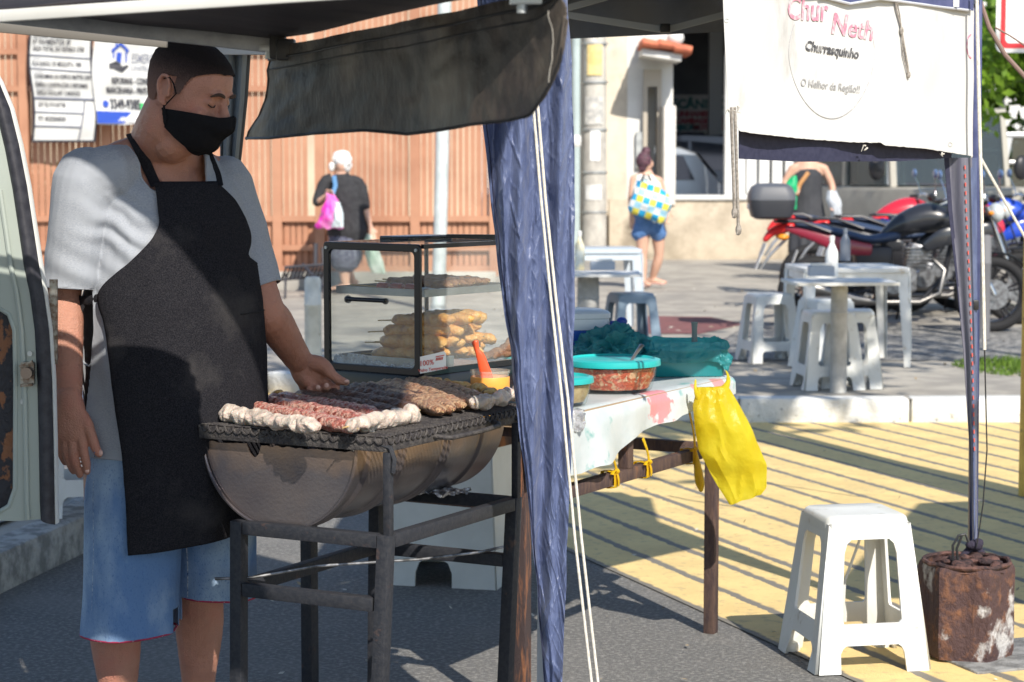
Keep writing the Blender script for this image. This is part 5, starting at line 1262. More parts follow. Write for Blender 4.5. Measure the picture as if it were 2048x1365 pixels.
# left hand, palm side to the camera, pinching a skewer
LY = 5.27
def l_(x, y, dy=0): return P(x, y, LY+dy)
m.limb([l_(600, 722), l_(610, 738), l_(621, 752, .004), l_(629, 763, .008)], [(.024, .033), (.025, .039), (.021, .041), (.017, .037)], 18, V(0, 1, 0))
m.limb([l_(612, 726, -.006), l_(634, 727, -.012), l_(650, 735, -.014), l_(660, 747, -.012)], [.020, .021, .018, .014], 14)
m.limb([l_(655, 740, -.012), l_(668, 753, -.012), l_(680, 761, -.012), l_(692, 765, -.010)], [.0145, .0125, .0118, .0092], 12)
m.limb([l_(604, 742, -.004), l_(612, 760, -.006), l_(622, 770, -.006)], [.019, .018, .012], 12)
for x, y, r_ in ((652, 774, .0122), (635, 778, .0118), (619, 782, .0105)):
    m.limb([l_(x-16, y-14, .020), l_(x-7, y+5, .022), l_(x-1, y+6, .002), l_(x, y, -.018)], [r_*1.05, r_, r_, r_*.9], 12)
m.limb([l_(646, 756, .014), l_(660, 770, .010), l_(674, 776, -.004)], [.0112, .0104, .0088], 12)
# legs and feet
def leg_(kx, kY, cx, cY, ax, aY):
    kn = V((kx-1024)/FP*kY, kY, .50); ca = V((cx-1024)/FP*cY, cY, .33); an = V((ax-1024)/FP*aY, aY, .09)
    m.limb([kn+V(.02, .02, .32), kn+V(0, 0, .05), kn+V(0, 0, -.04), ca, ca.lerp(an, .6), an], [(.085, .09), (.060, .062), (.057, .058), (.060, .062), (.042, .044), (.036, .04)], 18)
    m.limb([an+V(-.02, .035, -.045), an+F_*.04+V(0, 0, -.045), an+F_*.13+V(0, 0, -.062), an+F_*.17+V(0, 0, -.068)], [(.034, .030), (.040, .032), (.045, .020), (.036, .014)], 14, V(F_.y, -F_.x, 0))
    return an
aR = leg_(214, 4.98, 219, 5.02, 226, 5.05); aL = leg_(388, 5.14, 389, 5.20, 384, 5.24)
def skf(p, n_): return p+n_*(.0008*noise.noise(p*70))
body = m.build('body', skin, vend, 'full', fuse=.0031, it=3, fn=skf)
dg = bpy.context.evaluated_depsgraph_get()
# --- sandals
for an in (aR, aL):
    m = MB(); c = an+F_*.065; c.z = .015
    m.plate([[( .16*math.cos(a), .052*math.sin(a)*(1+.15*math.cos(a))) for a in [i*.2618 for i in range(24)]]], .022, lambda x, y, z: c+F_*x+Rt*y+V(0, 0, z), bev=.003)
    m.tube([c-F_*.0+Rt*.052, c+F_*.02+Rt*.03+V(0, 0, .05), c+F_*.08+V(0, 0, .045), c+F_*.02-Rt*.03+V(0, 0, .05), c-Rt*.052], .006, 8)
    m.build('sandal', black_pl, vend)
# --- hair shell with a faded buzz cut
hm = hair_stub; nt = hm.node_tree; N = nt.nodes; L = nt.links; bi = N['Principled BSDF'].inputs['Base Color']
tc = N.new('ShaderNodeTexCoord'); dt = N.new('ShaderNodeVectorMath'); dt.operation = 'DOT_PRODUCT'; L.new(tc.outputs['Object'], dt.inputs[0]); dt.inputs[1].default_value = Hu
nz_ = N.new('ShaderNodeTexNoise'); nz_.inputs['Scale'].default_value = 330; nz_.inputs['Detail'].default_value = 3; L.new(tc.outputs['Object'], nz_.inputs[0])
k0 = Hu.dot(HC-vend.location)
ad = N.new('ShaderNodeMath'); ad.operation = 'MULTIPLY_ADD'; L.new(nz_.outputs[0], ad.inputs[0]); ad.inputs[1].default_value = .05; L.new(dt.outputs['Value'], ad.inputs[2])
mr = N.new('ShaderNodeMapRange'); mr.inputs[1].default_value = k0-.045+.025; mr.inputs[2].default_value = k0+.088+.025; L.new(ad.outputs[0], mr.inputs[0])
cr = N.new('ShaderNodeValToRGB'); cr.color_ramp.elements[0].color = (.34, .19, .145, 1); cr.color_ramp.elements[1].color = (.020, .014, .013, 1)
e_ = cr.color_ramp.elements.new(.45); e_.color = (.20, .125, .105, 1); e_ = cr.color_ramp.elements.new(.78); e_.color = (.055, .037, .033, 1)
L.new(mr.outputs[0], cr.inputs[0]); L.new(cr.outputs[0], bi)
m = MB(); na, nh = 220, 150
def hl(f):  # hairline height at forward coordinate f
    return tab([(-.11, -.066), (-.06, -.060), (-.040, -.035), (-.034, .030), (.006, .036), (.010, -.004), (.024, .0), (.030, .022), (.040, .044), (.050, .054), (.060, .060), (.070, .066), (.078, .071), (.1, .074)], f)[0]
vs = {}
for i in range(nh+1):
    h = lerp(-.07, .121, i/nh)
    for k in range(na):
        q = hring(h, 2*math.pi*k/na, .0042+.0016*min(1, max(0, (h-.02)/.05)))
        vs[i, k] = (q, HP(*q)+noise.noise_vector(Vector(HP(*q))*260)*.0006)
bmv = {}
for i in range(nh):
    for k in range(na):
        ids = [(i, k), (i, (k+1) % na), (i+1, (k+1) % na), (i+1, k)]
        f = sum(vs[j][0][0] for j in ids)/4; h = sum(vs[j][0][2] for j in ids)/4
        if h > hl(f)+.0012*noise.noise(V(f*200, h*200, 0)):
            m.bm.faces.new([bmv.setdefault(j, m.bm.verts.new(vs[j][1])) if j not in bmv else bmv[j] for j in ids])
tv = [bmv[nh, k] for k in range(na) if (nh, k) in bmv]
if len(tv) > 3: m.bm.faces.new(tv)
m.build('hair', hm, vend, 'full')
# eyebrows and closed lashes
browm = mat('brow', (.05, .028, .02), .9)
for s_ in (-1, 1):
    m = MB(); m.limb([HP(.0905, s_*.050, .020), HP(.100, s_*.036, .028), HP(.1035, s_*.020, .026), HP(.103, s_*.012, .023)], [(.0018, .0022), (.0022, .0040), (.0022, .0042), (.0018, .003)], 8); m.build('eyebrow', browm, vend)
    m = MB(); m.tube([HP(.0865, s_*.046, -.001), HP(.0915, s_*.036, -.0055), HP(.0920, s_*.026, -.005), HP(.0905, s_*.021, -.001)], [.0010, .0016, .0015, .0010], 6); m.build('eyelashes', mat('lash', (.02, .01, .01), .9), vend)
# mask
def mk(u, v):
    a = lerp(-R(98), R(98), u); q = abs(2*u-1)
    top = lerp(-.018, -.046, min(1, q**1.6)) ; bot = lerp(-.131, -.088, q**2.2)
    if q < .25: top += .008*(1-q/.25)
    h = lerp(bot, top, v); hh = max(h, -.116)
    f, s_, _ = hring(hh, a, .0115)
    bulge = math.exp(-(q/.34)**2)*(.030*math.exp(-((h+.035)/.035)**2)+.008)
    f += bulge
    if h < -.112: f -= (-.112-h)*1.6; s_ *= 1-(-.112-h)*14
    w_ = .0012*noise.noise(V(u*14, v*9, 0))+.0014*math.sin(v*16+u*6)*math.exp(-(q/.8)**2)
    return HP(f+w_, s_, h)
m = MB(); m.grid(mk, 70, 34, 0); mo = m.build('face_mask', mask_m, vend, 'full')
md = mo.modifiers.new('s', 'SOLIDIFY'); md.thickness = .0016
MB().tube([mk(.5+.0*i, i/10) if 0 else mk(.5, i/24)+Hf*.0010 for i in range(25)], .0008, 5).build('mask_seam', mask_m, mo)
for u_, s_ in ((0, -1), (1, 1)):
    m = MB(); m.tube([mk(u_, .97), HP(.020, s_*.083, .0), HP(.006, s_*.085, .020), HP(-.006, s_*.088, .030), HP(-.020, s_*.088, .022)], [(.0022, .0012)]*5, 8); m.tube([mk(u_, .05), HP(.012, s_*.081, -.06), HP(-.004, s_*.083, -.034), HP(-.018, s_*.082, -.03)], [(.0022, .0012)]*4, 8)
    m.build('ear_loop', mask_m, mo)

# --- T-shirt
m = MB(); torso(m, .006, .70, 1.49)
m.limb([nb+V(-.05, .0, -.055), SR+V(.05, 0, .0), SR+V(.0, 0, -.02)], [.066, .070, .066], 18)
m.limb([nb+V(.05, .0, -.055), SLf+V(-.05, 0, .0), SLf+V(.0, 0, -.02)], [.066, .070, .066], 18)
cuR = P(134, 640, 4.93); dR = (cuR-SR).normalized()
m.limb([SR+V(0, 0, -.01), SR.lerp(cuR, .4), SR.lerp(cuR, .8), cuR+dR*.06], [(.076, .078), (.076, .070), (.072, .066), (.072, .066)], 20, V(0, 1, 0))
cuL = P(522, 600, 5.11); dL = (cuL-SLf).normalized()
m.limb([SLf+V(0, 0, -.01), SLf.lerp(cuL, .5), cuL+dL*.05], [(.070, .072), (.067, .064), (.062, .056)], 20, V(0, 1, 0))
cr0 = P(250, 470, 4.90)
def shf(p, n_):
    d = .0035*noise.noise(V(p.x*7, p.y*7, p.z*4))+.0045*(abs(noise.noise(V(p.x*11+3, p.y*11, p.z*5.5)))*-2+.6)*.8
    q = p-cr0; g = math.exp(-(q.x/.085)**2-(q.z/.10)**2)
    d += g*.0050*math.sin((q.z*1.0+q.x*.52)*118+2.5*noise.noise(V(q.x*14, q.z*14, 0)))*(1 if p.y < 5.0 else 0)
    # hanging folds at the side
    g2 = math.exp(-((p.x+1.0)/.07)**2)*max(0, min(1, (1.15-p.z)/.2))
    d += g2*.006*math.sin(p.x*70+p.z*9)
    # folds on the sleeve
    g3 = math.exp(-((p.x-SR.x+.02)/.07)**2)*math.exp(-((p.z-1.22)/.08)**2); d += g3*.004*math.sin(p.z*80+p.x*40)
    return p+n_*d
me = m.mesh('tshirt'); me = remesh(me, .0042, 6, shf)
bm = bmesh.new(); bm.from_mesh(me)
def px3_(x, Y): return (x-1024)/FP*Y
def cutbm(bm, p, n_, cond=None):
    g = [f for f in bm.faces if cond is None or cond(f.calc_center_median())]
    geom = list({e for f in g for e in f.edges})+g+list({v for f in g for v in f.verts})
    bmesh.ops.bisect_plane(bm, geom=geom, plane_co=p, plane_no=n_, clear_outer=False)
    bmesh.ops.delete(bm, geom=[f for f in bm.faces if (f.calc_center_median()-p).dot(n_) > 1e-5 and (cond is None or cond(f.calc_center_median()))], context='FACES')
cutbm(bm, V(0, 0, .795), V(0, 0, -1))
sR = P(136, 574, 4.93); cutbm(bm, sR, (dR+V(.10, 0, -.0)).normalized(), lambda c: ((c-sR)-dR*(c-sR).dot(dR)).length < .085 and -.03 < (c-sR).dot(dR) < .3 and c.x < px3_(186, 4.9))
sL = P(518, 577, 5.11); cutbm(bm, sL, (dL+V(.1, 0, 0)).normalized(), lambda c: ((c-sL)-dL*(c-sL).dot(dL)).length < .085 and -.03 < (c-sL).dot(dL) < .3 and c.x > px3_(488, 5.1))
# neckline: an inclined oval opening
ncc = nb+V(0.008, -.02, 0.0)
def inneck(c):
    q = c-ncc; a = q.dot(F_); b_ = q.dot(Rt)
    rf = .118 if a > 0 else .085
    return (a/rf)**2+(b_/.098)**2 < 1 and c.z > ncc.z-.10
bmesh.ops.delete(bm, geom=[f for f in bm.faces if inneck(f.calc_center_median())], context='FACES')
bm.to_mesh(me); bm.free()
shirt = place(me, 'tshirt', tshirt, vend, 'full'); 
md = shirt.modifiers.new('s', 'SOLIDIFY'); md.thickness = .0022; md.offset = 1
# boundary ribbing
def rim_of(me_o, test, r_, nm, mt, parent, off=0):
    bm = bmesh.new(); bm.from_mesh(me_o.data); bm.transform(Matrix.Translation(wloc(me_o)))
    es = [e for e in bm.edges if e.is_boundary and test((e.verts[0].co+e.verts[1].co)/2)]
    if not es: bm.free(); return None
    adj = {}
    for e in es:
        for a, b in ((e.verts[0], e.verts[1]), (e.verts[1], e.verts[0])): adj.setdefault(a, []).append(b)
    best = []
    seen = set()
    for s0 in adj:
        if s0 in seen: continue
        path = [s0]; seen.add(s0)
        while True:
            nx = [q for q in adj[path[-1]] if q not in seen]
            if not nx: break
            path.append(nx[0]); seen.add(nx[0])
        if len(path) > len(best): best = path
    pts = [v.co.copy() for v in best]; bm.free()
    for _ in range(6): pts = [(pts[i-1]+pts[i]*2+pts[(i+1) % len(pts)])/4 for i in range(len(pts))]
    pts = pts[::2]
    m = MB(); m.tube(pts, r_, 8, closed=True); return m.build(nm, mt, parent)
rim_of(shirt, lambda c: c.z > 1.36, .0042, 'collar', tshirt, shirt)
rim_of(shirt, lambda c: c.x < -.97 and 1.0 < c.z < 1.35, .0028, 'sleeve_hem', tshirt, shirt)
rim_of(shirt, lambda c: c.x > -.70 and 1.0 < c.z < 1.35, .0028, 'sleeve_hem', tshirt, shirt)
rim_of(shirt, lambda c: c.z < .81, .0026, 'bottom_hem', tshirt, shirt)

# --- denim shorts
def px3(x, Y, z): return V((x-1024)/FP*Y, Y, z)
m = MB(); torso(m, .000, .60, .84, 8)
m.limb([px3(275, 5.0, .74), px3(256, 4.98, .60), px3(250, 4.98, .45), px3(249, 4.98, .30)], [(.125, .140), (.116, .130), (.113, .118), (.117, .118)], 24, V(1, 0, 0))
m.limb([px3(405, 5.12, .74), px3(418, 5.14, .60), px3(420, 5.16, .45), px3(421, 5.16, .33)], [(.115, .130), (.108, .120), (.102, .112), (.106, .112)], 24, V(1, 0, 0))
def dnf(p, n_): return p+n_*(.006*noise.noise(V(p.x*8, p.y*8, p.z*3))+.004*math.sin(p.x*42+p.z*7)*max(0, min(1, (.7-p.z)/.3))+.0025*noise.noise(V(p.x*22, p.y*22, p.z*9)))
me = remesh(m.mesh('shorts'), .005, 5, dnf)
bm = bmesh.new(); bm.from_mesh(me)
pR = px3(250, 4.98, .362); pL = px3(420, 5.16, .418)
cutbm(bm, pR, V(.05, .0, -1).normalized(), lambda c: c.x < px3(351, 5.05, 0).x); cutbm(bm, pL, V(-.08, 0, -1).normalized(), lambda c: c.x >= px3(351, 5.05, 0).x)
cutbm(bm, V(0, 0, .825), V(0, 0, 1))
bm.to_mesh(me); bm.free()
shorts = place(me, 'shorts', denim, vend, 'full'); md = shorts.modifiers.new('s', 'SOLIDIFY'); md.thickness = .002; md.offset = 1
redhem = mat('red_hem', (.30, .02, .06), .8, c2=(.6, .45, .45), vs=150, lo=.6, hi=.7)
rim_of(shorts, lambda c: c.z < .5 and c.x < px3(351, 5.05, 0).x, .0030, 'hem', redhem, shorts); rim_of(shorts, lambda c: c.z < .5 and c.x >= px3(351, 5.05, 0).x, .0030, 'hem', redhem, shorts)
# --- cast helpers for things lying on the clothes
dg = bpy.context.evaluated_depsgraph_get(); dg.update()
def bvh(os_):
    vs_, fs_ = [], []
    for o in os_:
        w_ = wloc(o); n0 = len(vs_)
        vs_ += [v.co+w_ for v in o.data.vertices]; fs_ += [[n0+i for i in p.vertices] for p in o.data.polygons]
    return BVHTree.FromPolygons(vs_, fs_)
bv = bvh([shirt, shorts, body])
bv2 = bvh([shirt, shorts])
def hit(px, py, off=.004):
    d = ray(px, py).normalized(); r_ = bv.ray_cast(V(0, 0, CH), d)
    return (r_[0]-d*off) if r_[0] else None
stl = mat('denim_seam', (.05, .10, .22), .85, c2=(.45, .5, .55), vs=120)
def surfline(pts, r_, nm, mt, parent, off=.001):
    q = []
    for a, b in zip(pts, pts[1:]):
        for i in range(8):
            h_1 = hit(lerp(a[0], b[0], i/8), lerp(a[1], b[1], i/8), off)
            if h_1: q.append(h_1)
    if len(q) > 2: MB().tube(q, r_, 6).build(nm, mt, parent)
surfline([(189, 905), (187, 1000), (188, 1100), (184, 1240)], .0018, 'side_seam', stl, shorts)
surfline([(184, 905), (182, 950), (186, 960)], .0018, 'pocket_edge', stl, shorts)
surfline([(372, 1075), (376, 1130), (376, 1205)], .0022, 'side_seam', stl, shorts)
# --- apron
AL = [(365, 310), (400, 316), (450, 320), (480, 303), (520, 262), (560, 214), (590, 192), (610, 196), (640, 205), (700, 212), (800, 225), (900, 238), (1000, 245), (1120, 252)]
ARt = [(365, 433), (400, 470), (440, 492), (470, 503), (495, 502), (512, 492), (530, 500), (560, 511), (620, 520), (700, 526), (790, 532), (900, 530), (1120, 522)]
def proj(p): return 1024+p.x/p.y*FP*1.0, p.z
def zpy(y): return CH+(325-y)/FP*(VY-.15)
def phi_at(px, z, lo_, hi_):
    best = None
    for i in range(181):
        ph = lerp(lo_, hi_, i/180); p = tsurf(ph, z, .02); x = 1024+p.x/p.y*FP
        if best is None or abs(x-px) < best[0]: best = (abs(x-px), ph)
    return best[1]
rows_ = 100; lim = []
for j in range(rows_+1):
    y = lerp(364, 1108, j/rows_); z = zpy(y)
    a = phi_at(tab(AL, y)[0], z, R(-78), R(30)); b = phi_at(tab(ARt, y)[0], z, R(-10), R(62))
    if y > 530: b = max(b, R(62)+(R(38))*min(1, (y-530)/80))
    lim.append((z, a, b))
for _ in range(2):
    for j in range(1, rows_):
        lim[j] = (lim[j][0], (lim[j-1][1]+lim[j][1]*2+lim[j+1][1])/4, (lim[j-1][2]+lim[j][2]*2+lim[j+1][2])/4)
def apf(u, v):
    j = min(int(v*rows_), rows_-1); k = v*rows_-j
    z, a, b = (lerp(lim[j][i], lim[j+1][i], k) for i in range(3))
    ph = lerp(a, b, u)
    if v > .85: z += (v-.85)/.15*lerp(0, .065, u)*1.0
    base = tsurf(ph, z, .021)
    if z < .98:  # hangs straight from the belly
        q = tsurf(ph, .98, .021); c0_, c1_ = tsec(z)[0], tsec(.98)[0]
        r0 = (base-V(c0_.x, c0_.y, z)).length; r1 = (q-c1_).length
        dirn = (base-V(c0_.x, c0_.y, z)).normalized(); base = V(c0_.x, c0_.y, z)+dirn*max(r0, r1*.985)
    c_ = tsec(z)[0]; dirn = (base-V(c_.x, c_.y, z)).normalized()
    r_ = bv2.ray_cast(base+dirn*.25, -dirn, .5)
    if r_[0] is not None and .0 < r_[3] < .25: base = base+dirn*min(.030, max(0, .25-r_[3]+.008))*max(0, min(1, (.80-u)/.15))
    w_ = .006*noise.noise(V(ph*3, z*5, 0))+.004*math.sin(ph*8+z*3)*max(0, min(1, (1.0-z)/.35))+.002*noise.noise(V(ph*9, z*16, 4))
    return base+dirn*w_
m = MB(); m.grid(apf, 60, 120, 0); ap = m.build('apron', apron_m, vend, 'full'); md = ap.modifiers.new('s', 'SOLIDIFY'); md.thickness = .0016; md.offset = 1
bv = bvh([shirt, shorts, body, ap])
MB().tube([apf(lerp(.56, .97, i/20), lerp(.360, .354, i/20))+(apf(lerp(.56, .97, i/20), .36)-tsec(1.1)[0]).normalized()*.003 for i in range(21)], .0014, 6).build('pocket_seam', mat('apron_seam', (.006, .006, .008), .9), ap)
def ribbon(pts, wd, nm, mt, parent, off=.006):
    q = []
    for a, b in zip(pts, pts[1:]):
        for i in range(6):
            x, y = lerp(a[0], b[0], i/6), lerp(a[1], b[1], i/6); h_1 = hit(x, y, off)
            if h_1: q.append(h_1)
    h_1 = hit(*pts[-1], off)
    if h_1: q.append(h_1)
    for _ in range(3): q = [q[0]]+[(q[i-1]+q[i]*2+q[i+1])/4 for i in range(1, len(q)-1)]+[q[-1]]
    m = MB(); m.tube(q, [(wd, .0016)]*len(q), 8, V(1, .3, .2)); m.build(nm, mt, parent)
ribbon([(250, 247), (262, 268), (282, 305), (300, 345), (312, 372)], .0125, 'neck_strap', apron_m, ap)
ribbon([(413, 300), (422, 322), (434, 350), (438, 372)], .0105, 'neck_strap', apron_m, ap)
m = MB(); k0_ = hit(192, 596, .008) or P(192, 596, 4.9); k1_ = P(158, 600, 4.93)
m.tube([k0_+V(.01, 0, 0), k0_.lerp(k1_, .5)+V(0, -.005, -.004), k1_, k1_+V(-.03, .08, .0)], [(.003, .010)]*4, 8); m.tube([k0_.lerp(k1_, .7), k1_+V(-.002, -.004, -.03), k1_+V(-.006, 0, -.05)], [(.003, .010)]*3, 8)
m.build('waist_tie', apron_m, ap)

nailm = mat('nail', (.62, .36, .30), .3, c2=(.7, .46, .38), vs=90)
for p_, r_ in ((h_(201, 906, -.008), (.0055, .004, .0075)), (h_(174, 942, -.004), (.0055, .003, .006)), (l_(693, 763, -.017), (.0075, .004, .005)), (l_(653, 771, -.028), (.006, .003, .006)), (l_(636, 775, -.028), (.006, .003, .006))):
    MB().ball(p_, r_, None, 10, 8).build('fingernail', nailm, vend)
# ------------------------------------------------------------------ plastic stools, tables
def stool(name_label, pos, rz, h=.45, top=.135, base=.185, group=None, cat='stool', mt=None):
    mt = mt or white_pl
    t = thing('plastic_stool', name_label, cat, pos, group); c = Vector(pos); rot = Matrix.Rotation(rz, 3, 'Z')
    def hw(z): return lerp(base, top, z/h)
    m = MB(); prof = []
    for k_, z in ((1.0, h-.045), (1.02, h-.02), (1.0, h-.006), (.95, h), (.5, h-.002), (.06, h-.004)):
        hx = hw(z)*k_ if k_ > .3 else hw(h)*k_; prof.append((hx, hx, .035*k_, z))
    mm = rbox(c, prof, rot, 6); mm.build('seat', mt, t, 50)
    def side(k):
        rk = rot @ Matrix.Rotation(k*math.pi/2, 3, 'Z')
        def fn(x, y, z): # x in -1..1, y=height
            w_ = hw(y); 
            return c+rk @ V(x*w_, -w_-z+.0045+(.010 if y < .03*h/.45 and abs(x) > .55 else 0)*-1, y)
        z1, z2, z3 = .165*h/.45*1.0, .255*h/.45*.55+.02, .86*h
        f = h/.45
        outer = [(-1, 0), (-.60, 0), (-.60, .055*f), (-.56, .070*f), (-.50, .078*f), (.50, .078*f), (.56, .070*f), (.60, .055*f), (.60, 0), (1, 0), (1, h-.02), (-1, h-.02)]
        hole = [(-.60, .150*f), (-.55, .140*f), (.55, .140*f), (.60, .150*f), (.60, .345*f), (.55, .372*f), (.45, .385*f), (-.45, .385*f), (-.55, .372*f), (-.60, .345*f)]
        m = MB(); m.plate([outer, hole], .009, fn)
        m.build('leg_frame', mt, t, False)
    for k in range(4): side(k)
    for sx in (-1, 1):
        for sy in (-1, 1):
            w_ = hw(.01); m = MB(); m.lathe(c+rot @ V(sx*(w_-.022), sy*(w_-.022), 0), [(0, 0), (.028, 0), (.030, .008), (.028, .020), (.022, .026), (0, .026)], 14, rot); m.build('foot', mt, t)
    return t
GS = 'white plastic stools on the pavement'
fs = stool('white plastic stool standing in front on the yellow paint beside the rusty can', G(1706, 1318, .004), R(11), .45, .123, .169)
m = MB(); p0_ = G(1706, 1318, .004); rot_ = Matrix.Rotation(R(11), 3, 'Z')
m.tube([p0_+rot_ @ V(.05, .04, .43), p0_+rot_ @ V(.035, .06, .34), p0_+rot_ @ V(.0, .08, .22), p0_+rot_ @ V(-.005, .08, .09)], [(.005, .004)]*4, 8)
tag(m.build('white_strap', white_paint, None, True, p0_+V(0, 0, .3)), 'thin white cord hanging down inside the front white stool', 'cord')
MB().box(p0_+rot_ @ V(-.177, -.06, .115), (.003, .045, .028), rot_).build('maker_label', mat('label_y', (.6, .55, .3), .6, c2=(.2, .2, .1), vs=80), fs) if 0 else None
stool('white plastic stool at the left of the bollard table, farthest left of the pavement stools', G(1537, 722, .14), R(12), .46, .13, .175, GS)
stool('white plastic stool directly behind the concrete bollard of the right table', G(1655, 775, .14), R(6), .46, .13, .18, GS)
stool('white plastic stool tucked half under the white plastic table', G(1650, 735, .14), R(20), .46, .13, .175, GS)
stool('white plastic stool in front at the right of the concrete bollard', G(1700, 772, .14), R(-6), .46, .13, .18, GS)
stool('pale blue-grey plastic stool half hidden behind the teal bag and the cooler', G(1262, 716, .14), R(15), .45, .13, .175, GS, mt=mat('bluegrey_st', (.24, .32, .40), .5, c2=(.2, .27, .34), vs=5))
stool('white plastic stool by the kerb, seen between the van door and the vendor', G(175, 1020, .15), R(15), .45, .13, .175, GS)
# white plastic tub behind the grill
wp = G(902, 1150, 0)
t = thing('plastic_tub', 'large off-white plastic tub with arched feet standing behind the grill', 'tub', wp); rt_ = Matrix.Rotation(R(-14), 3, 'Z')
greyw = mat('greyw', (.60, .62, .61), .5, c2=(.52, .54, .53), vs=4)
def fn_(k):
    rk = rt_ @ Matrix.Rotation(k*math.pi/2, 3, 'Z')
    return lambda x, y, z: wp+rk @ V(x*lerp(.225, .20, y/.5), -lerp(.225, .20, y/.5)-z, y)
for k in range(4):
    m = MB(); m.plate([[(-1, 0), (-.30, 0), (-.30, .05), (-.24, .085), (-.12, .10), (.12, .10), (.24, .085), (.30, .05), (.30, 0), (1, 0), (1, .5), (-1, .5)]], .010, fn_(k)); m.build('side_panel', greyw, t, False)
rbox(wp, [(.205, .205, .03, .49), (.215, .215, .03, .495), (.215, .215, .03, .515), (.16, .16, .03, .518)], rt_).build('lid', greyw, t)
# white plastic table
def ptable(label, c, rz, L_, W_, h, mt=white_pl):
    t = thing('plastic_table', label, 'table', c); c = Vector(c); rot = Matrix.Rotation(rz, 3, 'Z')
    rbox(c, [(L_*.97, W_*.97, .04, h-.035), (L_, W_, .045, h-.03), (L_, W_, .045, h-.004), (L_*.985, W_*.985, .04, h)], rot).build('table_top', mt, t)
    for k in range(4):
        rk = rot @ Matrix.Rotation(k*math.pi/2, 3, 'Z'); a, b = (L_, W_) if k % 2 == 0 else (W_, L_)
        m = MB(); m.plate([[(-a*.92, h-.035), (-a*.92, h-.095), (-a*.7, h-.085), (a*.7, h-.085), (a*.92, h-.095), (a*.92, h-.035)]], .008, lambda x, y, z: c+rk @ V(x, -b*.94-z, y)); m.build('apron_rail', mt, t, False)
    for sx in (-1, 1):
        for sy in (-1, 1):
            p = c+rot @ V(sx*L_*.88, sy*W_*.88, 0); q = c+rot @ V(sx*L_*.95, sy*W_*.95, 0)
            m = MB()
            for dx, dy, wx, wy in ((0, sy*.018, .07, .010), (sx*.03, 0, .010, .05)):
                a_ = rot @ V(dx, dy, 0)
                m.tube([q+a_*.8, q+a_*.8+V(0, 0, .12), p+a_+V(0, 0, h-.035)], [(wx*.30, wy*.3 if wy > .02 else .004), (wx*.42, wy*.4 if wy > .02 else .0045), (wx*.62, wy*.6 if wy > .02 else .005)], 8, rot @ V(1, 0, 0))
            m.build('leg', mt, t)
    return t
pt_ = ptable('white square plastic table on the pavement in front of the motorcycles', G(1690, 726, .14), R(4), .355, .34, .655, mat('white_dirty', (.74, .74, .72), .45, c2=(.62, .62, .60), vs=4, c3=(.52, .46, .38), vs3=14, lo3=.6, hi3=.72))
ptable('pale blue-grey plastic table behind the left bollard table', G(1212, 672, .14)+V(-.05, .6, 0), R(4), .33, .33, .66, mat('bluegrey_pl', (.50, .56, .62), .5, c2=(.44, .5, .56), vs=5))
# concrete bollards (some with a board fixed on top)
bol = mat('bollard', (.46, .45, .43), .85, c2=(.36, .35, .33), vs=10, c3=(.6, .6, .58), vs3=4, lo3=.55, hi3=.65)
def bollard(label, px, pyb, pyt, rpx, group='concrete bollards along the pavement', mt=bol, board=None):
    b = G(px, pyb, .136); s_ = FP/b.y; h_1 = (pyb-pyt)/s_; r_ = rpx/s_
    t = thing('bollard', label, 'bollard', b, group)
    MB().lathe(b, [(r_, -.02), (r_*1.0, h_1*.72), (r_*1.05, h_1*.725), (r_*1.05, h_1*.74), (r_, h_1*.745), (r_*.98, h_1-.02), (r_*.8, h_1), (0, h_1)], 24).build('shaft', mt, t)
    if board:
        bt_ = rbox(b+V(0, 0, h_1), [(board[0]/s_, board[1], .02, 0), (board[0]/s_, board[1], .02, .018)], Matrix.Rotation(R(board[2]), 3, 'Z')).build('board_table', white_paint, None, True, b+V(0, 0, h_1))
        tag(bt_, board[3], 'table top')
    return b, h_1, s_
b1, bh1, bs1 = bollard('concrete bollard carrying the thin white table board, between the stools', 1676, 785, 566, 17, board=(104, .24, 4, 'thin white board fixed on the right bollard as a table'))
b2, bh2, bs2 = bollard('concrete bollard carrying the thin white board behind the cooler', 1176, 720, 550, 22, board=(104, .26, 0, 'thin white board fixed on the left bollard as a table'))
whb = mat('white_bollard', (.62, .63, .60), .7, c2=(.5, .51, .48), vs=8, c3=(.35, .33, .28), vs3=20, lo3=.62, hi3=.7)
bollard('pale weathered bollard behind the left side of the display case', 627, 760, 553, 17, mt=whb)
bollard('grey bollard standing behind the right tent leg', 1966, 678, 470, 13, mt=mat('bollard_dk', (.16, .16, .17), .8))
# yellow post at the right frame edge
yp = G(2052, 992, .004)
t = thing('yellow_post', 'yellow painted post at the right edge standing on the hatched paint', 'post', yp)
MB().tube([yp, yp+V(0, 0, .6), yp+V(.005, 0, 3.2)], .034, 16).build('post', mat('ypost', (.62, .44, .10), .6, c2=(.5, .33, .08), vs=9, c3=(.2, .15, .08), vs3=20, lo3=.6, hi3=.7), t)
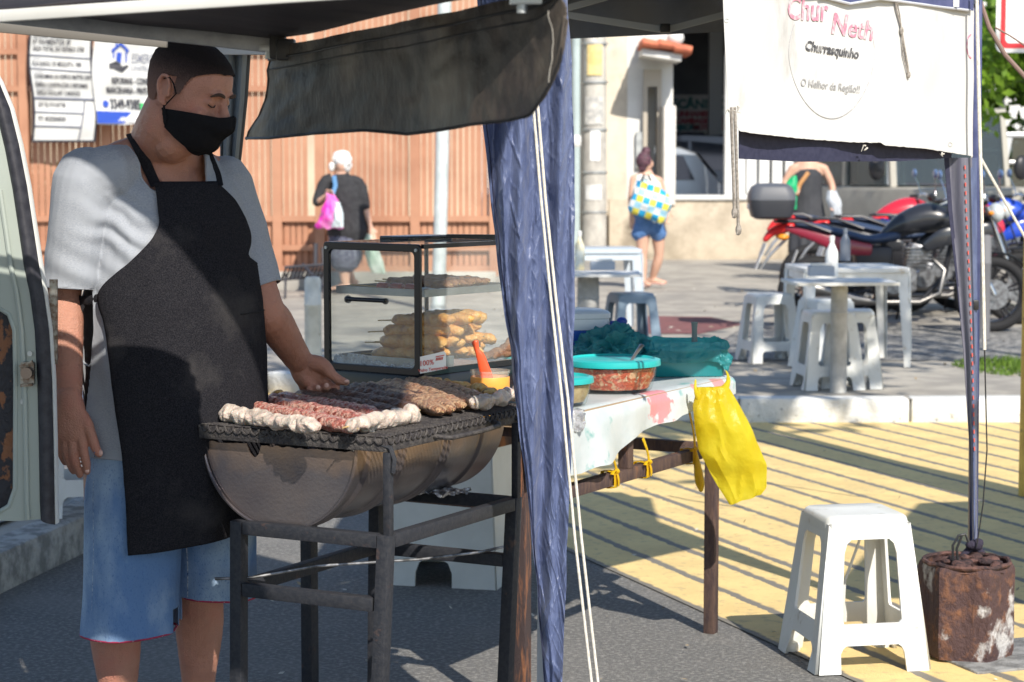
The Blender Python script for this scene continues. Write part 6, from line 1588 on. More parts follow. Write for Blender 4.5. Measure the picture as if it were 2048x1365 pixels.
# things on the tables
def bottle(label, b, h, r, mt, capm, name='bottle'):
    t = thing(name, label, 'bottle', b)
    MB().lathe(b, [(0, 0), (r*.95, 0), (r, .01), (r, h*.52), (r*.92, h*.62), (r*.5, h*.76), (r*.34, h*.82), (r*.34, h*.88), (0, h*.88)], 20).build('body', mt, t)
    MB().lathe(b, [(r*.42, h*.86), (r*.42, h*.99), (r*.3, h), (0, h)], 14).build('cap', capm, t)
wb = mat('bottle_white', (.72, .73, .72), .4); gb = mat('bottle_grey', (.16, .18, .22), .3)
bottle('white squeeze bottle standing on the board of the right bollard', P(1663, 553, b1.y+.06), .24, .038, wb, white_paint)
bottle('dark grey bottle behind the white one on the plastic table', P(1690, 522, pt_.location.y+.05), .22, .036, gb, gb)
bottle('clear bottle on the left board beside the curtain', P(1159, 541, b2.y), .27, .036, mat('bottle_clear', (.70, .72, .66), .3, c2=(.75, .65, .4), vs=12), white_paint)
for lb, x, y, Y, w_ in (('grey napkin holder on the right board below the white bottle', 1642, 552, b1.y-.05, .15), ('blue-grey napkin holder on the left board beside the curtain', 1205, 540, b2.y-.06, .17)):
    c_ = P(x, y, Y); t = thing('napkin_holder', lb, 'napkin holder', c_)
    rbox(c_, [(w_/2, .04, .01, .0), (w_/2, .04, .01, .055), (w_/2-.008, .032, .008, .058)], Matrix.Identity(3)).build('box', mat('napk', (.36, .40, .46), .5), t)
    MB().box(c_+V(0, 0, .066), (w_*.8, .05, .014)).build('napkins', white_paint, t, False)
# ------------------------------------------------------------------ small dark grating lying by the fence, small sign foot
t = thing('metal_rack', 'dark tangled metal rack leaning on the base of the brown fence', 'rack', P(610, 592, 20.6))
m = MB(); rg = random.Random(2)
c_ = P(608, 548, 20.9)
for i in range(11): m.tube([c_+V(-.22+.038*i, 0, -.05), c_+V(-.16+.038*i, -.12, .07)], .012, 6)
m.tube([c_+V(-.24, 0, -.06), c_+V(.2, -.02, -.02)], .016, 6); m.tube([c_+V(-.18, -.12, .07), c_+V(.26, -.12, .10)], .016, 6)
m.tube([c_+V(.12, -.05, .10), c_+V(.12, 0, .30)], .022, 6); m.tube([c_+V(.20, -.05, .10), c_+V(.19, 0, .26)], .018, 6)
m.tube([c_+V(.0, -.1, .1), c_+V(.22, -.3, -.12)], .016, 6); m.build('bars', mat('rackm', (.03, .03, .04), .6), t)
m = MB()
for x in (-.18, .2): m.tube([c_+V(x, -.02, 0), V(c_.x+x, c_.y-.1, .14)], .012, 6)
m.build('feet', mat('rackm', (0, 0, 0)), t)
MB().box((P(645, 560, 20.5).x, 20.5, .30), (.22, .10, .33), bev=.01)and None
# ------------------------------------------------------------------ road sign upper right, pole
SYr = 14.5
t = thing('road_sign', 'white road sign with a red border cut by the upper right corner', 'sign', P(2075, 660, SYr))
sx0, sx1, szb, szt = P(1993, 0, SYr).x, P(2160, 0, SYr).x, P(0, 106, SYr).z, P(0, -130, SYr).z
m = MB(); m.plate([rrect(sx0, szb, sx1, szt, .05)], .01, lambda x, y, z: V(x, SYr+z, y)); m.build('plate', mat('signw', (.78, .78, .77), .4), t, False)
m = MB(); m.plate([rrect(sx0+.03, szb+.03, sx1-.03, szt-.03, .04), rrect(sx0+.065, szb+.065, sx1-.065, szt-.065, .03)], .002, lambda x, y, z: V(x, SYr-.007+z, y)); m.build('red_border', mat('signr', (.6, .03, .04), .4), t, False)
m = MB(); m.tube([V((sx0+sx1)/2, SYr+.04, .1), V((sx0+sx1)/2, SYr+.04, szt+.2)], .035, 14); m.build('post', galv, t)

# ------------------------------------------------------------------ motorcycles (local x forward, y left, z up)
tyre_m = mat('tyre', (.015, .015, .017), .8, bump=.5, bs=80); chrome = mat('chrome', (.62, .62, .64), .2, 1); engine_m = mat('engine', (.30, .31, .33), .4, .8, c2=(.15, .15, .16), vs=25)
dkmetal = mat('dkmetal', (.03, .03, .035), .4, .4); seat_m = mat('seat_m', (.03, .05, .10), .5)
def motorcycle(label, pos, rz, body_m, tank_m, topcase=False, wb_=1.42, wr=.305, fender=None):
    t = thing('motorcycle', label, 'motorcycle', pos); rot = Matrix.Rotation(rz, 3, 'Z'); c = Vector(pos)
    W = lambda x, y, z: c+rot @ V(x, y, z)
    yv = rot @ V(0, 1, 0); fender = dkmetal
    def wheel(x, disc):
        w_ = MB(); w_.tube([W(x+(wr-.045)*math.cos(a), 0, wr+(wr-.045)*math.sin(a)) for a in [i*math.pi/18 for i in range(36)]], [(.050, .046)]*36, 10, yv, closed=True); o = w_.build('wheel', tyre_m, t)
        w_ = MB(); w_.tube([W(x+(wr-.085)*math.cos(a), 0, wr+(wr-.085)*math.sin(a)) for a in [i*math.pi/18 for i in range(36)]], [(.035, .012)]*36, 8, yv, closed=True); w_.build('rim', chrome, o)
        w_ = MB(); 
        for i in range(5):
            a = i*2*math.pi/5+.3
            for d_ in (-.1, .1): w_.tube([W(x+.04*math.cos(a), 0, wr+.04*math.sin(a)), W(x+(wr-.09)*math.cos(a+d_), 0, wr+(wr-.09)*math.sin(a+d_))], [(.014, .010)]*2, 6, yv)
        w_.build('spokes', dkmetal, o)
        w_ = MB(); w_.tube([W(x, -.09, wr), W(x, .09, wr)], [.05, .05], 16); w_.tube([W(x, -.07, wr), W(x, -.066, wr)], [disc, disc], 24); w_.build('hub', engine_m, o)
    wheel(0, .09); wheel(wb_, .12)
    # fork, swing arm, frame
    m = MB()
    for s_ in (-.08, .08): m.tube([W(wb_, s_, wr), W(wb_-.15, s_, .62), W(wb_-.28, s_*.9, .98)], [.024, .022, .018], 10)
    m.build('fork', chrome, t)
    m = MB()
    for s_ in (-.09, .09): m.tube([W(0, s_, wr), W(.45, s_*.8, .40)], .020, 8); m.tube([W(.05, s_*1.3, wr+.05), W(.22, s_*1.3, .70)], [.03, .022], 10)
    m.tube([W(.45, 0, .36), W(.55, 0, .75), W(1.1, 0, .90)], .03, 8); m.tube([W(1.1, 0, .88), W(1.02, 0, .45), W(.85, 0, .26), W(.5, 0, .26), W(.45, 0, .40)], .022, 8)
    m.build('frame', dkmetal, t)
    m = MB(); m.tube([W(wb_+(wr+.03)*math.cos(a), 0, wr+(wr+.03)*math.sin(a)) for a in [R(20+i*14) for i in range(11)]], [(.062, .010)]*11, 10, yv); m.build('front_fender', fender, t)
    m = MB(); m.limb([W(.54, 0, .78), W(.68, 0, .86), W(.86, 0, .91), W(1.0, 0, .90), W(1.10, 0, .86)], [(.05, .04), (.11, .09), (.13, .12), (.13, .10), (.06, .05)], 16, yv); m.build('tank', tank_m, t, 60)
    m = MB(); m.limb([W(.62, 0, .77), W(.42, 0, .74), W(.22, 0, .785), (W(-.02, 0, .835)), W(-.16, 0, .86)], [(.09, .05), (.13, .035), (.125, .035), (.105, .035), (.07, .025)], 16, yv); m.build('seat', seat_m, t, 60)
    m = MB()
    for s_ in (-1, 1):
        m = MB(); m.limb([W(.42, s_*.10, .66), W(.20, s_*.11, .69), W(-.02, s_*.09, .765), W(-.24, s_*.05, .83)], [(.012, .045), (.015, .060), (.014, .042), (.012, .025)], 12, yv); m.build('side_fairing', body_m, t, 60)
        m = MB(); m.limb([W(1.14, s_*.15, .80), W(.98, s_*.17, .76), W(.84, s_*.15, .68)], [(.012, .055), (.016, .07), (.012, .04)], 12, yv); m.build('tank_shroud', tank_m, t, 60)
    m = MB(); m.tube([W(1.0, .1, 1.0), W(1.12, .16, .8), W(1.0, .14, .62)], .008, 6); m.tube([W(1.08, -.1, 1.0), W(1.22, -.12, .8), W(1.34, -.1, .5)], .008, 6); m.tube([W(.9, -.1, .72), W(.95, -.16, .6), W(.75, -.16, .55)], .008, 6); m.build('cable_bundle', black_pl, t)
    m = MB(); m.box(W(.45, 0, .58), (.30, .20, .22), rot, .04); m.box(W(.30, 0, .42), (.2, .12, .16), rot, .03); m.build('air_box', dkmetal, t, 40)
    m = MB(); m.tube([W(.0, -.10, wr+.05), W(.42, -.11, .43), W(.42, -.11, .34), W(.0, -.10, wr-.05)], .014, 8, closed=True); m.build('chain_guard', dkmetal, t)
    # engine
    m = MB(); m.box(W(.66, 0, .42), (.26, .22, .20), rot, .03); m.box(W(.80, 0, .60), (.16, .20, .20), rot @ Matrix.Rotation(.25, 3, 'Y'), .015)
    for i in range(6): m.box(W(.80, 0, .535+.028*i), (.20, .24, .008), rot)
    m.tube([W(.60, -.16, .40), W(.60, -.10, .40)], [.085, .10], 20); m.tube([W(.72, -.15, .46), W(.72, -.1, .46)], [.06, .07], 20); m.build('engine', engine_m, t, 30)
    m = MB(); m.tube([W(.90, -.05, .60), W(1.0, -.12, .50), W(.96, -.15, .32), W(.80, -.17, .25), (W(.45, -.17, .25))], .020, 10); m.tube([W(.45, -.17, .25), W(.30, -.18, .27), W(-.10, -.19, .38)], [.022, .045, .05], 12); m.tube([W(-.10, -.19, .38), W(-.13, -.19, .39)], [.05, .03], 12); m.build('exhaust', mat('exh', (.22, .21, .20), .35, .9), t)
    m = MB(); m.tube([W(.48, -.16, .30), W(.54, -.17, .44), W(.60, -.17, .50)], .012, 8); m.tube([W(.48, -.12, .29), W(.48, -.26, .29)], .016, 8); m.build('kick_lever', chrome, t)
    # handlebar, mirrors, lamps
    m = MB(); m.tube([W(1.02, -.36, 1.02), W(1.08, -.20, 1.06), W(1.13, 0, 1.02), W(1.08, .20, 1.06), W(1.02, .36, 1.02)], .014, 8); m.build('handlebar', chrome, t)
    for s_ in (-1, 1):
        m = MB(); m.tube([W(1.03, s_*.30, 1.04), W(.95, s_*.36, 1.04)] if 0 else [W(1.04, s_*.28, 1.04), W(1.01, s_*.38, 1.03)], [.020, .022], 10); m.build('grip', black_pl, t)
        m = MB(); m.tube([W(1.07, s_*.24, 1.05), W(1.05, s_*.30, 1.16), W(1.03, s_*.34, 1.22)], .006, 6); mo_ = m.build('mirror_arm', chrome, t)
        m = MB(); m.ball(W(1.03, s_*.36, 1.25), (.018, .062, .040), rot); m.build('mirror', mat('mirror_b', (.14, .22, .40), .2, .3), mo_)
        m = MB(); m.ball(W(1.14, s_*.13, .93), (.025, .03, .02), rot, 12, 8); m.build('indicator', mat('amber', (.7, .25, .02), .3), t)
    m = MB(); m.ball(W(1.20, 0, .93), (.07, .085, .085), rot); m.build('headlight', mat('lamp_glass', (.6, .64, .66), .15, .3), t)
    m = MB(); m.ball(W(1.10, 0, 1.03), (.04, .09, .04), rot); m.build('instruments', dkmetal, t)
    # tail
    m = MB(); m.limb([W(-.20, 0, .84), W(-.34, 0, .80), W(-.40, 0, .74)], [(.06, .04), (.05, .035), (.04, .025)], 12, yv); m.build('tail_light', mat('tail_red', (.65, .03, .03), .25), t)
    for s_ in (-1, 1): m = MB(); m.ball(W(-.27, s_*.10, .76), (.045, .03, .025), rot, 12, 8); m.build('indicator', mat('amber', (.7, .25, .02)), t)
    m = MB(); m.tube([W(-.22, 0, .76), W(-.36, 0, .62), W(-.44, 0, .50)], [(.07, .012), (.065, .012), (.05, .010)], 10, yv); m.build('rear_fender', mat('grey_pl2', (.4, .41, .42), .5), t)
    MB().box(W(-.46, 0, .56), (.006, .17, .12), rot @ Matrix.Rotation(.35, 3, 'Y')).build('number_plate', mat('plate_g', (.55, .56, .56), .5), t, False)
    m = MB()
    for s_ in (-1, 1): m.tube([W(.10, s_*.13, .80), W(-.12, s_*.12, .88), W(-.30, s_*.09, .88)], .012, 8)
    m.tube([W(-.30, -.09, .88), W(-.33, 0, .88), W(-.30, .09, .88)], .012, 8); m.build('grab_rail', dkmetal, t)
    m = MB(); m.tube([W(.45, .12, .28), W(.42, .22, .02)], .012, 6); m.build('side_stand', dkmetal, t)
    if topcase:
        cc_ = W(-.36, 0, .90)
        o = rbox(cc_, [(.12, .17, .06, 0), (.155, .20, .08, .02), (.180, .22, .09, .12), (.180, .22, .09, .15)], rot).build('top_case', mat('case_dk', (.035, .037, .045), .45), t)
        rbox(cc_, [(.183, .222, .09, .152), (.180, .22, .09, .20), (.155, .195, .08, .255), (.12, .13, .06, .28), (.05, .06, .03, .285)], rot).build('case_lid', mat('case_gr', (.10, .105, .12), .5), o)
        m = MB(); m.box(cc_+rot @ V(-.172, 0, .10), (.03, .2, .05), rot, .01); m.build('reflector', mat('case_refl', (.5, .45, .42), .3), o)
    return t
redp_ = mat('bike_red', (.55, .02, .04), .25, coat=.5); blkp = mat('bike_black', (.02, .022, .028), .3, coat=.4, spec=.6); blup = mat('bike_blue', (.02, .07, .50), .25, coat=.5); dred = mat('bike_dred', (.22, .015, .035), .3, coat=.4)
YA = G(1620, 664, .136).y
motorcycle('black motorcycle with a grey top case and dark red rear panels behind the table', V((1632-1024)/FP*YA, YA, .136), R(-2), dred, blkp, True, 1.40)
motorcycle('bright red motorcycle parked behind the one with the top case', V((1625-1024)/FP*19.2, 19.2, .136), R(4), redp_, redp_, False, 1.35)
motorcycle('black motorcycle with silver front wheel at the right, behind the tent leg', V((1700-1024)/FP*17.6, 17.6, .136), R(-4), blkp, blkp, False, 1.40)
motorcycle('dark grey motorcycle squeezed between the red one and the blue one', V((1742-1024)/FP*18.4, 18.4, .136), R(7), mat('bike_grey', (.07, .07, .08), .3, coat=.4), mat('bike_wine', (.5, .02, .05), .3, coat=.4), False, 1.34)
motorcycle('blue motorcycle cut by the right edge of the photo', V((1812-1024)/FP*18.9, 18.9, .136), R(3), blup, blup, False, 1.38)

# ------------------------------------------------------------------ cars
carwin = mat('car_window', (.02, .03, .05), .08, spec=.9)
def car(label, c, rz, paint, L_=4.0, W_=1.65, H_=1.45, hatch=True, kind='car'):
    t = thing('parked_car', label, 'car', c); rot = Matrix.Rotation(rz, 3, 'Z'); c = Vector(c)
    pr = [(-.50, .22), (-.505, .40), (-.49, .58), (-.43, .66), (-.34, .93), (-.28, .985), (-.10, 1.0), (.06, .97), (.22, .70), (.42, .62), (.49, .50), (.505, .30), (.49, .20)] if hatch else [(-.5, .22), (-.5, .55), (-.46, .64), (-.33, .68), (-.22, .95), (-.12, 1.0), (.05, .98), (.20, .70), (.44, .62), (.5, .45), (.49, .2)]
    m = MB(); rings = []
    for yf in (-1, -.96, -.8, 0, .8, .96, 1):
        row = []
        for x, z in pr:
            nar = 1-.22*max(0, (z-.62)/.38); sh = 1 if abs(yf) < .95 else .985
            row.append(m.bm.verts.new(c+rot @ V(x*L_*sh, yf*W_/2*nar, z*H_*(1 if abs(yf) < .9 else .985))))
        rings.append(row)
    for A, B in zip(rings, rings[1:]):
        for k in range(len(pr)): m.bm.faces.new((A[k], A[(k+1) % len(pr)], B[(k+1) % len(pr)], B[k]))
    m.bm.faces.new(rings[0]); m.bm.faces.new(rings[-1][::-1]); m.build('body', paint, t, 35)
    for s_ in (-1, 1):
        for poly in ([(-.33, .68), (-.29, .90), (-.13, .935), (-.13, .68)], [(-.115, .68), (-.115, .935), (.05, .91), (.17, .70)]):
            m = MB(); m.plate([[(x*L_, z*H_) for x, z in poly]], .01, lambda x, y, z: c+rot @ V(x, s_*(W_/2*(1-.22*max(0, (y/H_-.62)/.38))+.006)+z, y)); m.build('side_window', carwin, t, False)
        for x in (-.31, .31):
            m = MB(); p = c+rot @ V(x*L_, s_*(W_/2-.08), .30); m.tube([p-rot @ V(0, .10, 0), p+rot @ V(0, .10, 0)], .30, 24); o = m.build('wheel', tyre_m, t)
            m = MB(); m.tube([p+rot @ V(0, s_*.098, 0), p+rot @ V(0, s_*.108, 0)], [.19, .17], 20); m.build('rim', galv, o)
        m = MB(); m.box(c+rot @ V(-.485*L_, s_*W_*.40, .56*H_), (.12, .16, .22), rot, .03); m.build('tail_light', mat('tail_red', (.65, .03, .03)), t)
        m = MB(); m.box(c+rot @ V(.10*L_, s_*(W_/2+.06), .70*H_), (.10, .14, .10), rot, .03); m.build('mirror', black_pl, t)
    m = MB(); m.quad(*[c+rot @ V(x*L_-.012, y*W_/2, z*H_+.01) for x, y, z in ((-.422, -.8, .70), (-.422, .8, .70), (-.350, .68, .92), (-.350, -.68, .92))]); m.build('rear_window', carwin, t, False)
    m = MB(); m.quad(*[c+rot @ V(x*L_+.012, y*W_/2, z*H_+.012) for x, y, z in ((.205, -.8, .73), (.205, .8, .73), (.075, .68, .95), (.075, -.68, .95))]); m.build('windscreen', carwin, t, False)
    return t
silver = mat('car_silver', (.40, .43, .48), .3, .5, coat=.4)
car('silver hatchback parked in the garage right behind the low wall', V(P(1204, 400, 31.6).x, 31.6, .14), R(183), silver, 3.9, 1.65, 1.60)
car('dark car roof showing behind the silver hatchback', V(P(1300, 400, 34.2).x, 34.2, .14), R(186), mat('car_dark', (.035, .035, .06), .25, .2, coat=.5), 4.2, 1.7, 1.80)
car('maroon car inside the garage seen between the two standing women and bikes', V(P(1705, 400, 33.0).x, 33.0, .14), R(178), mat('car_maroon', (.12, .02, .04), .3, .2, coat=.4), 4.0, 1.65, 1.55)
# boxy grey off-road vehicle and white lorry at the right
def boxcar(label, name, c, rz, paint, L_, W_, H_, hood=.32, belt=.55):
    t = thing(name, label, 'vehicle', c); rot = Matrix.Rotation(rz, 3, 'Z'); c = Vector(c); W = lambda x, y, z: c+rot @ V(x, y, z)
    m = MB(); m.box(W(0, 0, H_*(.22+belt)/2), (L_, W_, H_*(belt-.22)), rot, .05); m.build('lower_body', paint, t, 30)
    m = MB(); m.box(W(-L_*hood/2, 0, H_*(belt+.97)/2+.0), (L_*(1-hood)-.1, W_*.93, .05), rot, .02)
    m.box(W(-L_*hood/2, 0, H_*.985), (L_*(1-hood), W_*.94, .07), rot, .03)
    for x in (-L_/2+.05, -L_*.12, L_*(.5-hood)-.06):
        for s_ in (-1, 1): m.beam(W(x+(.12 if x > 0 else 0), s_*W_*.45, H_*belt), W(x, s_*W_*.44, H_*.97), .07, .07)
    m.build('cab_frame', paint, t, False)
    for s_ in (-1, 1):
        MB().box(W(-L_*hood/2-.0, s_*W_*.445, H_*(belt+.97)/2), (L_*(1-hood)-.2, .01, H_*(.40)), rot).build('side_window', thin_glass('veh_glass', (.42, .48, .50), 1.5, .03, .06), t, False)
        for x in (-L_*.32, L_*.34):
            m = MB(); p = W(x, s_*(W_/2-.10), .34); m.tube([p-rot @ V(0, .12, 0), p+rot @ V(0, .12, 0)], .34, 24); o = m.build('wheel', tyre_m, t)
            m = MB(); m.tube([p+rot @ V(0, s_*.118, 0), p+rot @ V(0, s_*.13, 0)], [.18, .16], 20); m.build('rim', galv, o)
        m = MB(); m.ball(W(L_*(.5-hood)+.05, s_*(W_/2+.12), H_*.66), (.05, .10, .14), rot); m.build('mirror', dkmetal, t)
        m = MB(); m.tube([W(L_/2, s_*W_*.36, H_*.42), W(L_/2+.04, s_*W_*.36, H_*.42)], [.11, .09], 16); m.build('headlight', mat('lamp_glass', (.6, .64, .66)), t)
    MB().box(W(L_*(.5-hood)+.02, 0, H_*(belt+.97)/2), (.01, W_*.86, H_*.40), rot @ Matrix.Rotation(-.12, 3, 'Y')).build('windscreen', thin_glass('veh_glass'), t, False)
    MB().box(W(L_/2+.05, 0, H_*.27), (.10, W_*.96, .14), rot, .03).build('bumper', mat('bump_g', (.4, .4, .4), .5, .4), t)
    return t
boxcar('old beige-grey off-road vehicle parked behind the red motorcycle', 'offroad_vehicle', V(P(1858, 0, 24.0).x, 24.4, .136), R(-72), mat('beige_paint', (.40, .38, .33), .5, c2=(.34, .32, .28), vs=3), 3.6, 1.6, 1.95)
boxcar('pale silver pickup cab parked under the tree at the right', 'pickup', V(P(2190, 0, 27).x, 27.5, .136), R(180), mat('pale_silver', (.52, .53, .54), .35, .3, c2=(.54, .55, .56), vs=2), 5.4, 1.8, 1.72, .28, .60)
# backdrop buildings right
t = thing('white_house', 'bright white house beyond the pickup under the tree', 'building', (12.5, 44, 0))
MB().box((14.0, 46, 2.6), (13, 4, 5.4)).build('wall', white_paint, t, False)
m = MB(); m.box((14.0, 45.8, 5.5), (13.8, 5, .25)); m.build('roof', mat('terracotta', (.5, .2, .1)), t, False)
for x in (9.6, 12.2, 15.0): MB().box((x, 43.97, 2.2), (1.3, .1, 1.5)).build('window', carwin, t, False)
t = thing('grey_building', 'long pale grey building closing the street behind everything', 'building', (0, 60, 0))
MB().box((-4, 64, 5), (60, 6, 10)).build('wall', mat('farwall', (.5, .48, .45), .9), t, False)
for i in range(14):
    for k in range(2): MB().box((-30+i*4, 60.97, 3+3.4*k), (1.8, .1, 1.6)).build('window', carwin, t, False)
tree('street_tree', 'dark green tree farther back above the white house', (18, 52, 0), 4, (15.5, 52, 6.5), (5, 3, 3.0), 4000, .3, 14, clumps=20)
# ------------------------------------------------------------------ passers-by
skin2 = mat('skin_light', (.62, .38, .28), .55, c2=(.55, .33, .24), vs=9, sss=.1)
def fig(label, Y, pts, hairf, vox=.008, skinm=skin2, clothes=()):
    """pts: joints in photo pixels; all at distance Y plus small offsets"""
    q = lambda k: P(pts[k][0], pts[k][1], Y+(pts[k][2] if len(pts[k]) > 2 else 0))
    foot = q('foot1'); t = thing('person', label, 'person', V(foot.x, Y, .136))
    m = MB()
    hd = q('head'); nk = q('neck')
    m.ball(hd, (.072, .088, .105)); m.limb([hd+V(0, 0, -.06), nk], [.048, .052], 12)
    m.limb([hd+V(pts['face'][0]*.075, pts['face'][1]*.075, .01), hd+V(pts['face'][0]*.095, pts['face'][1]*.095, -.02)], [.010, .013], 8)
    fd = V(pts['face'][0], pts['face'][1], 0).normalized(); fs_ = V(-fd.y, fd.x, 0)
    for s_ in (-1, 1): m.ball(hd+fs_*s_*.072+V(0, 0, -.01), (.015, .02, .03)); m.ball(hd+fd*.062+fs_*s_*.032+V(0, 0, .012), (.014,)*3)
    m.ball(hd+fd*.06+V(0, 0, -.075), (.035, .035, .03)); m.limb([hd+fd*.078-fs_*.02+V(0, 0, -.05), hd+fd*.082+fs_*.02+V(0, 0, -.05)], [.008, .008], 8)
    c, w_, hp = q('chest'), q('waist'), q('hip')
    m.limb([nk+V(0, 0, -.03), c, w_, hp], [(.09, .07), (.145, .10), (.125, .095), (.15, .115)], 16, V(1, 0, 0))
    for k in ('1', '2'):
        sh, el, wr = q('sh'+k), q('el'+k), q('wr'+k)
        m.limb([nk+V(0, 0, -.05), sh], [.05, .045], 10); m.limb([sh, el, wr], [.044, .035, .024], 12)
        d = (wr-el).normalized(); sd = d.cross(V(0, 1, 0)).normalized()
        m.limb([wr, wr+d*.05, wr+d*.085], [(.030, .016), (.036, .016), (.032, .014)], 10, sd)
        for j in range(4): b_ = wr+d*.08+sd*(-.027+.018*j); m.limb([b_, b_+d*.04*(1 if 0 < j < 3 else .85)+V(0, -.008, 0), b_+d*.065*(1 if 0 < j < 3 else .8)+V(0, -.022, 0)], [.0088, .0082, .007], 8)
        m.limb([wr+d*.02+sd*.02, wr+d*.05+sd*.045+V(0, -.01, 0), wr+d*.075+sd*.05+V(0, -.018, 0)], [.011, .010, .008], 8)
        kn, an = q('kn'+k), q('foot'+k); hpk = hp+V((kn.x-hp.x)*.8, (kn.y-hp.y)*.5, -.02)
        m.limb([hpk, hpk.lerp(kn, .5), kn, kn.lerp(an, .35), an+V(0, 0, .06)], [(.085, .09), (.074, .075), (.052, .055), (.053, .055), (.032, .036)], 14)
        fv_ = V(*pts['toe'+k], 0) if 'toe'+k in pts else V(.3, .9, 0)
        fv_.normalize(); m.limb([an+V(0, 0, .045)-fv_*.03, an+fv_*.06+V(0, 0, .035), an+fv_*.15+V(0, 0, .022)], [(.034, .034), (.040, .03), (.034, .018)], 12, V(fv_.y, -fv_.x, 0))
    m.build('body', skinm, t, 'full', fuse=vox, it=3)
    hairf(t, hd)
    return t, q
def cl(t, name, mt, parts, fuse=.008, fn=None, it=3):
    m = MB()
    for p, r_, *sd in parts: m.limb(p, r_, 16, sd[0] if sd else V(1, 0, 0))
    return m.build(name, mt, t, 'full', fuse=fuse, it=it, fn=fn or (lambda p, n_: p+n_*(.006*noise.noise(p*14)+.004*noise.noise(V(p.x*40, p.y*40, p.z*10)))))
# --- older woman with pink bag
Yo = 21.5
def hair_white(t, hd):
    m = MB(); m.ball(hd+V(.012, .0, .028), (.092, .100, .105)); m.ball(hd+V(.025, .02, -.02), (.075, .08, .085)); m.ball(hd+V(-.02, -.02, .05), (.075, .08, .08))
    m.build('hair', mat('hair_white', (.78, .77, .76), .8, bump=.6, bs=60), t, 'full', fuse=.010, it=2, fn=lambda p, n_: p+n_*(.010*noise.noise(p*28)))
t, q = fig('older woman with white hair and dark blouse walking past the brown fence', Yo, dict(head=(684, 327), neck=(682, 352), face=(-.85, .35), chest=(690, 385), waist=(692, 425), hip=(692, 462),
    sh1=(655, 362), el1=(636, 402, -.05), wr1=(652, 392, -.18), sh2=(716, 368), el2=(732, 420), wr2=(741, 455, -.02), kn1=(688, 530), foot1=(692, 583), kn2=(690, 526, .1), foot2=(706, 574, .35), toe1=(-.9, .2), toe2=(-.9, .3)), hair_white, .009)
cl(t, 'face_mask', white_pl, [([P(664, 331, Yo-.02), P(664, 338, Yo-.02)], [.034, .03])], .008)
blouse = mat('blouse', (.022, .022, .026), .85, c2=(.032, .032, .036), vs=20)
cl(t, 'blouse', blouse, [([q('neck')+V(0, 0, -.05), q('chest'), q('waist'), q('hip')+V(.02, 0, -.02)], [(.12, .09), (.178, .13), (.185, .14), (.21, .15)]), ([q('neck')+V(0, 0, -.06), q('sh1'), q('el1')], [.06, .07, .062]), ([q('neck')+V(0, 0, -.06), q('sh2'), q('el2')+V(-.01, 0, .04)], [.06, .07, .055])], .010)
cl(t, 'skirt', mat('skirt', (.05, .05, .09), .85, c2=(.18, .19, .24), vs=30, stretch=(1, 1, 4), lo=.5, hi=.56), [([q('hip')+V(0, 0, .05), P(691, 490, Yo), P(690, 518, Yo)], [(.17, .13), (.175, .14), (.17, .145)])], .010)
cl(t, 'sandals', black_pl, [([q('foot1')+V(.03, 0, .012), q('foot1')+V(-.13, .02, .012)], [(.045, .012)]*2, V(0, 1, 0)), ([q('foot2')+V(.03, 0, .012), q('foot2')+V(-.13, .02, .012)], [(.045, .012)]*2, V(0, 1, 0))], .008)
pb = thing('handbag', 'pink and white cloth bag with blue strap on the older woman\'s shoulder', 'bag', P(660, 458, Yo-.2))
def bagshape(pts, dep, Y, mt, name, parent, seed=0, thick=.004, res=(30, 20)):
    """pts: list of (y, xl, xr) in pixels"""
    def f(u, v):
        y = lerp(pts[0][0], pts[-1][0], v); xl, xr = tab(pts, y); a = u*2*math.pi; cx, hw = (xl+xr)/2, (xr-xl)/2
        return P(cx+hw*math.cos(a), y, Y)+V(0, dep*math.sin(a)*math.sin(math.pi*min(1, .12+v*.8)), 0)+noise.noise_vector(V(math.cos(a)*2+seed, v*4, math.sin(a)*2))*dep*.25
    m = MB(); m.grid(f, res[0], res[1], 0, closed_u=True); return m.build(name, mt, parent, 40)
bagshape([(388, 655, 668), (400, 652, 676), (430, 640, 684), (455, 630, 686), (458, 634, 684)], .10, Yo-.24, mat('pink_bag', (.72, .04, .42), .5, c2=(.80, .30, .62), vs=6, bump=.4, bs=30), 'bag_body', pb)
bagshape([(405, 672, 680), (430, 668, 686), (455, 664, 686)], .06, Yo-.32, mat('white_bagp', (.6, .68, .72), .5), 'side_pocket', pb)
MB().tube([P(668, 352, Yo-.12), P(671, 372, Yo-.2), P(664, 392, Yo-.26)], [(.022, .005)]*3, 8, V(1, 0, 0)).build('strap', mat('strap_b', (.08, .2, .38), .6), pb)
gb_ = thing('carrier_bag', 'pale green plastic bag hanging from the older woman\'s right hand', 'plastic bag', P(745, 540, Yo))
bagshape([(462, 740, 746), (480, 728, 750), (520, 732, 764), (545, 742, 772), (547, 746, 770)], .07, Yo, mat('pale_green', (.55, .72, .60), .4, c2=(.8, .85, .8), vs=5, transl=.4, bump=1, bs=20), 'bag_body', gb_, 4)
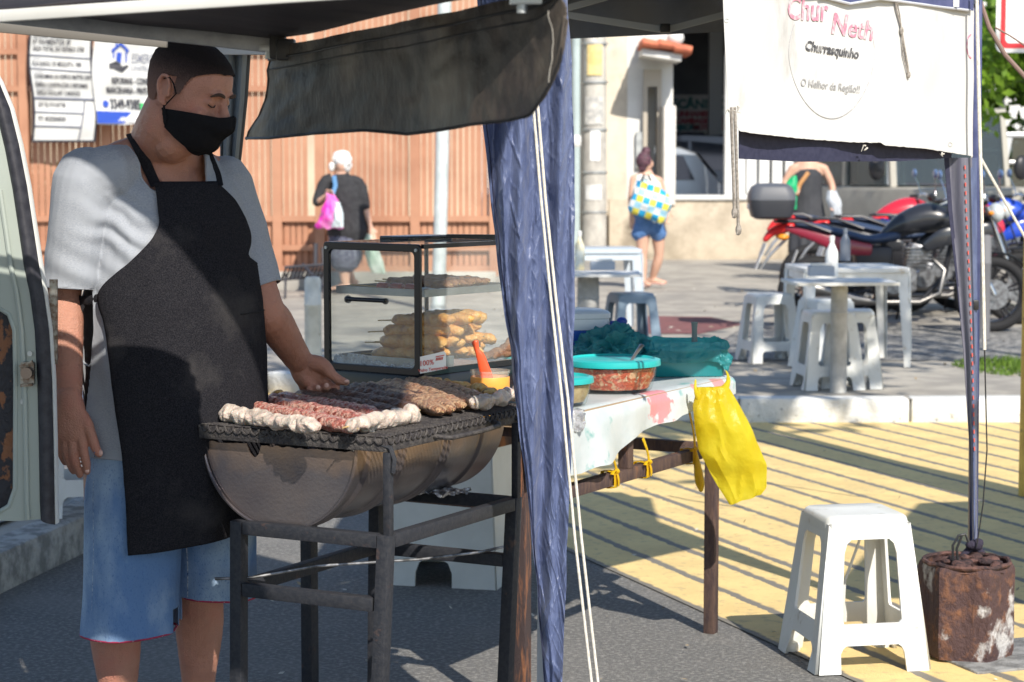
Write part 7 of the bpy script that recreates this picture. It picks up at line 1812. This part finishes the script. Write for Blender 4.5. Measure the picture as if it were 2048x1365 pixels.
# --- young woman with checked bag
Yg = 22.4
def hair_bun(t, hd):
    m = MB(); m.ball(hd+V(-.02, -.02, .022), (.084, .090, .10)); m.ball(hd+V(-.0, -.02, .125), (.05, .05, .05)); m.ball(hd+V(-.03, -.04, -.04), (.05, .05, .06))
    m.build('hair', mat('hair_br', (.06, .03, .04), .6, c2=(.12, .05, .07), vs=30), t, 'full', fuse=.009, it=2, fn=lambda p, n_: p+n_*.006*noise.noise(p*50))
t, q = fig('young woman with a hair bun, blue shorts and checked bag walking away', Yg, dict(head=(1291, 327), neck=(1291, 345), face=(.2, .95), chest=(1293, 378), waist=(1296, 410), hip=(1296, 438),
    sh1=(1268, 358), el1=(1262, 400), wr1=(1264, 432), sh2=(1318, 362), el2=(1330, 400), wr2=(1334, 422, -.03), kn1=(1284, 512), foot1=(1285, 572), kn2=(1318, 508, .1), foot2=(1304, 569, .2), toe1=(.2, -.5), toe2=(.95, -.3)), hair_bun, .009)
cl(t, 'white_top', mat('wtop', (.78, .77, .72), .8), [([P(1290, 360, Yg), q('chest'), q('waist')], [(.12, .09), (.165, .12), (.15, .12)])], .010)
cl(t, 'shorts', mat('jshorts', (.06, .15, .35), .8, c2=(.10, .2, .42), vs=12), [([P(1296, 425, Yg), P(1290, 450, Yg), P(1280, 466, Yg)], [(.17, .13), (.12, .12), (.095, .10)]), ([P(1298, 425, Yg), P(1306, 450, Yg+.03), P(1316, 466, Yg+.05)], [(.17, .13), (.12, .12), (.095, .10)])], .010)
cl(t, 'flip_flops', mat('flip', (.6, .4, .35), .7), [([q('foot2')+V(-.03, .0, .008), q('foot2')+V(.13, -.05, .008)], [(.012, .045)]*2, V(0, 0, 1)), ([q('foot1')+V(-.0, .03, .008), q('foot1')+V(.04, -.12, .008)], [(.012, .045)]*2, V(0, 0, 1))], .008)
cb_ = thing('checked_bag', 'large blue, white and yellow checked bag on the young woman\'s back', 'bag', P(1300, 440, Yg-.2))
chk = mat('checked', (.03, .36, .62), .5)
nt = chk.node_tree; N = nt.nodes; L = nt.links; tc = N.new('ShaderNodeTexCoord'); mp = N.new('ShaderNodeMapping'); mp.inputs['Rotation'].default_value = (0, R(-18), 0); L.new(tc.outputs['Object'], mp.inputs[0])
sx = N.new('ShaderNodeSeparateXYZ'); L.new(mp.outputs[0], sx.inputs[0])
def fr_(o_, sc_, th): 
    a = N.new('ShaderNodeMath'); a.operation = 'MULTIPLY'; a.inputs[1].default_value = sc_; L.new(o_, a.inputs[0]); b_ = N.new('ShaderNodeMath'); b_.operation = 'FRACT'; L.new(a.outputs[0], b_.inputs[0])
    c_ = N.new('ShaderNodeMath'); c_.operation = 'GREATER_THAN'; c_.inputs[1].default_value = th; L.new(b_.outputs[0], c_.inputs[0]); return c_.outputs[0]
f1_, f2_ = fr_(sx.outputs[0], 7.0, .5), fr_(sx.outputs[2], 7.0, .5)
mx1 = N.new('ShaderNodeMix'); mx1.data_type = 'RGBA'; L.new(f1_, mx1.inputs[0]); mx1.inputs[6].default_value = (.02, .33, .62, 1); mx1.inputs[7].default_value = (.70, .62, .08, 1)
mx2 = N.new('ShaderNodeMix'); mx2.data_type = 'RGBA'; L.new(f1_, mx2.inputs[0]); mx2.inputs[6].default_value = (.75, .78, .8, 1); mx2.inputs[7].default_value = (.35, .62, .78, 1)
mx3 = N.new('ShaderNodeMix'); mx3.data_type = 'RGBA'; L.new(f2_, mx3.inputs[0]); L.new(mx1.outputs[2], mx3.inputs[6]); L.new(mx2.outputs[2], mx3.inputs[7]); L.new(mx3.outputs[2], N['Principled BSDF'].inputs['Base Color'])
bagshape([(362, 1276, 1290), (372, 1272, 1312), (392, 1264, 1338), (415, 1256, 1342), (428, 1262, 1336), (440, 1300, 1332), (446, 1308, 1322)], .12, Yg-.22, chk, 'bag_body', cb_, 2)
MB().tube([P(1280, 372, Yg-.2), P(1288, 350, Yg-.1), P(1297, 352, Yg-.13), P(1302, 362, Yg-.2)], .012, 8).build('strap', dkmetal, cb_)
# --- woman in black dress behind the motorcycle
Yd = 21.0
def hair_d(t, hd):
    m = MB(); m.ball(hd+V(0, .015, .02), (.085, .095, .105)); m.ball(hd+V(0, .05, -.06), (.07, .05, .09)); m.build('hair', mat('hair_dd', (.03, .02, .018), .6), t, 'full', fuse=.010, it=2)
t, q = fig('woman in a black sleeveless dress holding a green bag behind the motorcycle', Yd, dict(head=(1615, 292), neck=(1614, 318), face=(0, -1), chest=(1615, 350), waist=(1616, 395), hip=(1617, 435),
    sh1=(1585, 338), el1=(1570, 368), wr1=(1584, 378, -.15), sh2=(1648, 338), el2=(1664, 372), wr2=(1665, 398, -.1), kn1=(1606, 520), foot1=(1604, 590), kn2=(1628, 520), foot2=(1630, 592), toe1=(0, -1), toe2=(.2, -1)), hair_d, .009)
cl(t, 'black_dress', mat('dress', (.035, .037, .045), .85, c2=(.05, .052, .06), vs=6), [([P(1615, 352, Yd), q('waist'), q('hip'), P(1618, 500, Yd)], [(.150, .115), (.145, .12), (.17, .14), (.215, .17)])], .010, lambda p, n_: p+n_*(.012*math.sin(p.x*70+p.z*2)*max(0, min(1, (1.0-p.z)/.4))))
MB().tube([P(1617, 345, Yd-.125), P(1600, 368, Yd-.13), P(1593, 390, Yd-.12)], [(.02, .006)]*3, 8, V(1, 0, 0)).build('bag_strap', mat('tan_str', (.5, .25, .1), .6), t)
gg = thing('green_bag', 'bright green plastic bag held by the woman in the black dress', 'plastic bag', P(1582, 400, Yd-.2))
bagshape([(352, 1584, 1592), (370, 1570, 1594), (395, 1574, 1594), (418, 1580, 1592)], .07, Yd-.22, mat('green_bagm', (.02, .50, .20), .4, c2=(.05, .62, .32), vs=7, transl=.3), 'bag_body', gg, 6)
wg = thing('white_bag', 'white plastic bag hanging at the side of the woman in the black dress', 'plastic bag', P(1668, 430, Yd-.1))
bagshape([(382, 1655, 1672), (400, 1652, 1682), (425, 1660, 1684), (440, 1666, 1680)], .07, Yd-.15, mat('white_bagm', (.72, .76, .82), .4, transl=.3), 'bag_body', wg, 8)
# ------------------------------------------------------------------ printed banners on the fence
def fence_banner(label, x0, y0, x1, y1, Yb, seed, lean=0):
    c = P((x0+x1)/2, y1, Yb); t = thing('fence_banner', label, 'banner', c)
    def on(px, py, lift=0):
        k = (py-y0)/(y1-y0)
        return P(px+lean*k+4*math.sin(py*.03+seed), py, Yb-lift+.02*math.sin(px*.06+py*.03+seed)+.012*math.sin(py*.07))
    m = MB(); m.grid(lambda u, v: on(lerp(x0, x1, u), lerp(y0, y1, v)+2.5*math.sin(u*5+seed)), 40, 50, .003)
    m.build('sheet', mat('banner_white', (.62, .62, .61), .5, c2=(.54, .54, .53), vs=4), t)
    return t, on
bk = mat('print_black', (.03, .03, .04), .6); bb = mat('print_blue', (.02, .07, .42), .5); bg_ = mat('print_green', (.05, .4, .12), .5); bwh = mat('print_white', (.7, .7, .7), .6); bgr = mat('print_grey', (.16, .17, .22), .6)
t1, on1 = fence_banner('white works notice with printed lines of text tied to the fence, left one', 60, 30, 184, 283, 22.15, 1.2, 6)
def ft(t, on, s, x, y, size, mt, xs=1, bold=0, tilt=.03):
    text(s, size*1.12, mt, t, lambda a, b: on(x+a, y-b+a*tilt, .02), xs=xs*.95, bold=bold*1.15)
for s, x, y in (('REFORMA EMERGENCIAL DE FACHADA', 66, 74), ('Nº PAVIMENTOS: 09', 66, 88), ('ÁREA TOTAL DO REPARO: 2700', 67, 101)): ft(t1, on1, s, x, y, 13 if 'Nº' in s else 11, bk, .62, .25)
ft(t1, on1, 'RUA BARÃO DE MESQUITA, 1085', 66, 131, 11.5, bk, .55, .2)
ft(t1, on1, 'CONDOMÍNIO DO EDIFÍCIO MATTES CARTUXO', 67, 156, 10.5, bk, .52, .25); ft(t1, on1, 'ESMERO CONSTRUÇÕES E REFORMAS', 67, 173, 10.5, bk, .55, .2); ft(t1, on1, 'GISELA GOULART CARDOSO', 67, 189, 10.5, bk, .6, .2)
ft(t1, on1, 'CRT RJ: 0741507708', 68, 213, 11, bk, .55, .2); ft(t1, on1, 'TRT: BR20200685581', 67, 241, 11, bk, .55, .2)
for s, y in (('endereço', 118), ('contratante', 145), ('execução', 163), ('responsável técnico', 179)): ft(t1, on1, s, 67, y, 5, bgr, .8)
m = MB()
def ln(a, b, w_=.008):
    m.tube([on1(lerp(a[0], b[0], i/12), lerp(a[1], b[1], i/12), .012) for i in range(13)], w_, 5)
ln((62, 110), (184, 118)); ln((62, 137), (184, 145)); ln((62, 196), (184, 200), .012); ln((62, 224), (158, 228)); ln((62, 252), (156, 255)); ln((162, 200), (152, 280)); m.build('printed_lines', bgr, t1)
m = MB(); e_ = [(60, 30), (184, 30), (184, 283), (60, 283)]
for a, b in zip(e_, e_[1:]+e_[:1]): m.tube([on1(lerp(a[0], b[0], i/20), lerp(a[1], b[1], i/20), .0) for i in range(21)], .014, 6)
m.build('dark_border', bk, t1)
t2, on2 = fence_banner('white and blue building company banner with a house logo behind the vendor\'s head', 187, 40, 330, 248, 22.1, .3, 3)
def flat(t, on, ol, mt, nm, lift=.02):
    m = MB(); m.plate(ol if isinstance(ol[0][0], (tuple, list)) else [ol], 0, lambda x, y, z: on(x, y, lift)); return m.build(nm, mt, t, False)
flat(t2, on2, [(188, 222), (329, 228), (329, 248), (188, 247)], bb, 'blue_band', .018)
flat(t2, on2, [(222, 101), (240, 84), (259, 102), (256, 105), (240, 91), (225, 105)], bb, 'house_logo'); flat(t2, on2, [[(226, 103), (229, 101), (230, 117), (227, 116)]], bb, 'house_logo'); flat(t2, on2, [[(251, 101), (254, 103), (256, 124), (253, 126)]], bb, 'house_logo')
flat(t2, on2, [(234, 105), (244, 106), (244, 127), (234, 121)], bb, 'house_door'); flat(t2, on2, [(230, 82), (233, 82), (233, 90), (230, 92)], bb, 'chimney_logo')
flat(t2, on2, [(220, 128), (232, 123), (240, 127), (247, 133), (258, 130), (260, 133), (247, 145), (238, 141), (228, 136), (222, 138)], bk, 'hand_logo')
ft(t2, on2, 'ESMERO', 264, 126, 24, bgr, .5, .1); ft(t2, on2, 'CONSTRUÇÕES', 263, 141, 12, bgr, .62, .05)
ft(t2, on2, 'REFORMAS - CONSTRUÇÕES', 225, 167, 15.5, bk, .52, .45); ft(t2, on2, 'MARCENARIA - PINTURA - GESSO', 213, 186, 15.5, bk, .52, .45)
ft(t2, on2, '3349-9385', 217, 217, 24, bk, .55, .7); ft(t2, on2, '99', 289, 219, 24, bk, .55, .7)
for cx_, cy_, mt_ in ((208, 208, bb), (280, 213, bg_)): flat(t2, on2, [(cx_+6*math.cos(a), cy_+7*math.sin(a)) for a in [i*.45 for i in range(14)]], mt_, 'phone_icon')
ft(t2, on2, 'www.esmeroconstrucoes', 226, 243, 17, bwh, .6, .5)
m = MB()
for x_, y_ in ((195, 232), (201, 236)): m.ball(on2(x_, y_, .03), (.008, .004, .02), None, 6, 4)
